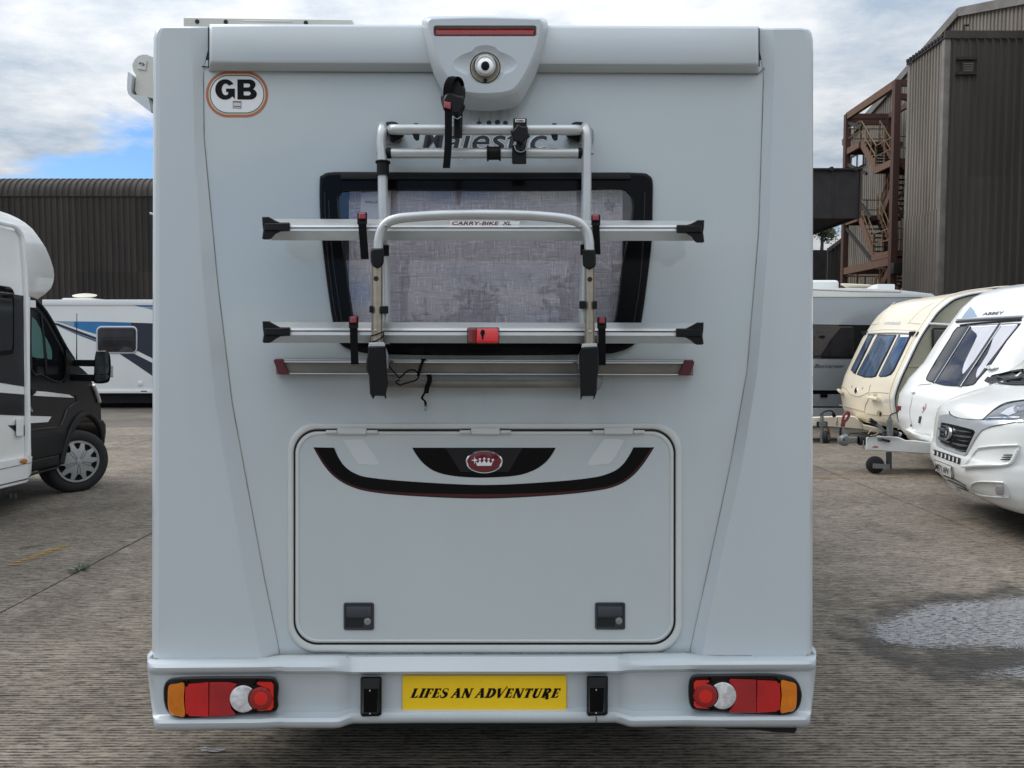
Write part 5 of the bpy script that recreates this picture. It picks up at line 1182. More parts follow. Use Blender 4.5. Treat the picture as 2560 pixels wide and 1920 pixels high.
# ---- wheel straps with red buckles
for (x0, x1, yb0, yb1, ye, lean) in ((893, 918, 531.5, 548, 648, 7), (1478, 1501, 537, 551.5, 636, 3), (872, 896, 791, 808, 911, 3), (1493, 1516, 793, 809, 913, 1)):
    c = (x0+x1)/2; w_ = (x1-x0)*.78*2.4/F
    s_ = MB().ribbon([R(*p) for p in crom([(c, yb0+3, .20), (c, yb0+1, .235), (c, yb0+6, .262), (c, yb1+4, .266), (c+lean*.4, (yb1+ye)/2, .262), (c+lean, ye, .258)], 4)], w_, .004).obj('wheel_strap', 'strap_black', bk, 40)
    child(plate('buckle_frame', rrect(x0, yb0-1, x1, yb1+14, 4), R, .236, .268, 2, 'black_plastic', None, bw=.006), s_)
    child(plate('buckle', rrect(x0+3.5, yb0, x1-4, yb1, 3), R, .262, .279, 3, 'buckle_red', None, bw=.008), s_)
# ---- arm clamp with loose strap, left
hd = plate('arm_clamp', crom(zr([(1650, 215), (1690, 110), (1730, 103), (1770, 120), (1785, 180), (1810, 185), (1824, 230), (1815, 300), (1790, 380), (1760, 440), (1660, 410), (1625, 340), (1616, 270), (1640, 235)]), 3, True), R, .16, .235, 5, 'black_plastic', bk, bw=.02)
child(MB().ribbon([R(*p) for p in crom([(1118, 244, .25), (1120, 215, .255), (1130, 195, .25), (1142, 196, .235), (1150, 210, .215), (1151, 235, .20)], 5)], .026, .005).obj('strap_loop', 'strap_black', None, 40), hd)
child(plate('clamp_jaw', crom(zr([(1650, 255), (1700, 240), (1760, 262), (1812, 280), (1790, 400), (1740, 420), (1650, 400), (1628, 330)]), 3, True), R, .225, .262, 5, 'black_plastic', None, bw=.014), hd)
child(plate('buckle', zr([(1642, 312), (1700, 322), (1698, 382), (1640, 366)]), R, .255, .271, 2, 'buckle_red', None, bw=.005), hd)
child(MB().ribbon([R(*p) for p in crom([(1121, 268, .262), (1121, 330, .258), (1120, 372, .256), (1116, 420, .252)], 6)], .0225, .005).obj('strap_tail', 'strap_black', None, 40), hd)
child(MB().tube([R(1146, 262, .19), R(1146, 300, .15), R(1146, 345, .14)], [.014, .014, .0125], 14).obj('clamp_stem', 'black_plastic', None), hd)
child(plate('clamp_block', rrect(1134, 292, 1153, 346, 4), R, .13, .185, 3, 'black_plastic', None, bw=.01), hd)
child(MB().tube([R(1136, 294, .186), R(1144, 297, .189), R(1153, 291, .186)], .002, 6).obj('clamp_ring', 'alu', None), hd)
child(plate('clamp_lever', crom([(1150, 262), (1158, 258), (1163, 266), (1160, 276), (1154, 285), (1150, 280)], 2, True), R, .15, .20, 2, 'black_plastic', None, bw=.01), hd)
# ---- arm clamp with star knob, right of centre
h2 = plate('arm_clamp', rrect(1283, 295.5, 1317, 330, 3), R, .13, .175, 2, 'black_plastic', bk, bw=.008)
child(sheet('clamp_label', rrect(1288, 297.5, 1312.5, 305.5, 1), R, .1762, 'sticker_white', None), h2)
child(text('label_lettering', 'FIAMMA', R, (1290, 304.2), (6.5, 0), (0, -7.5), .1772, 'badge_maroon', None, bold=.03, width=20.5/6.5), h2)
kn = [(1300.5+(25.5 if i % 2 == 0 else 20.5)*math.cos(pi*i/6+.26)*1.0, 335+(25.5 if i % 2 == 0 else 20.5)*math.sin(pi*i/6+.26)) for i in range(12)]
child(plate('star_knob', crom(kn, 4, True), R, .17, .205, 4, 'black_plastic', None, bw=.012), h2)
child(plate('clamp_block', rrect(1280, 362, 1316, 410.5, 4), R, .09, .165, 3, 'black_plastic', None, bw=.01), h2)
child(MB().tube([R(1301, 352, .165), R(1301, 378, .165)], .0135, 12).obj('clamp_stem', 'handle_dark', None), h2)
child(MB().tube([R(*p) for p in crom([(1287, 364, .166), (1290, 375, .172), (1301, 380, .176), (1312, 376, .172), (1316, 364, .166)], 4)], .0022, 8).obj('clamp_ring', 'zinc', None), h2)
# ---- cords
def cord(name, pts, r=.002, m='strap_black'): return MB().tube([R(*p) for p in crom(pts, 5)], r, 6).obj(name, m, bk)
cord('cord', z7([(1060, 900), (1110, 885), (1168, 868)]) and [(926.6, 840, .306), (941, 836, .310), (957.5, 831, .306), (957, 842, .300), (945, 850, .309), (926, 856, .30)])
cord('cord', [(972, 914, .11), (980, 925, .10), (992, 938, .10), (1000, 944, .10), (1018, 928, .10), (1034, 925, .10), (1044, 932, .10), (1046, 944, .10), (1036, 952, .10), (1022, 956, .10), (1008, 960, .10), (1000, 963, .10), (990, 955, .10), (1000, 949, .10)], .0025)
MB().ribbon([R(*p) for p in [(1059, 898, .06), (1052, 915, .07), (1045, 940, .085)]], .010, .003).obj('tie_strap', 'strap_black', bk)
MB().ribbon([R(*p) for p in [(1052, 898.5, .065), (1066, 899, .06)]], .006, .004, side=(0, 0, 1)).obj('tie_strap', 'strap_black', bk)
MB().ribbon([R(*p) for p in crom([(1072, 936, .07), (1074, 950, .075), (1068, 968, .07), (1065, 983, .06)], 4)], .017, .003).obj('tie_strap', 'strap_black', bk)
MB().ribbon([R(*p) for p in crom([(1062, 982, .06), (1055, 995, .05), (1063, 1004, .045), (1064, 1016, .045)], 4)], .008, .0025).obj('tie_strap', 'strap_black', bk)
cord('tie_hook', [(1064, 1012, .045), (1067, 1020, .045), (1064, 1027, .045), (1061, 1023, .045), (1063, 1018, .045)], .0016, 'steel_dull')
# ================================================================== other vehicles
mat('van_white', (0.86, 0.87, 0.855), 0.22, coat=0.5, var=0.5, vscale=1.2, tint=(0.79, 0.80, 0.78))
mat('van_charcoal', (0.018, 0.019, 0.022), 0.3, spec=0.3, coat=0.25, var=0.3, vscale=2)
mat('van_black_trim', (0.014, 0.0145, 0.016), 0.5, spec=0.3, var=0.2, vscale=4)
mat('side_glass', (0.007, 0.008, 0.010), 0.06)
mat('teal_glass', (0.085, 0.18, 0.165), 0.08)
mat('orange_marker', (0.55, 0.20, 0.02), 0.25)
mat('clear_lens', (0.45, 0.42, 0.42), 0.15, coat=0.5)
mat('caravan_white', (0.80, 0.82, 0.81), 0.3, coat=0.3, var=0.5, vscale=0.9, vstretch=(1, 1, 0.5), tint=(0.71, 0.73, 0.72))
mat('graphic_blue', (0.04, 0.22, 0.50), 0.3, var=0.4, vscale=1.5)
mat('graphic_pale_blue', (0.26, 0.36, 0.48), 0.3)
mat('graphic_navy', (0.025, 0.030, 0.050), 0.3)
mat('graphic_mid_blue', (0.06, 0.13, 0.23), 0.3)
mat('dish_cream', (0.62, 0.58, 0.46), 0.45)
mat('caravan_grey', (0.34, 0.365, 0.39), 0.25, metal=0.2, coat=0.4, var=0.5, vscale=0.8, tint=(0.29, 0.315, 0.34))
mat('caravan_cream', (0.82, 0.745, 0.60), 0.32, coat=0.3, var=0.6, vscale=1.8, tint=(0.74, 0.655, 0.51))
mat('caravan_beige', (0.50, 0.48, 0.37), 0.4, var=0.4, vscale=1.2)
mat('cream_shade', (0.42, 0.35, 0.24), 0.5)
mat('rust_stain', (0.55, 0.40, 0.21), 0.5, var=0.5, vscale=14, tint=(0.65, 0.55, 0.40))
mat('pale_stain', (0.62, 0.63, 0.62), 0.4)
mat('blue_glass', (0.030, 0.055, 0.105), 0.05, var=0.75, vscale=3.2, vstretch=(2, 4, 0.5), tint=(0.12, 0.16, 0.23), coat=0.6)
mat('curtain_glass', (0.05, 0.052, 0.048), 0.08, var=0.8, vscale=6, vstretch=(3, 3, 0.3), tint=(0.15, 0.15, 0.13))
mat('smoke_glass', (0.012, 0.011, 0.014), 0.04, spec=0.4, var=0.7, vscale=2, vstretch=(2, 3, 0.7), tint=(0.035, 0.03, 0.042), coat=0.3)
mat('galvanised', (0.27, 0.28, 0.285), 0.5, metal=0.5, var=0.3, vscale=15)
mat('grip_red', (0.20, 0.03, 0.035), 0.5)
mat('chassis_white', (0.82, 0.83, 0.825), 0.4, var=0.4, vscale=4, tint=(0.55, 0.55, 0.54))
mat('silver_paint', (0.58, 0.60, 0.63), 0.28, metal=0.35, coat=0.4)
mat('lamp_glass', (0.12, 0.13, 0.14), 0.06, coat=1.0, var=0.7, vscale=14, tint=(0.03, 0.033, 0.037))
mat('screen_glass', (0.035, 0.06, 0.052), 0.05, coat=0.8)
mat('sticker_red', (0.45, 0.05, 0.05), 0.4)
mat('plate_white', (0.85, 0.86, 0.86), 0.35)
def plane_x(X): return lambda px, py, off=0: at_x(px, py, X+off)
def plane_y(Y): return lambda px, py, off=0: at_y(px, py, Y-off)
zp = Z(0, 520, 6.383); zc = Z(0, 720, 5.53); zd = Z(0, 980, 5.53); za = Z(100, 710, 5.183); ze = Z(2020, 680, 4.879); zk = Z(2020, 960, 6.379); zg = Z(2260, 680, 5.183); zn = Z(2300, 960, 4.881)
def vx(px0, y0, px): return 858+(y0-858)*(1280-px)/(1280-px0)      # follow a level line of a side that runs straight away from the camera

# ------------------------------------------------------------------ white and charcoal motorhome at the left edge
LX = -4.6; Lm = plane_x(LX); CX_ = -4.74; Cm = plane_x(CX_)
lh = empty('white_motorhome', (-5.7, 6.5, 0), 'white and charcoal motorhome at the left edge with its front wheel turned', 'motorhome')
jy = at_x(75, 900, LX).y
MB().box2((LX-2.3, 2.3, .50), (LX, jy, 2.66)).obj('body_shell', 'van_white', lh, bevel=.05, bseg=3)
MB().box2((LX-2.15, 2.4, .30), (LX-.1, 7.45, .52)).obj('underbody', 'underbody', lh)
E = -420
def band(name, top, bot, m, off):   # top/bot: [(px, py)...] left to right, extended away off the frame
    t = [(E, vx(*top[0], E))]+top; b = [(E, vx(*bot[0], E))]+bot
    return sheet(name, t+b[::-1], Lm, off, m, lh, smooth=0)
band('charcoal_panel', zc([(0, 60), (200, 88), (325, 108)]), zc([(0, 1310), (340, 1365)]), 'van_charcoal', .003)
band('charcoal_band', zc([(0, 1445), (340, 1472)]), zd([(0, 315), (342, 330)]), 'van_charcoal', .003)
w_ = [(E, vx(0, 733, E)), (0, 733), (33, 737), (37, 746), (37, 870), (34, 884), (0, 890), (E, vx(0, 890, E))]
wo = plate('side_window', w_, Lm, .003, .016, 2, 'gloss_black', lh)
child(sheet('pane', [(E, vx(0, 744, E)), (0, 744), (30, 748), (32, 756), (32, 862), (29, 874), (0, 878), (E, vx(0, 878, E))], Lm, .0175, 'side_glass', None), wo)
wr_ = [(E, vx(0, 713, E)), (0, 713), (25, 717), (33, 724), (37, 736), (31, 733), (0, 729), (E, vx(0, 729, E))]
child(plate('window_hood', wr_, Lm, .003, .03, 2, 'gloss_black', None), wo)
tri = zd([(112, 460), (220, 457), (220, 552)]); sheet('charcoal_flash', tri, Lm, .003, 'van_charcoal', lh, smooth=0)
sheet('charcoal_flash', zd([(325, 458), (345, 458), (345, 605), (328, 605)]), Lm, .003, 'van_charcoal', lh, smooth=0)
plate('hatch_cover', rrect(*zd([(222, 365)])[0], *zd([(328, 615)])[0], 4), Lm, .003, .03, 2, 'white_paint', lh)
pp = [(E, vx(0, 553, E)), (-200, vx(0, 553, -200)), (-60, vx(0, 553, -60))]+zp([(0, 235), (110, 262), (200, 282), (270, 330), (330, 420), (355, 520), (362, 640), (385, 900), (400, 1150), (410, 1400)])+zc([(355, 300), (372, 900), (378, 1500)])+zd([(385, 500), (388, 880)])
MB().tube([Lm(x, y, .012) for x, y in crom(pp, 4)], .024, 10).obj('awning_rail', 'white_paint', lh)
fl = [(82, 742), (89, 742), (86, 1140), (76, 1140), (72, 900), (70, 742)]
plate('corner_trim', zc([(385, 128), (418, 128), (400, 130), (405, 1000), (410, 1380), (345, 1380), (335, 700), (325, 100), (330, 0), (415, 0), (415, 100)])[:1]+[(76, 742), (75.5, 745), (74.5, 960), (76, 1150), (62, 1150), (61, 960), (58, 738)], Lm, -.01, .006, 1, 'white_paint', lh)
sk = [(E, vx(80, 1140, E)), (0, vx(80, 1140, 0)), (80, 1140), (81, 1150), (77, 1186), (74, 1192), (0, vx(74, 1192, 0)), (E, vx(74, 1192, E))]
skb = zd([(0, 960), (350, 888), (430, 876), (448, 890), (435, 1130), (400, 1170), (405, 1195), (0, 1290)])
skm = [(E, vx(*skb[0], E))]+skb+[(E, vx(*skb[-1], E))]
s_ = plate('side_skirt', skm, Lm, -.05, .035, 2, 'white_paint', lh)
skl = zd([(0, 1290), (405, 1195), (400, 1225), (370, 1255), (0, 1345)])
child(plate('skirt_foot', [(E, vx(*skl[0], E))]+skl+[(E, vx(*skl[-1], E))], Lm, -.08, .02, 2, 'white_paint', None), s_)
child(MB().tube([Lm(x, y, .037) for x, y in [(E, vx(0, 1172, E))]+zd([(0, 1068), (430, 975)])], .004, 6).obj('skirt_groove', 'sealant', None), s_)
child(plate('marker_lamp', ellipse(*zd([(332, 955)])[0], 9, 6), Lm, .033, .05, 2, 'orange_marker', None), s_)
for x in (24, 36): MB().tube([Lm(x, 1232, -.5), Lm(x+2, 1246, -.5)], .02, 6).obj('step_bracket', 'galvanised', lh)
# overcab pod
pod = MB(); prows = []
for ys_, z_ in ((7.45, 2.03), (7.70, 2.05), (7.83, 2.11), (7.92, 2.17), (7.96, 2.23), (7.98, 2.30), (7.97, 2.37), (7.92, 2.47), (7.85, 2.57), (7.74, 2.66), (7.64, 2.73), (7.52, 2.775), (7.41, 2.80), (7.30, 2.815), (7.0, 2.82), (6.2, 2.80), (5.2, 2.78)):
    ys_ += .05 if ys_ > 7.1 else 0
    row = [Vector((LX-.02, min(ys_, 7.0)-.1, z_-.02))] if ys_ > 6.5 else [Vector((LX-.05, ys_, z_-.08))]
    for k in range(25):
        d_ = 1-2*k/24; x = -5.75+d_*1.0
        q = (1-abs(d_)**2.0); row.append(Vector((x, ys_*(1+(.10*q if ys_ > 7.2 else 0)), z_ + (0 if ys_ > 7.2 else .02*q))))
    row.append(Vector((LX-2.28, min(ys_, 7.0)-.1, z_-.02)))
    prows.append(row)
pod.grid(prows); pod.obj('overcab_pod', 'van_white', lh, 60)
MB().box2((LX-2.2, jy-.3, 1.95), (LX-.1, jy+.28, 2.02)).obj('pod_floor', 'van_white', lh)
# cab
cab_side = zc([(385, 128), (480, 150), (560, 215), (640, 320), (730, 460), (840, 670), (930, 840), (1020, 985), (1060, 1060), (1130, 1110), (1220, 1195), (1280, 1330), (1340, 1450)])+zd([(1375, 130), (1395, 250), (1400, 380), (1430, 400), (1462, 450), (1465, 560), (1440, 740), (1420, 820)])
arch = zd([(1385, 690), (1360, 560), (1320, 460), (1260, 400), (1190, 383), (1120, 400), (1060, 470), (1000, 580), (950, 720), (900, 880), (860, 1000)])
sill = zd([(800, 1015), (640, 1055), (440, 1110), (405, 1180), (395, 1100), (400, 600)])
cside = cab_side+arch+sill
cb_ = MB(); V, T = fill2d([cside]); rows = []
for dx, gy_, in ((0, 0), (-.05, .02), (-.25, .10), (-.9, .22), (-1.4, .22), (-1.9, .10), (-1.97, .02), (-2.02, 0)):
    r_ = []
    for x, y in cside:
        p = at_x(x, y, CX_); q = max(0, (p.y-8.0))/.8; r_.append(p+Vector((dx - (.10 if dx < -1.9 else -.0)*0, gy_*min(1, q) + (0), 0)))
    rows.append(r_+[r_[0]])
cb_.grid(rows); cb_.add([at_x(x, y, CX_) for x, y in V], T)
cb_.obj('cab_body', 'van_charcoal', lh, 30)
MB().box2((CX_-1.9, 7.4, .5), (CX_-.35, 8.75, 1.0)).obj('engine_bay', 'underbody', lh)
wp_ = zc([(428, 285), (500, 300), (590, 390), (680, 540), (780, 720), (870, 890), (905, 990), (905, 1200), (870, 1285), (800, 1300), (700, 1265), (560, 1190), (430, 1130)])
cw = sheet('cab_window', wp_, Cm, .006, 'side_glass', lh, thick=.01, back=(-1, 0, 0))
child(MB().tube([Cm(x, y, .008) for x, y in crom(wp_+wp_[:1], 2)], .010, 6).obj('window_seal', 'dark_rubber', None), cw)
child(sheet('through_glass', zc([(428, 395), (455, 405), (500, 450), (560, 560), (590, 680), (608, 830), (617, 972), (520, 968), (428, 945)]), Cm, .0085, 'teal_glass', None, smooth=0), cw)  # teal patches stand in for daylight seen through the far window
child(sheet('through_glass', zc([(622, 665), (650, 710), (690, 790), (715, 860), (722, 930), (715, 990), (655, 980), (640, 850)]), Cm, .0085, 'teal_glass', None, smooth=0), cw)
child(plate('window_bar', zc([(560, 330), (590, 370), (640, 860), (660, 1180), (630, 1200), (600, 800)]), Cm, .007, .014, 1, 'van_black_trim', None), cw)
plate('mirror_base', zc([(905, 850), (960, 930), (1020, 985), (1060, 1000), (1000, 1090), (985, 1200), (960, 1290), (880, 1310), (905, 1200), (910, 1000)]), Cm, .0, .05, 2, 'van_black_trim', lh)
MB().tube([Cm(x, y, .012) for x, y in zc([(400, 135), (480, 158), (555, 225), (640, 335), (730, 480), (840, 690), (920, 835), (1020, 985)])], .016, 8).obj('pillar_gutter', 'van_black_trim', lh)
MB().tube([Cm(x, y, .02) for x, y in zc([(922, 850), (965, 930), (1025, 990)])], .012, 8).obj('pillar_highlight_trim', 'van_charcoal', lh)
for pl, m_ in ((zc([(505, 1425), (640, 1435), (960, 1475), (1025, 1518), (760, 1505), (450, 1487)]), 'white_paint'), (zd([(405, 330), (712, 340), (665, 415), (405, 432)]), 'white_paint')):
    sheet('white_stripe', pl, Cm, .004, m_, lh, smooth=0)
plate('door_handle', zc([(425, 1385), (500, 1385), (512, 1400), (505, 1440), (460, 1480), (430, 1480)]), Cm, .0, .045, 2, 'van_black_trim', lh)
plate('lock', ellipse(*zd([(437, 240)])[0], 3.4, 7, rot=-.3), Cm, .0, .012, 1, 'chrome', lh)
plate('lower_door_cladding', zd([(405, 610), (930, 540), (905, 640), (870, 800), (850, 850), (640, 905), (440, 950), (425, 890)]), Cm, .0, .022, 2, 'van_black_trim', lh)
plate('sill_cladding', zd([(440, 950), (640, 905), (820, 868), (815, 990), (830, 1005), (640, 1050), (440, 1100)]), Cm, .0, .03, 2, 'van_black_trim', lh)
plate('side_step', zd([(405, 1120), (640, 1065), (830, 1010), (800, 1060), (640, 1100), (405, 1165)]), Cm, -.05, .06, 2, 'van_charcoal', lh)
MB().tube([Cm(x, y, .006) for x, y in zd([(420, 530), (600, 510), (800, 495), (840, 470), (880, 380), (920, 250), (1000, 180), (1080, 140)])], .010, 6).obj('swage_line', 'van_charcoal', lh)
MB().tube([Cm(x, y, .012) for x, y in crom(zd([(850, 990), (880, 850), (930, 660), (1000, 480), (1090, 345), (1190, 295), (1270, 330), (1340, 420), (1395, 560), (1415, 700)]), 4)], .028, 8).obj('wheel_arch_trim', 'van_black_trim', lh)
MB().tube([Cm(x, y, .004) for x, y in zc([(1045, 1480), (1055, 1540), (1080, 1590)])], .004, 6).obj('panel_gap', 'dark_rubber', lh)
MB().tube([Cm(x, y, .02) for x, y in zc([(1290, 1340), (1330, 1430), (1360, 1520), (1378, 1580)])], .020, 8).obj('headlight', 'clear_lens', lh)
plate('bumper_corner', zd([(1340, 400), (1400, 385), (1462, 450), (1465, 560), (1440, 740), (1415, 830), (1395, 640), (1380, 500)]), Cm, -.02, .03, 2, 'van_black_trim', lh)
MB().tube([Cm(x, y, .0) for x, y in zc([(1060, 990), (1060, 890), (1062, 350)])], [.008, .006, .0035], 6).obj('aerial', 'black_plastic', lh)
# door mirror held out on two arms, glass facing back to us
MY = 8.05; Mm = plane_y(MY)
ma = MB(); 
for (a, b, h) in ((zc([(1010, 1035)])[0], zc([(1310, 1040)])[0], .040), (zc([(1000, 1235)])[0], zc([(1310, 1245)])[0], .042)):
    ma.bar(at_x(*a, CX_), at_y(*b, MY+.05), .06, h*1.7)
ma.obj('mirror_arms', 'van_black_trim', lh)
mo = crom(zc([(1325, 880), (1350, 868), (1440, 866), (1490, 880), (1520, 930), (1532, 1030), (1530, 1170), (1520, 1260), (1490, 1305), (1400, 1322), (1320, 1318), (1295, 1290), (1300, 1150), (1305, 1000)]), 3, True)
mr = loft('door_mirror', [(inset(mo, 5), -.12), (mo, -.06), (mo, .0), (inset(mo, 2), .012)], Mm, 'gloss_black', lh)
child(sheet('mirror_glass', crom(zc([(1340, 890), (1440, 880), (1490, 900), (1500, 1000), (1495, 1180), (1320, 1185), (1315, 1050)]), 2, True), Mm, .014, 'smoke_glass', None), mr)
mat('mirror_dark', (0.10, 0.115, 0.12), 0.05, metal=0.9, var=0.8, vscale=14, tint=(0.03, 0.035, 0.038)); mr.children[0].data.materials[0] = MATS['mirror_dark']  # dark mottled colour stands in for the dark view it reflects
child(sheet('wide_angle_glass', crom(zc([(1320, 1200), (1495, 1195), (1492, 1250), (1440, 1280), (1330, 1290)]), 2, True), Mm, .014, 'mirror_dark', None), mr)
child(plate('indicator', rrect(*zc([(1512, 1068)])[0], *zc([(1568, 1235)])[0], 3), Mm, -.05, .0, 2, 'clear_lens', None), mr)
# steered front wheel with a ten-arm cover
def front_wheel(c, ax, r, parent):
    c = Vector(c); ax = Vector(ax).normalized()
    t = MB().lathe([(r*.60, -.21), (r*.9, -.215), (r*.985, -.19), (r, -.11), (r*.985, -.03), (r*.92, -.005), (r*.80, .002), (r*.70, -.004), (r*.665, -.014), (r*.66, -.05)], c, ax, 48).obj('front_wheel', 'tyre', parent, 40)
    R0 = r*.655; u = ax.cross(Vector((0, 0, 1))).normalized(); v = ax.cross(u)
    mp = lambda a, b, off: c + u*a + v*b + ax*off
    circ_ = lambda q, n=60: [(q*math.cos(2*pi*i/n), q*math.sin(2*pi*i/n)) for i in range(n)]
    holes = []
    for k in range(10):
        a0 = 2*pi*(k+.5)/10; h = .20 if k % 2 else .235
        holes.append([(R0*q*math.cos(a0+d), R0*q*math.sin(a0+d)) for q, d in ((.90, -h), (.92, 0), (.90, h), (.66, h*.55), (.60, 0), (.66, -h*.55))])
    child(sheet('wheel_cover', [circ_(R0)]+holes, lambda a, b, off: mp(a, b, off+.028*(1-min(1, (math.hypot(a, b)/R0))**2)), -.006, 'wheel_silver', None, grid=.03, thick=.012, back=tuple(-ax)), t)
    child(MB().disc(c-ax*.04, ax, R0*.99, .006, 40).obj('wheel_disc', 'underbody', None), t)
    child(MB().lathe([(R0*1.02, -.012), (R0*1.0, .004), (R0*.95, .004), (R0*.93, -.008)], c, ax, 48).obj('wheel_rim', 'wheel_silver', None), t)
    child(MB().lathe([(R0*.13, .018), (R0*.12, .030), (R0*.05, .033), (1e-4, .033)], c, ax, 20).obj('hub_cap', 'wheel_silver', None), t)
    g = MB()
    for k in range(5):
        a0 = 2*pi*k/5+.3
        for d in (-.09, .09): g.tube([mp(R0*q*math.cos(a0+d*(1.2-q)*2), R0*q*math.sin(a0+d*(1.2-q)*2), .024-.028*q*q) for q in (.16, .4, .62)], .0022, 5)
    child(g.obj('cover_ridge', 'handle_grey', None), t)
    return t
wc = at_y(195, 1154, 8.22); front_wheel(wc, (.80, -.60, 0.02), .338, lh)
wheel((LX-.1, 3.6, .338), (1, 0, 0), .338, .22, lh)

# ------------------------------------------------------------------ white caravan with blue graphics, far left
KY = 19.0; Km = plane_y(KY)
kc = empty('blue_graphic_caravan', (-9, KY+1, 0), 'white caravan with blue and navy swoosh graphics parked before the warehouse', 'caravan')
kx0 = at_y(108, 900, KY).x; kx1 = kx0+6.6; kzt = at_y(200, 751, KY).z; kzb = at_y(300, 983, KY).z
MB().box2((kx0, KY, kzb), (kx1, KY+2.25, kzt)).obj('body_shell', 'caravan_white', kc, bevel=.10, bseg=4)
def Ks(name, pts, m, off=.004): return sheet(name, za(pts), Km, off, m, kc, smooth=0)
MB().box2((kx0+.03, KY-.025, kzt-.12), (kx1-.03, KY+.1, kzt+.02)).obj('roof_rail', 'white_paint', kc, bevel=.02)
MB().tube([Km(x, y, .01) for x, y in za([(90, 222), (750, 236), (1480, 248)])], .008, 6).obj('rail_groove', 'sealant', kc)
MB().box2((kx0+.02, KY-.03, kzb), (kx1-.02, KY+.05, kzb+.085)).obj('side_skirt', 'white_paint', kc, bevel=.012)
MB().box2((kx0+.1, KY+.15, .12), (kx1-.1, KY+2.1, kzb)).obj('underbody', 'underbody', kc)
for xw in (2.9, 3.9): wheel((kx0+xw, KY+.05, .3), (0, -1, 0), .3, .2, kc)
Ks('graphic_fade', [(175, 480), (440, 484), (440, 560), (300, 512)], 'graphic_pale_blue')
Ks('graphic_swoosh', [(440, 484), (760, 488), (1180, 500), (1180, 545), (760, 560), (740, 655), (560, 600), (440, 560)], 'graphic_blue')
Ks('graphic_panel', [(1180, 500), (1475, 510), (1460, 965), (1250, 860), (1250, 620), (1180, 560)], 'graphic_navy')
Ks('graphic_bar', [(175, 500), (240, 512), (725, 690), (725, 722), (440, 622), (200, 528)], 'graphic_navy')
Ks('graphic_underline', [(205, 532), (440, 626), (725, 726), (725, 750), (440, 640)], 'graphic_mid_blue')
Ks('graphic_bar', [(1030, 905), (1225, 905), (1455, 1022), (1455, 1190), (1250, 1050)], 'graphic_navy')
Ks('graphic_tip', [(1200, 272), (1485, 278), (1485, 300), (1300, 296)], 'graphic_blue'); Ks('graphic_tip', [(1330, 302), (1485, 304), (1485, 350), (1440, 330)], 'graphic_pale_blue')
wl = rrect(*za([(728, 545)])[0], *za([(1262, 900)])[0], 13, 6)
kw = loft('window', [(wl, .0), (wl, .02), (inset(wl, 1.5), .03), (inset(wl, 3.5), .03), (inset(wl, 4), .02)], Km, 'silver_paint', kc)
child(plate('pane', inset(wl, 4), Km, .02, .04, 3, 'smoke_glass', None), kw)
child(sheet('curtain', za([(1020, 870), (1090, 812), (1180, 830), (1200, 865)]), Km, .0415, 'handle_grey', None, smooth=0), kw)
plate('service_socket', rrect(*za([(1265, 1262)])[0], *za([(1322, 1318)])[0], 2), Km, .0, .03, 1.5, 'caravan_white', kc)
plate('side_marker', rrect(*za([(1305, 1382)])[0], *za([(1385, 1396)])[0], 1), Km, .03, .04, .4, 'rust_light', kc)
p0 = at_y(*za([(580, 158)])[0], KY+.9); MB().lathe([(1e-4, -.06), (.12, -.05), (.27, 0), (.285, .02), (.2, .04), (1e-4, .05)], p0, (0.06, -.22, 1), 28).obj('satellite_dish', 'dish_cream', kc)
MB().box2((p0.x-.08, p0.y-.08, kzt-.05), (p0.x+.08, p0.y+.08, p0.z)).obj('dish_mount', 'dish_cream', kc)
MB().box2((kx0+.2, KY+.5, kzt), (kx0+.95, KY+1.3, kzt+.09)).obj('roof_vent', 'caravan_white', kc, bevel=.05)

# ------------------------------------------------------------------ grey twin caravan, side on behind the cream one
BY = 14.5; Bm = plane_y(BY)
bc = empty('grey_caravan', (5, BY+1, 0), 'long grey caravan with a black window band seen side on behind the cream caravan', 'caravan')
bx1 = at_y(2362, 740, BY).x; bzt = at_y(2150, 737, BY).z; bzb = at_y(2050, 1022, BY).z; bz2 = at_y(2150, 719, BY).z
bb = MB(); pr = [(bx1-7.2, bzb), (bx1-7.25, bzt-.25), (bx1-7.0, bzt), (bx1-.5, bzt-.02), (bx1+.05, bzt-.35), (bx1+.35, bzt-1.2), (bx1+.3, bzb)]
bb.add([(x, BY, z) for x, z in pr]+[(x, BY+2.3, z) for x, z in pr], [tuple(range(7)), tuple(range(13, 6, -1))]+[(i, (i+1) % 7, 7+(i+1) % 7, 7+i) for i in range(7)])
bb.obj('body_shell', 'caravan_grey', bc, 20, bevel=.05)
rt_ = MB(); pr = [(bx1-7.2, bzt-.02), (bx1-7.1, bz2), (bx1-1.6, bz2-.01), (bx1-.9, bz2-.04), (bx1-.25, bzt+.02), (bx1-.05, bzt-.1), (bx1-.5, bzt-.05)]
rt_.add([(x, BY-.02, z) for x, z in pr]+[(x, BY+2.3, z) for x, z in pr], [tuple(range(7)), tuple(range(13, 6, -1))]+[(i, (i+1) % 7, 7+(i+1) % 7, 7+i) for i in range(7)])
rt_.obj('roof', 'caravan_white', bc, 20, bevel=.02)
MB().tube([Bm(x, y, .022) for x, y in ze([(60, 215), (600, 238), (1130, 245), (1140, 200)])], .008, 6).obj('roof_seam', 'sealant', bc)
def Bs(name, pts, m, off=.006): return sheet(name, ze(pts), Bm, off, m, bc, smooth=0)
wbd = Bs('window_band', [(-1700, 630), (60, 638), (620, 645), (1300, 655), (1300, 1062), (60, 1058), (-1700, 1050)], 'side_glass')
child(plate('window', rrect(*ze([(-900, 665)])[0], *ze([(560, 1035)])[0], 9), Bm, .006, .02, 3, 'smoke_glass', None), wbd)
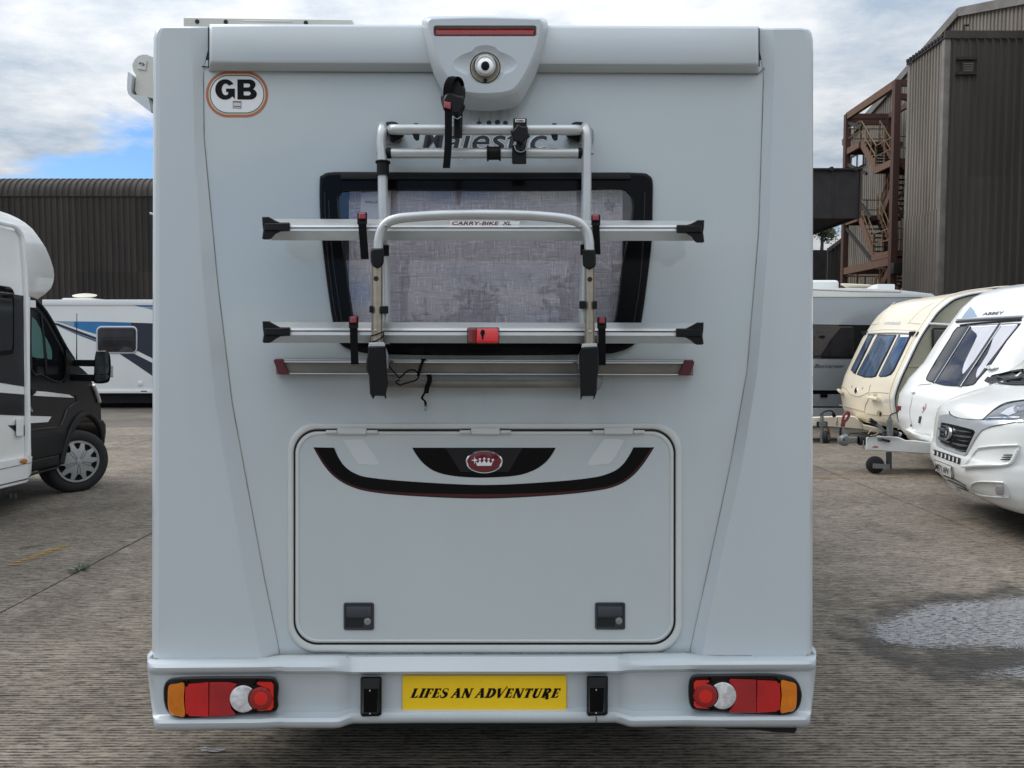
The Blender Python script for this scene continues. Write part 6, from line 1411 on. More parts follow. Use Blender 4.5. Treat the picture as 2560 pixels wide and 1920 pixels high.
Bs('lower_band', [(-1700, 1438), (60, 1442), (1300, 1450), (1300, 1492), (60, 1488), (-1700, 1480)], 'gloss_black'); plate('locker_latch', ze([(148, 1485), (242, 1485), (238, 1530), (152, 1530)]), Bm, .004, .03, 1, 'gloss_black', bc)
Bs('base_band', [(-1700, 1630), (60, 1638), (1300, 1650), (1300, 1700), (-1700, 1700)], 'gloss_black')
text('lettering', 'Buccaneer', Bm, ze([(78, 1166)])[0], (12, 0), (0, -12.5), .012, 'print_black', bc, shear=.42, width=76/12.)
MB().box2((bx1-7.0, BY+.2, .15), (bx1, BY+2.1, bzb)).obj('underbody', 'underbody', bc)
MB().box2((bx1-7.2, BY-.03, bzb-.18), (bx1+.2, BY+.1, bzb+.02)).obj('side_skirt', 'silver_paint', bc)
for xw in (3.2, 4.1): wheel((bx1-7.2+xw, BY+.02, .3), (0, -1, 0), .3, .2, bc)
p0 = at_y(*ze([(585, 165)])[0], BY+.5); MB().lathe([(1e-4, .01), (.25, .03), (.285, .02), (.275, .0), (.16, -.06), (.09, -.12), (.08, -.17), (1e-4, -.17)], p0, (.04, -.10, 1), 28).obj('satellite_dish', 'dish_cream', bc)
MB().box2((p0.x-.05, p0.y-.05, bz2-.15), (p0.x+.05, p0.y+.05, p0.z-.1)).obj('dish_mast', 'galvanised', bc)
a0 = at_y(*ze([(-60, 110)])[0], BY+1); b0 = at_y(*ze([(310, 170)])[0], BY+1); MB().box2((a0.x, BY+.7, bz2-.05), (b0.x, BY+1.5, a0.z)).obj('roof_box', 'caravan_white', bc, bevel=.08, bseg=3)
a0 = at_y(*ze([(760, 160)])[0], BY+1); b0 = at_y(*ze([(975, 170)])[0], BY+1); MB().box2((a0.x, BY+.7, bz2-.05), (b0.x, BY+1.5, a0.z)).obj('roof_vent', 'caravan_white', bc, bevel=.03)

# ------------------------------------------------------------------ curved vehicle fronts
class Front:
    """front surface: back(s, z) metres behind the nose plane; O nose centre on the ground, f heading, l towards the near flank"""
    def __init__(s, O, f, hw, prof, plan):
        s.O = Vector(O); s.f = Vector(f).normalized(); s.l = Vector((s.f.y, -s.f.x, 0))
        if s.l.dot(Vector((-.3, -1, 0))) < 0: s.l = -s.l
        s.hw = hw; s.prof = prof; s.plan = plan
    def bz(s, z):
        p = s.prof
        if z <= p[0][0]: return p[0][1]
        for (a, ba), (b, bb_) in zip(p, p[1:]):
            if z <= b: return ba+(bb_-ba)*(z-a)/(b-a)
        return p[-1][1]+(z-p[-1][0])*4
    def back(s, q, z): return s.bz(z)+s.plan(q/s.hw)
    def world(s, q, z, off=0): return s.O - s.f*(s.back(q, z)-off) + s.l*q + Vector((0, 0, z))
    def g(s, P):
        d = P-s.O; q = d.dot(s.l); return -d.dot(s.f)-s.back(max(-s.hw*1.05, min(s.hw*1.05, q)), d.z)
    def map(s, px, py, off=0):
        r = ray(px, py); t0 = (s.O-CAM).dot(FW)-3.2; t0 = max(1.5, t0); best = (9, None); pg = s.g(CAM+r*t0); t = t0; st_ = .04
        while t < t0+7:
            t += st_; gg = s.g(CAM+r*t)
            if pg < 0 <= gg:
                a, b = t-st_, t
                for _ in range(16):
                    m = (a+b)/2
                    if s.g(CAM+r*m) < 0: a = m
                    else: b = m
                best = (0, a); break
            if abs(gg) < best[0]: best = (abs(gg), t)
            pg = gg
        return CAM+r*best[1]+s.f*off
    def shell(s, name, m, parent, z0, zs_, n=28, smooth=60):
        rows = []
        for z in zs_: rows.append([s.world(s.hw*(-1+2*k/n), z) for k in range(n+1)])
        return MB().grid(rows).obj(name, m, parent, smooth)

# ---- cream caravan
AY = 11.7
apr = [(.29, 5.97), (.36, 5.90), (.45, 5.86), (.74, 5.81), (1.01, 5.877), (1.3, 6.0), (1.68, 6.175), (1.96, 6.35), (2.08, 6.44), (2.18, 6.55), (2.26, 6.66), (2.305, 6.77), (2.35, 6.95), (2.39, 7.25)]
AX0 = 5.70
av = Front((AX0, AY+1.05, 0), (-1, 0, 0), 1.05, [(z, x-AX0) for z, x in apr], lambda q: -.10*(1-q*q)+.10*max(0, -q)**4)
ac = empty('cream_caravan', (7.5, AY+1.05, 0), 'old cream caravan with three blue tinted front windows and a curved front', 'caravan')
zs_ = [z for z, x in crom([(z, x) for z, x in apr], 4)]
av.shell('front_panel', 'caravan_cream', ac, 0, zs_, 24)
def aveh(p): return p
side = [(x, z) for z, x in apr]
rf_ = MB(); rf_.grid([[Vector((x, AY+2.1*k/8, z+.05*math.sin(pi*k/8)*(1 if x > 7.2 else .0))) for k in range(9)] for x, z in ((7.15+.0, 2.386), (7.6, 2.42), (9.0, 2.45), (11.2, 2.44), (11.6, 2.3), (11.7, 1.5), (11.7, .3))])
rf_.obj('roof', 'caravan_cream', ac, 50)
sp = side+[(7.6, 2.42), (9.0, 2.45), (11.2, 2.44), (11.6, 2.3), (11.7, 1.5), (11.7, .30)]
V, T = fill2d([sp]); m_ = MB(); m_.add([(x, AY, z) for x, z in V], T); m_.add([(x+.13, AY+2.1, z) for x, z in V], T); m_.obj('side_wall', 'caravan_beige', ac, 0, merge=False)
aw_ = crom([(x, AY-.012, z) for x, z in side+[(7.6, 2.42), (9.0, 2.45)]], 4)
MB().tube(aw_, .020, 8).obj('edge_trim', 'alu_bright', ac)
MB().tube([p+Vector((.022, -.004, -.022)) for p in aw_], .011, 6).obj('trim_insert', 'dark_rubber', ac)
MB().tube([p+Vector((-.05, .03, .04)) for p in aw_], .010, 6).obj('edge_trim', 'caravan_cream', ac)
Am = av.map; As = plane_y(AY)
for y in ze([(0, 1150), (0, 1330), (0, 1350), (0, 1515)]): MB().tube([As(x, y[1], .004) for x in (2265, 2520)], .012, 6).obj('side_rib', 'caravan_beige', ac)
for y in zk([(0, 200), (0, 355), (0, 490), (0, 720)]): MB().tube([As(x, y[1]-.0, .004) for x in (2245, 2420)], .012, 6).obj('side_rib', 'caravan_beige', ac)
MB().tube([As(x, y, .02) for x, y in zg([(322, 668), (680, 690), (1300, 720)])], .022, 8).obj('awning_rail', 'alu_bright', ac)
wl = rrect(*zg([(360, 722)])[0], *zg([(1300, 1130)])[0], 8); aw2 = plate('side_window', wl, As, .0, .03, 3, 'dark_rubber', ac)
child(plate('pane', inset(wl, 5), As, .02, .036, 3, 'curtain_glass', None), aw2)
def panes(parent, mp, lst, glass_, seal):
    for i, pl in enumerate(lst):
        l = crom(pl, 1, True); o = sheet('front_window', l, mp, .008, seal, parent, grid=9, thick=.02, back=(1, 0, 0))
        child(sheet('pane', inset(l, 2.2), mp, .016, glass_, None, grid=9), o)
panes(ac, Am, [ze([(738, 762), (818, 765), (700, 1000), (582, 1245), (560, 1235), (527, 1195), (545, 1150), (640, 960)]), ze([(852, 762), (1082, 765), (1075, 790), (960, 1020), (832, 1275), (780, 1288), (690, 1285), (598, 1250), (620, 1200), (740, 980)]), ze([(1112, 765), (1250, 768), (1258, 790), (1150, 1010), (1060, 1195), (1020, 1250), (960, 1275), (880, 1280), (866, 1262), (960, 1070)])], 'blue_glass', 'van_black_trim')
sheet('white_blind', ze([(1140, 766), (1245, 768), (1240, 790), (1140, 792)]), Am, .018, 'sticker_white', ac, smooth=0)
for pts in (ze([(738, 750), (1010, 738), (1310, 745)]),): MB().tube([Am(x, y, .02) for x, y in crom(pts, 3)], .016, 8).obj('window_rail', 'alu_bright', ac)
for c in ze([(712, 745), (1305, 748)]): MB().box(Am(*c, .02), (.07, .16, .06)).obj('rail_end', 'van_black_trim', ac, bevel=.01)
for pts in (ze([(760, 722), (900, 705), (1050, 702), (1310, 714)]), ze([(778, 640), (860, 628), (890, 580), (950, 490), (1050, 375), (1160, 335)]), ze([(1218, 632), (1250, 600), (1320, 520), (1420, 440), (1540, 375)]), ze([(1240, 618), (1390, 634)])):
    MB().tube([Am(x, y, -.002) for x, y in crom(pts, 4)], .012, 6).obj('moulding_line', 'caravan_cream', ac)
for pts, r_ in ((ze([(405, 1395), (470, 1430), (512, 1488), (620, 1520), (715, 1480), (742, 1470)]), .008), (ze([(766, 1375), (748, 1430), (740, 1540), (704, 1620), (694, 1690)]), .009), (zk([(500, 335), (700, 385), (910, 445)]), .012), (zk([(1370, 500), (1100, 495), (930, 470)]), .008), (ze([(762, 1475), (850, 1470), (985, 1480)]), .007)):
    MB().tube([Am(x, y, -.001) for x, y in crom(pts, 4)], r_, 6).obj('panel_groove', 'cream_shade', ac)
text('lettering', 'AVONDALE', Am, ze([(932, 640)])[0], (6.0, .0), (1.2, -9.5), .006, 'silver_paint', ac, bold=.02, width=40/6.)
plate('emblem', ellipse(*ze([(590, 1445)])[0], 3.8, 7.8, rot=.15), Am, .0, .012, 1, 'chrome', ac)
sheet('emblem_field', ellipse(*ze([(590, 1445)])[0], 2.6, 6, rot=.15), Am, .0145, 'van_black_trim', ac)
for c in ze([(537, 1396), (667, 1418)]): sheet('drain_slot', ellipse(*c, 1.3, 3.4, rot=.3), Am, .004, 'cream_shade', ac)
sheet('rust_patch', ze([(795, 1482), (852, 1488), (848, 1580), (790, 1578)]), Am, .003, 'rust_stain', ac, grid=6)
MB().tube([Am(x, y, .05) for x, y in ze([(772, 1532), (830, 1540), (890, 1548)])], .028, 8).obj('grab_handle', 'caravan_cream', ac)
MB().tube([Am(x, y, .05) for x, y in ze([(405, 1440), (440, 1465)])], .028, 8).obj('grab_handle', 'caravan_cream', ac)
sheet('pale_patch', ze([(915, 1570), (960, 1550), (1030, 1552), (1030, 1590), (930, 1592)]), Am, .003, 'pale_stain', ac, grid=6)
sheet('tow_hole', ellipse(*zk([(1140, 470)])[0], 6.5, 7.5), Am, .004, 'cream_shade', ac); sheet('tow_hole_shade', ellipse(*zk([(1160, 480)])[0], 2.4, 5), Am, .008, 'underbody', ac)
MB().box2((6.3, AY+.1, .14), (11.5, AY+2.0, .32)).obj('underbody', 'underbody', ac)
wheel((9.0, AY+.02, .3), (0, -1, 0), .3, .18, ac)
AH = plane_y(12.45)
fa = crom(zk([(-600, 540), (80, 522), (400, 508), (660, 500), (740, 510), (800, 552), (880, 640), (1100, 690), (1235, 750), (1200, 800), (1000, 770), (880, 735), (520, 702), (320, 690), (80, 682), (-600, 670)]), 1, True)
plate('hitch_fairing', fa, AH, -.5, .12, 3, 'caravan_cream', ac, bw=.05)
MB().tube([plane_y(12.3)(x, y) for x, y in zk([(800, 552), (860, 640), (880, 735)])], .008, 6).obj('panel_groove', 'cream_shade', ac)
JW = plane_y(12.28)
MB().tube([JW(x, y) for x, y in zk([(222, 480), (222, 700), (220, 950)])], .028, 10).obj('jockey_post', 'galvanised', ac)
plate('jockey_clamp', rrect(*zk([(138, 600)])[0], *zk([(312, 690)])[0], 2), JW, -.08, -.02, 1, 'van_black_trim', ac)
for y in (632, 660): MB().bar(JW(*zk([(180, y)])[0], .03), JW(*zk([(285, y)])[0], .03), .03, .03).obj('clamp_bolt', 'galvanised', ac)
MB().tube([JW(x, y, .02) for x, y in zk([(270, 660), (345, 750)])], .014, 6).obj('clamp_handle', 'grip_red', ac)
wj = at_y(*zk([(295, 975)])[0], 12.25); wj.z = .10
jw = MB().lathe([(.04, -.035), (.085, -.035), (.102, -.02), (.104, 0), (.102, .02), (.085, .035), (.05, .035)], wj, (.75, -.6, .05), 28).obj('jockey_wheel', 'tyre', ac)
child(MB().disc(wj+Vector((.016, -.018, 0)), (.75, -.6, .05), .05, .016, 20).obj('wheel_hub', 'galvanised', None), jw)
MB().tube([JW(x, y, .04) for x, y in crom(zk([(190, 500), (250, 450), (330, 425), (390, 440), (420, 500), (425, 520)]), 4)], .012, 6).obj('breakaway_cable', 'black_plastic', ac)
MB().tube([JW(x, y, .04) for x, y in zk([(400, 470), (425, 520)])], .03, 8).obj('socket_plug', 'black_plastic', ac)
MB().tube([JW(x, y, .06) for x, y in crom(zk([(475, 540), (465, 590), (450, 640), (465, 660), (480, 640), (468, 590)]), 3)], .006, 6).obj('tether', 'grip_red', ac)

# ---- white caravan behind the hitch, front raked
B2 = [(.30, 5.55), (.36, 5.42), (.432, 5.357), (.60, 5.315), (.789, 5.308), (.919, 5.33), (1.119, 5.446), (1.34, 5.646), (1.63, 5.823), (1.897, 6.009), (2.072, 6.133), (2.216, 6.288), (2.294, 6.441), (2.352, 6.663), (2.384, 6.92), (2.42, 7.6)]
ab_ = Front((5.15, 9.6, 0), (-1, 0, 0), 1.08, [(z, x-5.15-.16) for z, x in B2], lambda q: .10*q*q+.30*abs(q)**8)
wc_ = empty('white_caravan', (7.5, 9.6, 0), 'white caravan with a raked front window in three panes, beside the cream caravan', 'caravan')
zs2 = [z for z, x in crom([(z, x) for z, x in B2], 4)]
ab_.shell('front_panel', 'van_white', wc_, 0, zs2, 30)
Wm = ab_.map
MB().box2((6.9, 8.53, .3), (12.2, 10.67, 2.40)).obj('body_shell', 'van_white', wc_, bevel=.04)
m_ = MB(); m_.box2((6.0, 8.70, .3), (7.2, 10.5, 1.1)); m_.box2((6.5, 8.65, 1.1), (7.2, 10.55, 2.1)); m_.obj('inner_shell', 'van_white', wc_)
MB().box2((5.8, 8.7, .14), (12, 10.5, .34)).obj('underbody', 'underbody', wc_)
wheel((9.2, 8.56, .3), (0, -1, 0), .3, .18, wc_)
gl_ = crom(zg([(700, 712), (900, 690), (1250, 672), (1490, 662), (1500, 690), (1330, 900), (1130, 1200), (960, 1400), (900, 1460), (720, 1478), (520, 1465), (390, 1430), (300, 1400), (315, 1330), (430, 1130), (600, 860)]), 2, True)
fw_ = sheet('front_window', gl_, Wm, .010, 'smoke_glass', wc_, grid=14, thick=.025, back=(1, 0, 0))
child(sheet('window_seal', [gl_, inset(gl_, 2.2)], Wm, .012, 'van_black_trim', None), fw_)
mat('pale_pane_tone', (0.60, 0.60, 0.65), 0.7, var=0.5, vscale=5, vstretch=(1, 4, 0.6), tint=(0.42, 0.43, 0.50))
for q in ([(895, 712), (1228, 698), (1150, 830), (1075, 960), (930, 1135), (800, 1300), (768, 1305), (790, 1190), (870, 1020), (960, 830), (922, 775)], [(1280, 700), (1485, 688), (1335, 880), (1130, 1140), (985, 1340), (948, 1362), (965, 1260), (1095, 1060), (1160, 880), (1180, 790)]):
    child(sheet('pale_shape', crom(zg(q), 2, True), Wm, .0115, 'pale_pane_tone', None, grid=8), fw_)  # pale mottled shapes laid just over the window glass
for a, b in ((zg([(862, 690)])[0], zg([(395, 1430)])[0]), (zg([(1265, 670)])[0], zg([(735, 1478)])[0])):
    child(MB().tube([Wm(a[0]+(b[0]-a[0])*k/10, a[1]+(b[1]-a[1])*k/10, .016) for k in range(11)], .020, 6).obj('window_bar', 'handle_grey', None), fw_)
    child(MB().tube([Wm(a[0]+3.5+(b[0]-a[0])*k/10, a[1]+.6+(b[1]-a[1])*k/10, .020) for k in range(11)], .006, 6).obj('window_bar_trim', 'silver_paint', None), fw_)
child(sheet('pale_blind', zg([(880, 700), (1235, 682), (1225, 700), (890, 722)]), Wm, .016, 'sticker_white', None, grid=10), fw_)
child(sheet('pale_blind', zg([(1270, 685), (1490, 672), (1480, 690), (1268, 706)]), Wm, .016, 'sticker_white', None, grid=10), fw_)
for pts, r_, m_ in ((zg([(690, 645), (1000, 625), (1280, 610), (1530, 598)]), .016, 'handle_grey'), (zg([(740, 690), (900, 672), (1280, 640), (1530, 622)]), .012, 'van_black_trim'), (zg([(700, 618), (1000, 600), (1555, 570)]), .014, 'silver_paint')):
    MB().tube([Wm(x, y, .012) for x, y in crom(pts, 4)], r_, 6).obj('window_rail', m_, wc_)
text('lettering', 'ABBEY', Wm, zg([(1015, 560)])[0], (11, -.6), (2, -10), .006, 'handle_grey', wc_, shear=.3, bold=.015, width=55/11.)
sheet('blue_corner_graphic', zg([(745, 600), (800, 520), (865, 445), (905, 490), (955, 580), (850, 590)]), Wm, .004, 'graphic_pale_blue', wc_, grid=8)
bl_ = zg([(640, 1100), (640, 1100)])
for pts, r_ in ((zk([(1960, 0), (1760, 20), (1700, 80), (1650, 300), (1625, 450), (1660, 650), (1720, 760), (1960, 810)]), .007),):
    MB().tube([Wm(x, y, .0) for x, y in crom(pts, 4)], r_, 6).obj('locker_seam', 'silver_paint', wc_)
gh = plate('grab_handle', zg([(125, 1480), (165, 1430), (178, 1460), (150, 1560), (115, 1545)]), Wm, .0, .05, 1.5, 'van_white', wc_)
plate('locker_handle', zk([(1785, 515), (1815, 515), (1795, 628), (1768, 622)]), Wm, .0, .015, .7, 'handle_grey', wc_)
dm = sheet('gas_diamond', zk([(1888, 305), (1888, 380), (1822, 465), (1820, 385)]), Wm, .004, 'sticker_red', wc_)
child(sheet('diamond_field', inset(zk([(1888, 305), (1888, 380), (1822, 465), (1820, 385)]), .9), Wm, .007, 'white_paint', None), dm)
child(sheet('flame_mark', zk([(1862, 350), (1868, 375), (1855, 405), (1842, 410), (1845, 380)]), Wm, .010, 'sticker_red', None), dm)
sheet('lock', ellipse(*zk([(1648, 660)])[0], 1.8, 3, rot=.3), Wm, .006, 'van_black_trim', wc_)
sk2 = crom(zk([(1600, 710), (1640, 735), (1760, 800), (1980, 850), (2200, 880), (2200, 990), (1980, 960), (1760, 920), (1660, 880), (1625, 800)]), 2, True)
sheet('front_skirt', sk2, Wm, .05, 'van_white', wc_, grid=10, thick=.05, back=(1, 0, 0))
mk = plate('corner_marker', crom(zg([(1095, 1245), (1125, 1212), (1190, 1200), (1230, 1215), (1240, 1240), (1180, 1262)]), 2, True), Wm, .0, .06, 3, 'van_white', wc_)
child(plate('marker_lens', ellipse(*zg([(1165, 1232)])[0], 5, 5), Wm, .05, .07, 1.5, 'clear_lens', None), mk)
# A-frame, coupling, jockey wheel
AF = plane_y(9.35)
beam_ = zk([(925, 860), (960, 835), (1010, 815), (1180, 830), (1440, 845), (1500, 870), (1550, 895), (1720, 900), (2400, 1000), (2400, 1160), (1905, 1115), (920, 1055)])
plate('drawbar', beam_, AF, -.45, .0, 2, 'chassis_white', wc_, bw=.02)
plate('coupling', zk([(640, 850), (795, 848), (795, 935), (640, 930)]), AF, -.35, -.25, 1.5, 'galvanised', wc_)
CP = plane_y(9.6)
bp = at_y(*zk([(570, 890)])[0], 9.6); MB().lathe([(1e-4, -.06), (.05, -.055), (.075, -.02), (.078, .02), (.05, .055), (1e-4, .06)], bp, (0.1, -1, 0), 22).obj('coupling_head', 'galvanised', wc_)
sheet('head_bolt', ellipse(*zk([(575, 890)])[0], 2, 2), plane_y(9.53), 0, 'van_black_trim', wc_)
gm_ = MB()
for k in range(6): gm_.lathe([(.05, 0), (.066, .012), (.05, .024)], at_y(*zk([(800+k*21, 895)])[0], 9.6), (1, 0, 0), 16)
gm_.obj('gaiter', 'dark_rubber', wc_)
MB().tube([CP(x, y) for x, y in zk([(570, 870), (555, 780), (545, 700), (560, 660)])], [.03, .03, .024, .02], 8).obj('handle_shaft', 'galvanised', wc_)
MB().tube([CP(x, y, .01) for x, y in zk([(520, 850), (512, 770), (530, 690)])], .014, 6).obj('handle_shaft', 'van_black_trim', wc_)
MB().tube([CP(x, y) for x, y in crom(zk([(560, 670), (575, 610), (625, 560), (655, 490), (640, 450), (605, 455), (575, 500), (555, 570), (548, 640)]), 4)], .018, 8).obj('stabiliser_grip', 'grip_red', wc_)
plate('grip_collar', zk([(530, 620), (600, 600), (590, 680), (510, 665)]), CP, -.02, .03, 1, 'grip_red', wc_)
MB().tube([AF(x, y, .0) for x, y in crom(zk([(1215, 800), (1190, 740), (1130, 660), (1080, 630), (985, 570)]), 4)], .020, 8).obj('handbrake_lever', 'galvanised', wc_)
MB().tube([AF(x, y, .0) for x, y in zk([(1085, 632), (985, 570)])], .028, 8).obj('handbrake_grip', 'van_black_trim', wc_)
MB().tube([AF(x, y, .05) for x, y in zk([(1305, 830), (1305, 570)])], .036, 12).obj('jockey_tube', 'galvanised', wc_)
MB().tube([AF(x, y, .05) for x, y in zk([(1306, 570), (1306, 525)])], .02, 10).obj('jockey_tube_cap', 'galvanised', wc_)
MB().tube([AF(x, y, .05) for x, y in crom(zk([(1308, 530), (1320, 490), (1380, 465), (1430, 440), (1445, 400)]), 4)], .010, 6).obj('jockey_crank', 'handle_grey', wc_)
MB().tube([AF(x, y, .05) for x, y in zk([(1440, 420), (1448, 350)])], .03, 8).obj('crank_knob', 'grip_red', wc_)
MB().tube([AF(x, y, .03) for x, y in crom(zk([(900, 830), (990, 835), (1120, 810), (1240, 760), (1290, 740)]), 4)], .009, 6).obj('cable', 'dark_rubber', wc_)
MB().tube([AF(x, y, .03) for x, y in crom(zk([(960, 800), (1000, 745), (1070, 712), (1120, 730), (1110, 790), (1040, 820)]), 4)], .006, 6).obj('cable', 'cream_shade', wc_)
MB().tube([AF(x, y, -.1) for x, y in zk([(640, 830), (660, 795), (730, 790), (800, 790), (900, 810)])], .008, 6).obj('cable', 'dark_rubber', wc_)
MB().tube([AF(x, y, .04) for x, y in zk([(1350, 770), (1440, 800)])], .03, 8).obj('socket_plug', 'dark_rubber', wc_)
MB().tube([AF(x, y, .05) for x, y in zk([(1440, 795), (1478, 808)])], .026, 8).obj('socket_end', 'clear_lens', wc_)
MB().tube([AF(x, y, .03) for x, y in zk([(1180, 882), (1300, 915)])], .016, 8).obj('clamp_lever', 'dark_rubber', wc_)
plate('clamp_plate', rrect(*zk([(1112, 855)])[0], *zk([(1178, 912)])[0], 1), AF, .0, .01, .5, 'galvanised', wc_)
sheet('maker_badge', zk([(1028, 1000), (1080, 985), (1125, 1005), (1120, 1018), (1030, 1018)]), AF, .003, 'sticker_orange', wc_)
MB().tube([AF(x, y, -.02) for x, y in zk([(1290, 1090), (1290, 1350)])], .033, 10).obj('jockey_post', 'handle_grey', wc_)
MB().bar(AF(*zk([(1300, 1318)])[0], .06), AF(*zk([(1040, 1305)])[0], .06), .02, .055).obj('wheel_fork', 'galvanised', wc_)
wj = at_y(*zk([(1068, 1300)])[0], 9.38); wj.z = .108
jw = MB().lathe([(1e-4, -.03), (.08, -.035), (.105, -.02), (.108, 0), (.105, .02), (.08, .035), (1e-4, .03)], wj, (-.05, -1, 0), 32).obj('jockey_wheel', 'tyre', wc_)
child(MB().disc(wj+Vector((0, -.06, .0)), (0, -1, 0), .014, .02, 14).obj('axle_bolt', 'van_black_trim', None), jw)
MB().tube([AF(x, y, -.05) for x, y in zk([(885, 900), (880, 1000), (900, 1040)])], .008, 6).obj('breakaway_cable', 'galvanised', wc_)

# ------------------------------------------------------------------ white coachbuilt van, right edge
dpr = [(.235, .42), (.25, .22), (.30, .12), (.38, .05), (.50, .0), (.62, .0), (.66, .02), (.86, .03), (.96, .05), (1.0, .08), (1.05, .15), (1.10, .26), (1.16, .41), (1.22, .57), (1.27, .70), (1.35, .80), (1.6, 1.06), (1.9, 1.36), (2.2, 1.66)]
dv = Front((3.90, 6.86, 0), (-.975, .22, 0), 1.0, dpr, lambda q: .06*q*q+.12*q**4+.22*abs(q)**9)
dc = empty('white_van', (5.5, 6.4, 0), 'white coachbuilt van nosing in at the right edge with a black barred grille', 'van')
zs3 = [z for z, b in crom(dpr, 3)]
dv.shell('front_body', 'van_white', dc, 0, zs3, 40, 50)
Dm = dv.map
def DL(b, q, z): return dv.O - dv.f*b + dv.l*q + Vector((0, 0, z))
# flanks, sills and the coach body behind
for sg in (-1, 1):
    m_ = MB(); rows = []
    for z in zs3: p = dv.world(sg*1.0, z); rows.append([p, DL(max(2.0, dv.back(1.0, z)+.3), sg*1.04, z)])
    m_.grid(rows).obj('flank', 'van_white', dc, 40)
bd_ = MB(); c8 = [DL(b, q, z) for b in (2.0, 6.6) for q in (-1.12, 1.12) for z in (.35, 2.75)]
bd_.add(c8, [(0, 1, 3, 2), (4, 6, 7, 5), (0, 4, 5, 1), (2, 3, 7, 6), (0, 2, 6, 4), (1, 5, 7, 3)]); bd_.obj('coach_body', 'van_white', dc, bevel=.06)
m_ = MB(); c8 = [DL(b, q, z) for b in (.45, 6.4) for q in (-.85, .85) for z in (.18, .40)]
m_.add(c8, [(0, 1, 3, 2), (4, 6, 7, 5), (0, 4, 5, 1), (2, 3, 7, 6), (0, 2, 6, 4), (1, 5, 7, 3)]); m_.obj('underbody', 'underbody', dc)
for q in (-1.0, 1.0):
    for b in (.95, 4.9): wheel(DL(b, q*.98, .34), dv.l*q, .34, .22, dc)
def Ds(name, pts, m, off=.004, parent=None, grid=8, thick=0): 
    o = sheet(name, pts, Dm, off, m, parent or (dc), grid=grid, thick=thick, back=tuple(-dv.f)); return o
sur = zn([(248, 385), (300, 372), (362, 368), (440, 412), (600, 436), (745, 442), (1000, 440), (1262, 434), (1290, 452), (1262, 462), (1000, 492), (860, 522), (770, 560), (700, 640), (640, 740), (556, 872), (420, 832), (300, 785), (215, 745), (207, 690), (220, 560), (240, 460)])
gin = zn([(275, 468), (400, 490), (560, 530), (672, 560), (692, 588), (640, 700), (576, 838), (480, 808), (340, 750), (262, 705), (250, 650), (262, 540)])
gs = sheet('grille_surround', [sur, gin], Dm, .012, 'silver_paint', dc, grid=8, thick=.02, back=tuple(-dv.f))
mat('bar_grey', (0.10, 0.102, 0.108), 0.4, spec=0.4)
gr_ = Ds('grille', inset(gin, -.5), 'gloss_black', .005)
for pts in ([(430, 556), (540, 568), (640, 592), (540, 590)], [(408, 618), (520, 625), (652, 645), (640, 660), (520, 652)], [(470, 680), (560, 690), (630, 700), (560, 706)], [(400, 715), (520, 735), (606, 752), (596, 768), (500, 760)], [(440, 790), (520, 805), (580, 815), (520, 822)],
            [(250, 528), (300, 540), (345, 570), (345, 590), (290, 572), (250, 556)], [(244, 640), (300, 660), (385, 705), (380, 725), (300, 692), (244, 668)], [(280, 500), (330, 505), (390, 530), (330, 525)], [(262, 600), (310, 612), (345, 630), (310, 628)], [(262, 700), (330, 735), (420, 775), (330, 752)]):
    o = plate('grille_bar', zn(pts), Dm, .006, .020, .5, 'bar_grey', None, bw=.008); child(o, gr_)
eb = loft('badge', [(ellipse(*zn([(370, 602)])[0], 7.4, 17, rot=.12), .01), (ellipse(*zn([(370, 602)])[0], 7, 16.5, rot=.12), .030), (ellipse(*zn([(370, 602)])[0], 5, 13, rot=.12), .034)], Dm, 'chrome', dc)
child(sheet('badge_field', ellipse(*zn([(368, 604)])[0], 4.6, 12, rot=.12), Dm, .036, 'gloss_black', None), eb)
child(sheet('badge_mark', zn([(372, 560), (384, 580), (380, 620), (366, 650), (372, 615), (362, 600)]), Dm, .038, 'silver_paint', None), eb)
lv_ = zn([(165, 795), (330, 848), (502, 908), (490, 982), (330, 925), (165, 862)]); vv_ = Ds('lower_vent', lv_, 'handle_grey', .003)
for k in range(7):
    t0_, t1_ = k/7+.025, (k+1)/7-.055; A_ = lambda t, u: (165+t*337-u*5*t, 800+t*108+u*(58+t*16))
    child(sheet('vent_opening', zn([A_(t0_, .08), A_(t1_, .08), A_(t1_, .95), A_(t0_, .95)]), Dm, .008, 'underbody', None), vv_)
    child(sheet('vent_fin', zn([A_(t0_, .08), (A_(t0_, 0)[0]+18, A_(t0_, .1)[1]+8), (A_(t0_, 1)[0]+18, A_(t0_, .9)[1]), A_(t0_, .95)]), Dm, .011, 'chassis_white', None), vv_)
npl = zn([(206, 925), (412, 1005), (412, 1148), (202, 1065)]); n2 = sheet('number_plate', npl, Dm, .016, 'plate_white', dc, grid=6, thick=.008, back=tuple(-dv.f))
child(text('plate_lettering', 'MF71 APV', Dm, zn([(214, 1042)])[0], (12, 4.9), (-.3, -22.5), .019, 'print_black', None, bold=.01, width=33.5/12), n2)
child(MB().tube([Dm(x, y, .018) for x, y in npl+npl[:1]], .003, 6).obj('plate_edge', 'van_black_trim', None), n2)
for a, b in (([(195, 1085)], [(420, 1165), (560, 1245)]), ([(190, 1112)], [(400, 1195), (570, 1275)]), ([(185, 1135)], [(380, 1222), (590, 1305)])):
    MB().tube([Dm(x, y, .004) for x, y in crom(zn(a+b), 4)], .006, 6).obj('bumper_slit', 'handle_grey', dc)
Ds('intake_shadow', zn([(430, 1165), (470, 1180), (500, 1205), (450, 1190)]), 'underbody', .004)
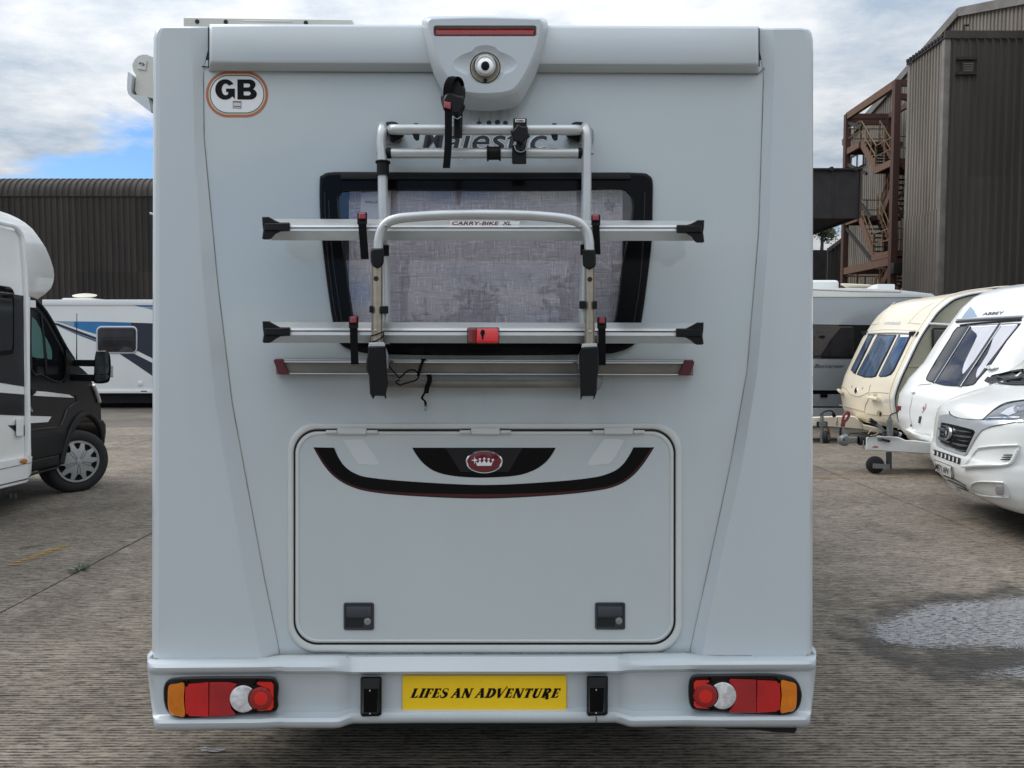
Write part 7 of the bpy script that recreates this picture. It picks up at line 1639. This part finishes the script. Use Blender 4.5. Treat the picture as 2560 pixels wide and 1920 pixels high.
# seams and sculpted lips
for pts, r_, m_ in ((zn([(358, 335), (372, 370), (450, 412), (600, 434), (762, 436), (830, 380), (920, 300), (1050, 230), (1269, 195), (1400, 180)]), .006, 'van_black_trim'), (zn([(700, 600), (770, 545), (900, 512), (1100, 480), (1290, 455)]), .004, 'handle_grey')):
    MB().tube([Dm(x, y, .0) for x, y in crom(pts, 4)], r_, 6).obj('panel_seam', m_, dc)
it = crom(zn([(720, 790), (900, 765), (1215, 748), (1232, 790), (1150, 950), (1050, 985), (880, 990), (560, 1005), (600, 930), (660, 850)]), 3, True)
mat('recess_white', (0.70, 0.72, 0.71), 0.35)  # body white darkened to stand in for shade inside the hollows
def recess(name, l, d, ins):
    """hollow pressed into the front: a shallow dished panel"""
    return loft(name, [(l, .010), (inset(l, ins*.25), .012), (inset(l, ins*.5), .004), (inset(l, ins), -.004)], Dm, 'recess_white', dc, grid=10, smooth=60)
ir = recess('side_intake', it, .03, 5)
for y in (868, 895, 922): child(plate('intake_slot', zn([(1050-(y-868)*.65, y-7), (1155-(y-868)*.55, y-8), (1148-(y-868)*.55, y+7), (1040-(y-868)*.65, y+7)]), Dm, .012, .016, .3, 'underbody', None), ir)
MB().tube([Dm(x, y, .02) for x, y in crom(zn([(548, 1010), (700, 995), (880, 990), (1050, 985), (1150, 950), (1225, 800)]), 4)], .013, 8).obj('intake_lip', 'van_white', dc)
MB().tube([Dm(x, y, .012) for x, y in crom(zn([(720, 780), (900, 758), (1215, 742)]), 4)], .007, 8).obj('intake_lip', 'van_white', dc)
fg = crom(zn([(630, 1240), (720, 1198), (900, 1200), (1040, 1208), (1085, 1290), (1108, 1385), (1000, 1392), (720, 1362), (640, 1300)]), 3, True); fr_ = recess('fog_recess', fg, .03, 5)
child(loft('fog_lamp', [(ellipse(*zn([(1000, 1298)])[0], 6, 12.5), .0), (ellipse(*zn([(1000, 1298)])[0], 6, 12.5), .03), (ellipse(*zn([(1000, 1298)])[0], 5, 11), .034)], Dm, 'clear_lens', None), fr_)
MB().tube([Dm(x, y, .014) for x, y in crom(zn([(640, 1230), (720, 1194), (900, 1194), (1040, 1202)]), 4)], .006, 8).obj('fog_lip', 'van_white', dc)
hl = crom(zn([(782, 434), (860, 362), (960, 295), (1050, 252), (1160, 224), (1269, 207), (1420, 195), (1440, 400), (1269, 430), (1100, 440), (900, 440)]), 2, True)
hd_ = Ds('headlight', hl, 'lamp_glass', .008, grid=8)
child(sheet('headlight_chrome', zn([(845, 405), (1050, 395), (1240, 395), (1230, 412), (1000, 420), (850, 418)]), Dm, .013, 'chrome', None, grid=8), hd_)
child(sheet('headlight_bowl', zn([(1000, 360), (1080, 300), (1180, 260), (1230, 290), (1200, 350), (1100, 385)]), Dm, .012, 'silver_paint', None, grid=8), hd_)
child(sheet('headlight_bowl', ellipse(*zn([(1195, 305)])[0], 5.5, 8), Dm, .016, 'lamp_glass', None), hd_)
child(MB().tube([Dm(x, y, .006) for x, y in crom(zn([(775, 440), (860, 360), (960, 292), (1050, 248), (1160, 220), (1300, 202)]), 3)], .006, 6).obj('headlight_seal', 'van_black_trim', None), hd_)
cw_ = crom(zg([(1045, 1412), (1075, 1375), (1200, 1300), (1270, 1275), (1420, 1290), (1600, 1290), (1600, 1470), (1430, 1468), (1200, 1450), (1090, 1435)]), 1, True)
co_ = Ds('scuttle', cw_, 'van_black_trim', .010, grid=10)
for k in range(4): child(MB().tube([Dm(x, y, .018) for x, y in crom(zg([(1075+k*14, 1408-k*22), (1200, 1428-k*24), (1400, 1448-k*24), (1600, 1452-k*24)]), 3)], .010, 6).obj('scuttle_slat', 'handle_grey', None), co_)
Ds('windscreen', zg([(1305, 1285), (1440, 1160), (1700, 950), (1800, 950), (1800, 1275), (1500, 1290)]), 'screen_glass', .012, grid=12)
MB().tube([Dm(x, y, .02) for x, y in zg([(1262, 1285), (1400, 1150), (1555, 1010), (1700, 880)])], .030, 8).obj('windscreen_pillar', 'van_white', dc)
MB().tube([Dm(x, y, .04) for x, y in zg([(1200, 1345), (1330, 1320), (1450, 1290), (1600, 1270)])], .014, 6).obj('wiper', 'van_black_trim', dc)
MB().tube([Dm(x, y, .05) for x, y in zg([(1270, 1355), (1430, 1410), (1600, 1380)])], .016, 6).obj('wiper', 'van_black_trim', dc)
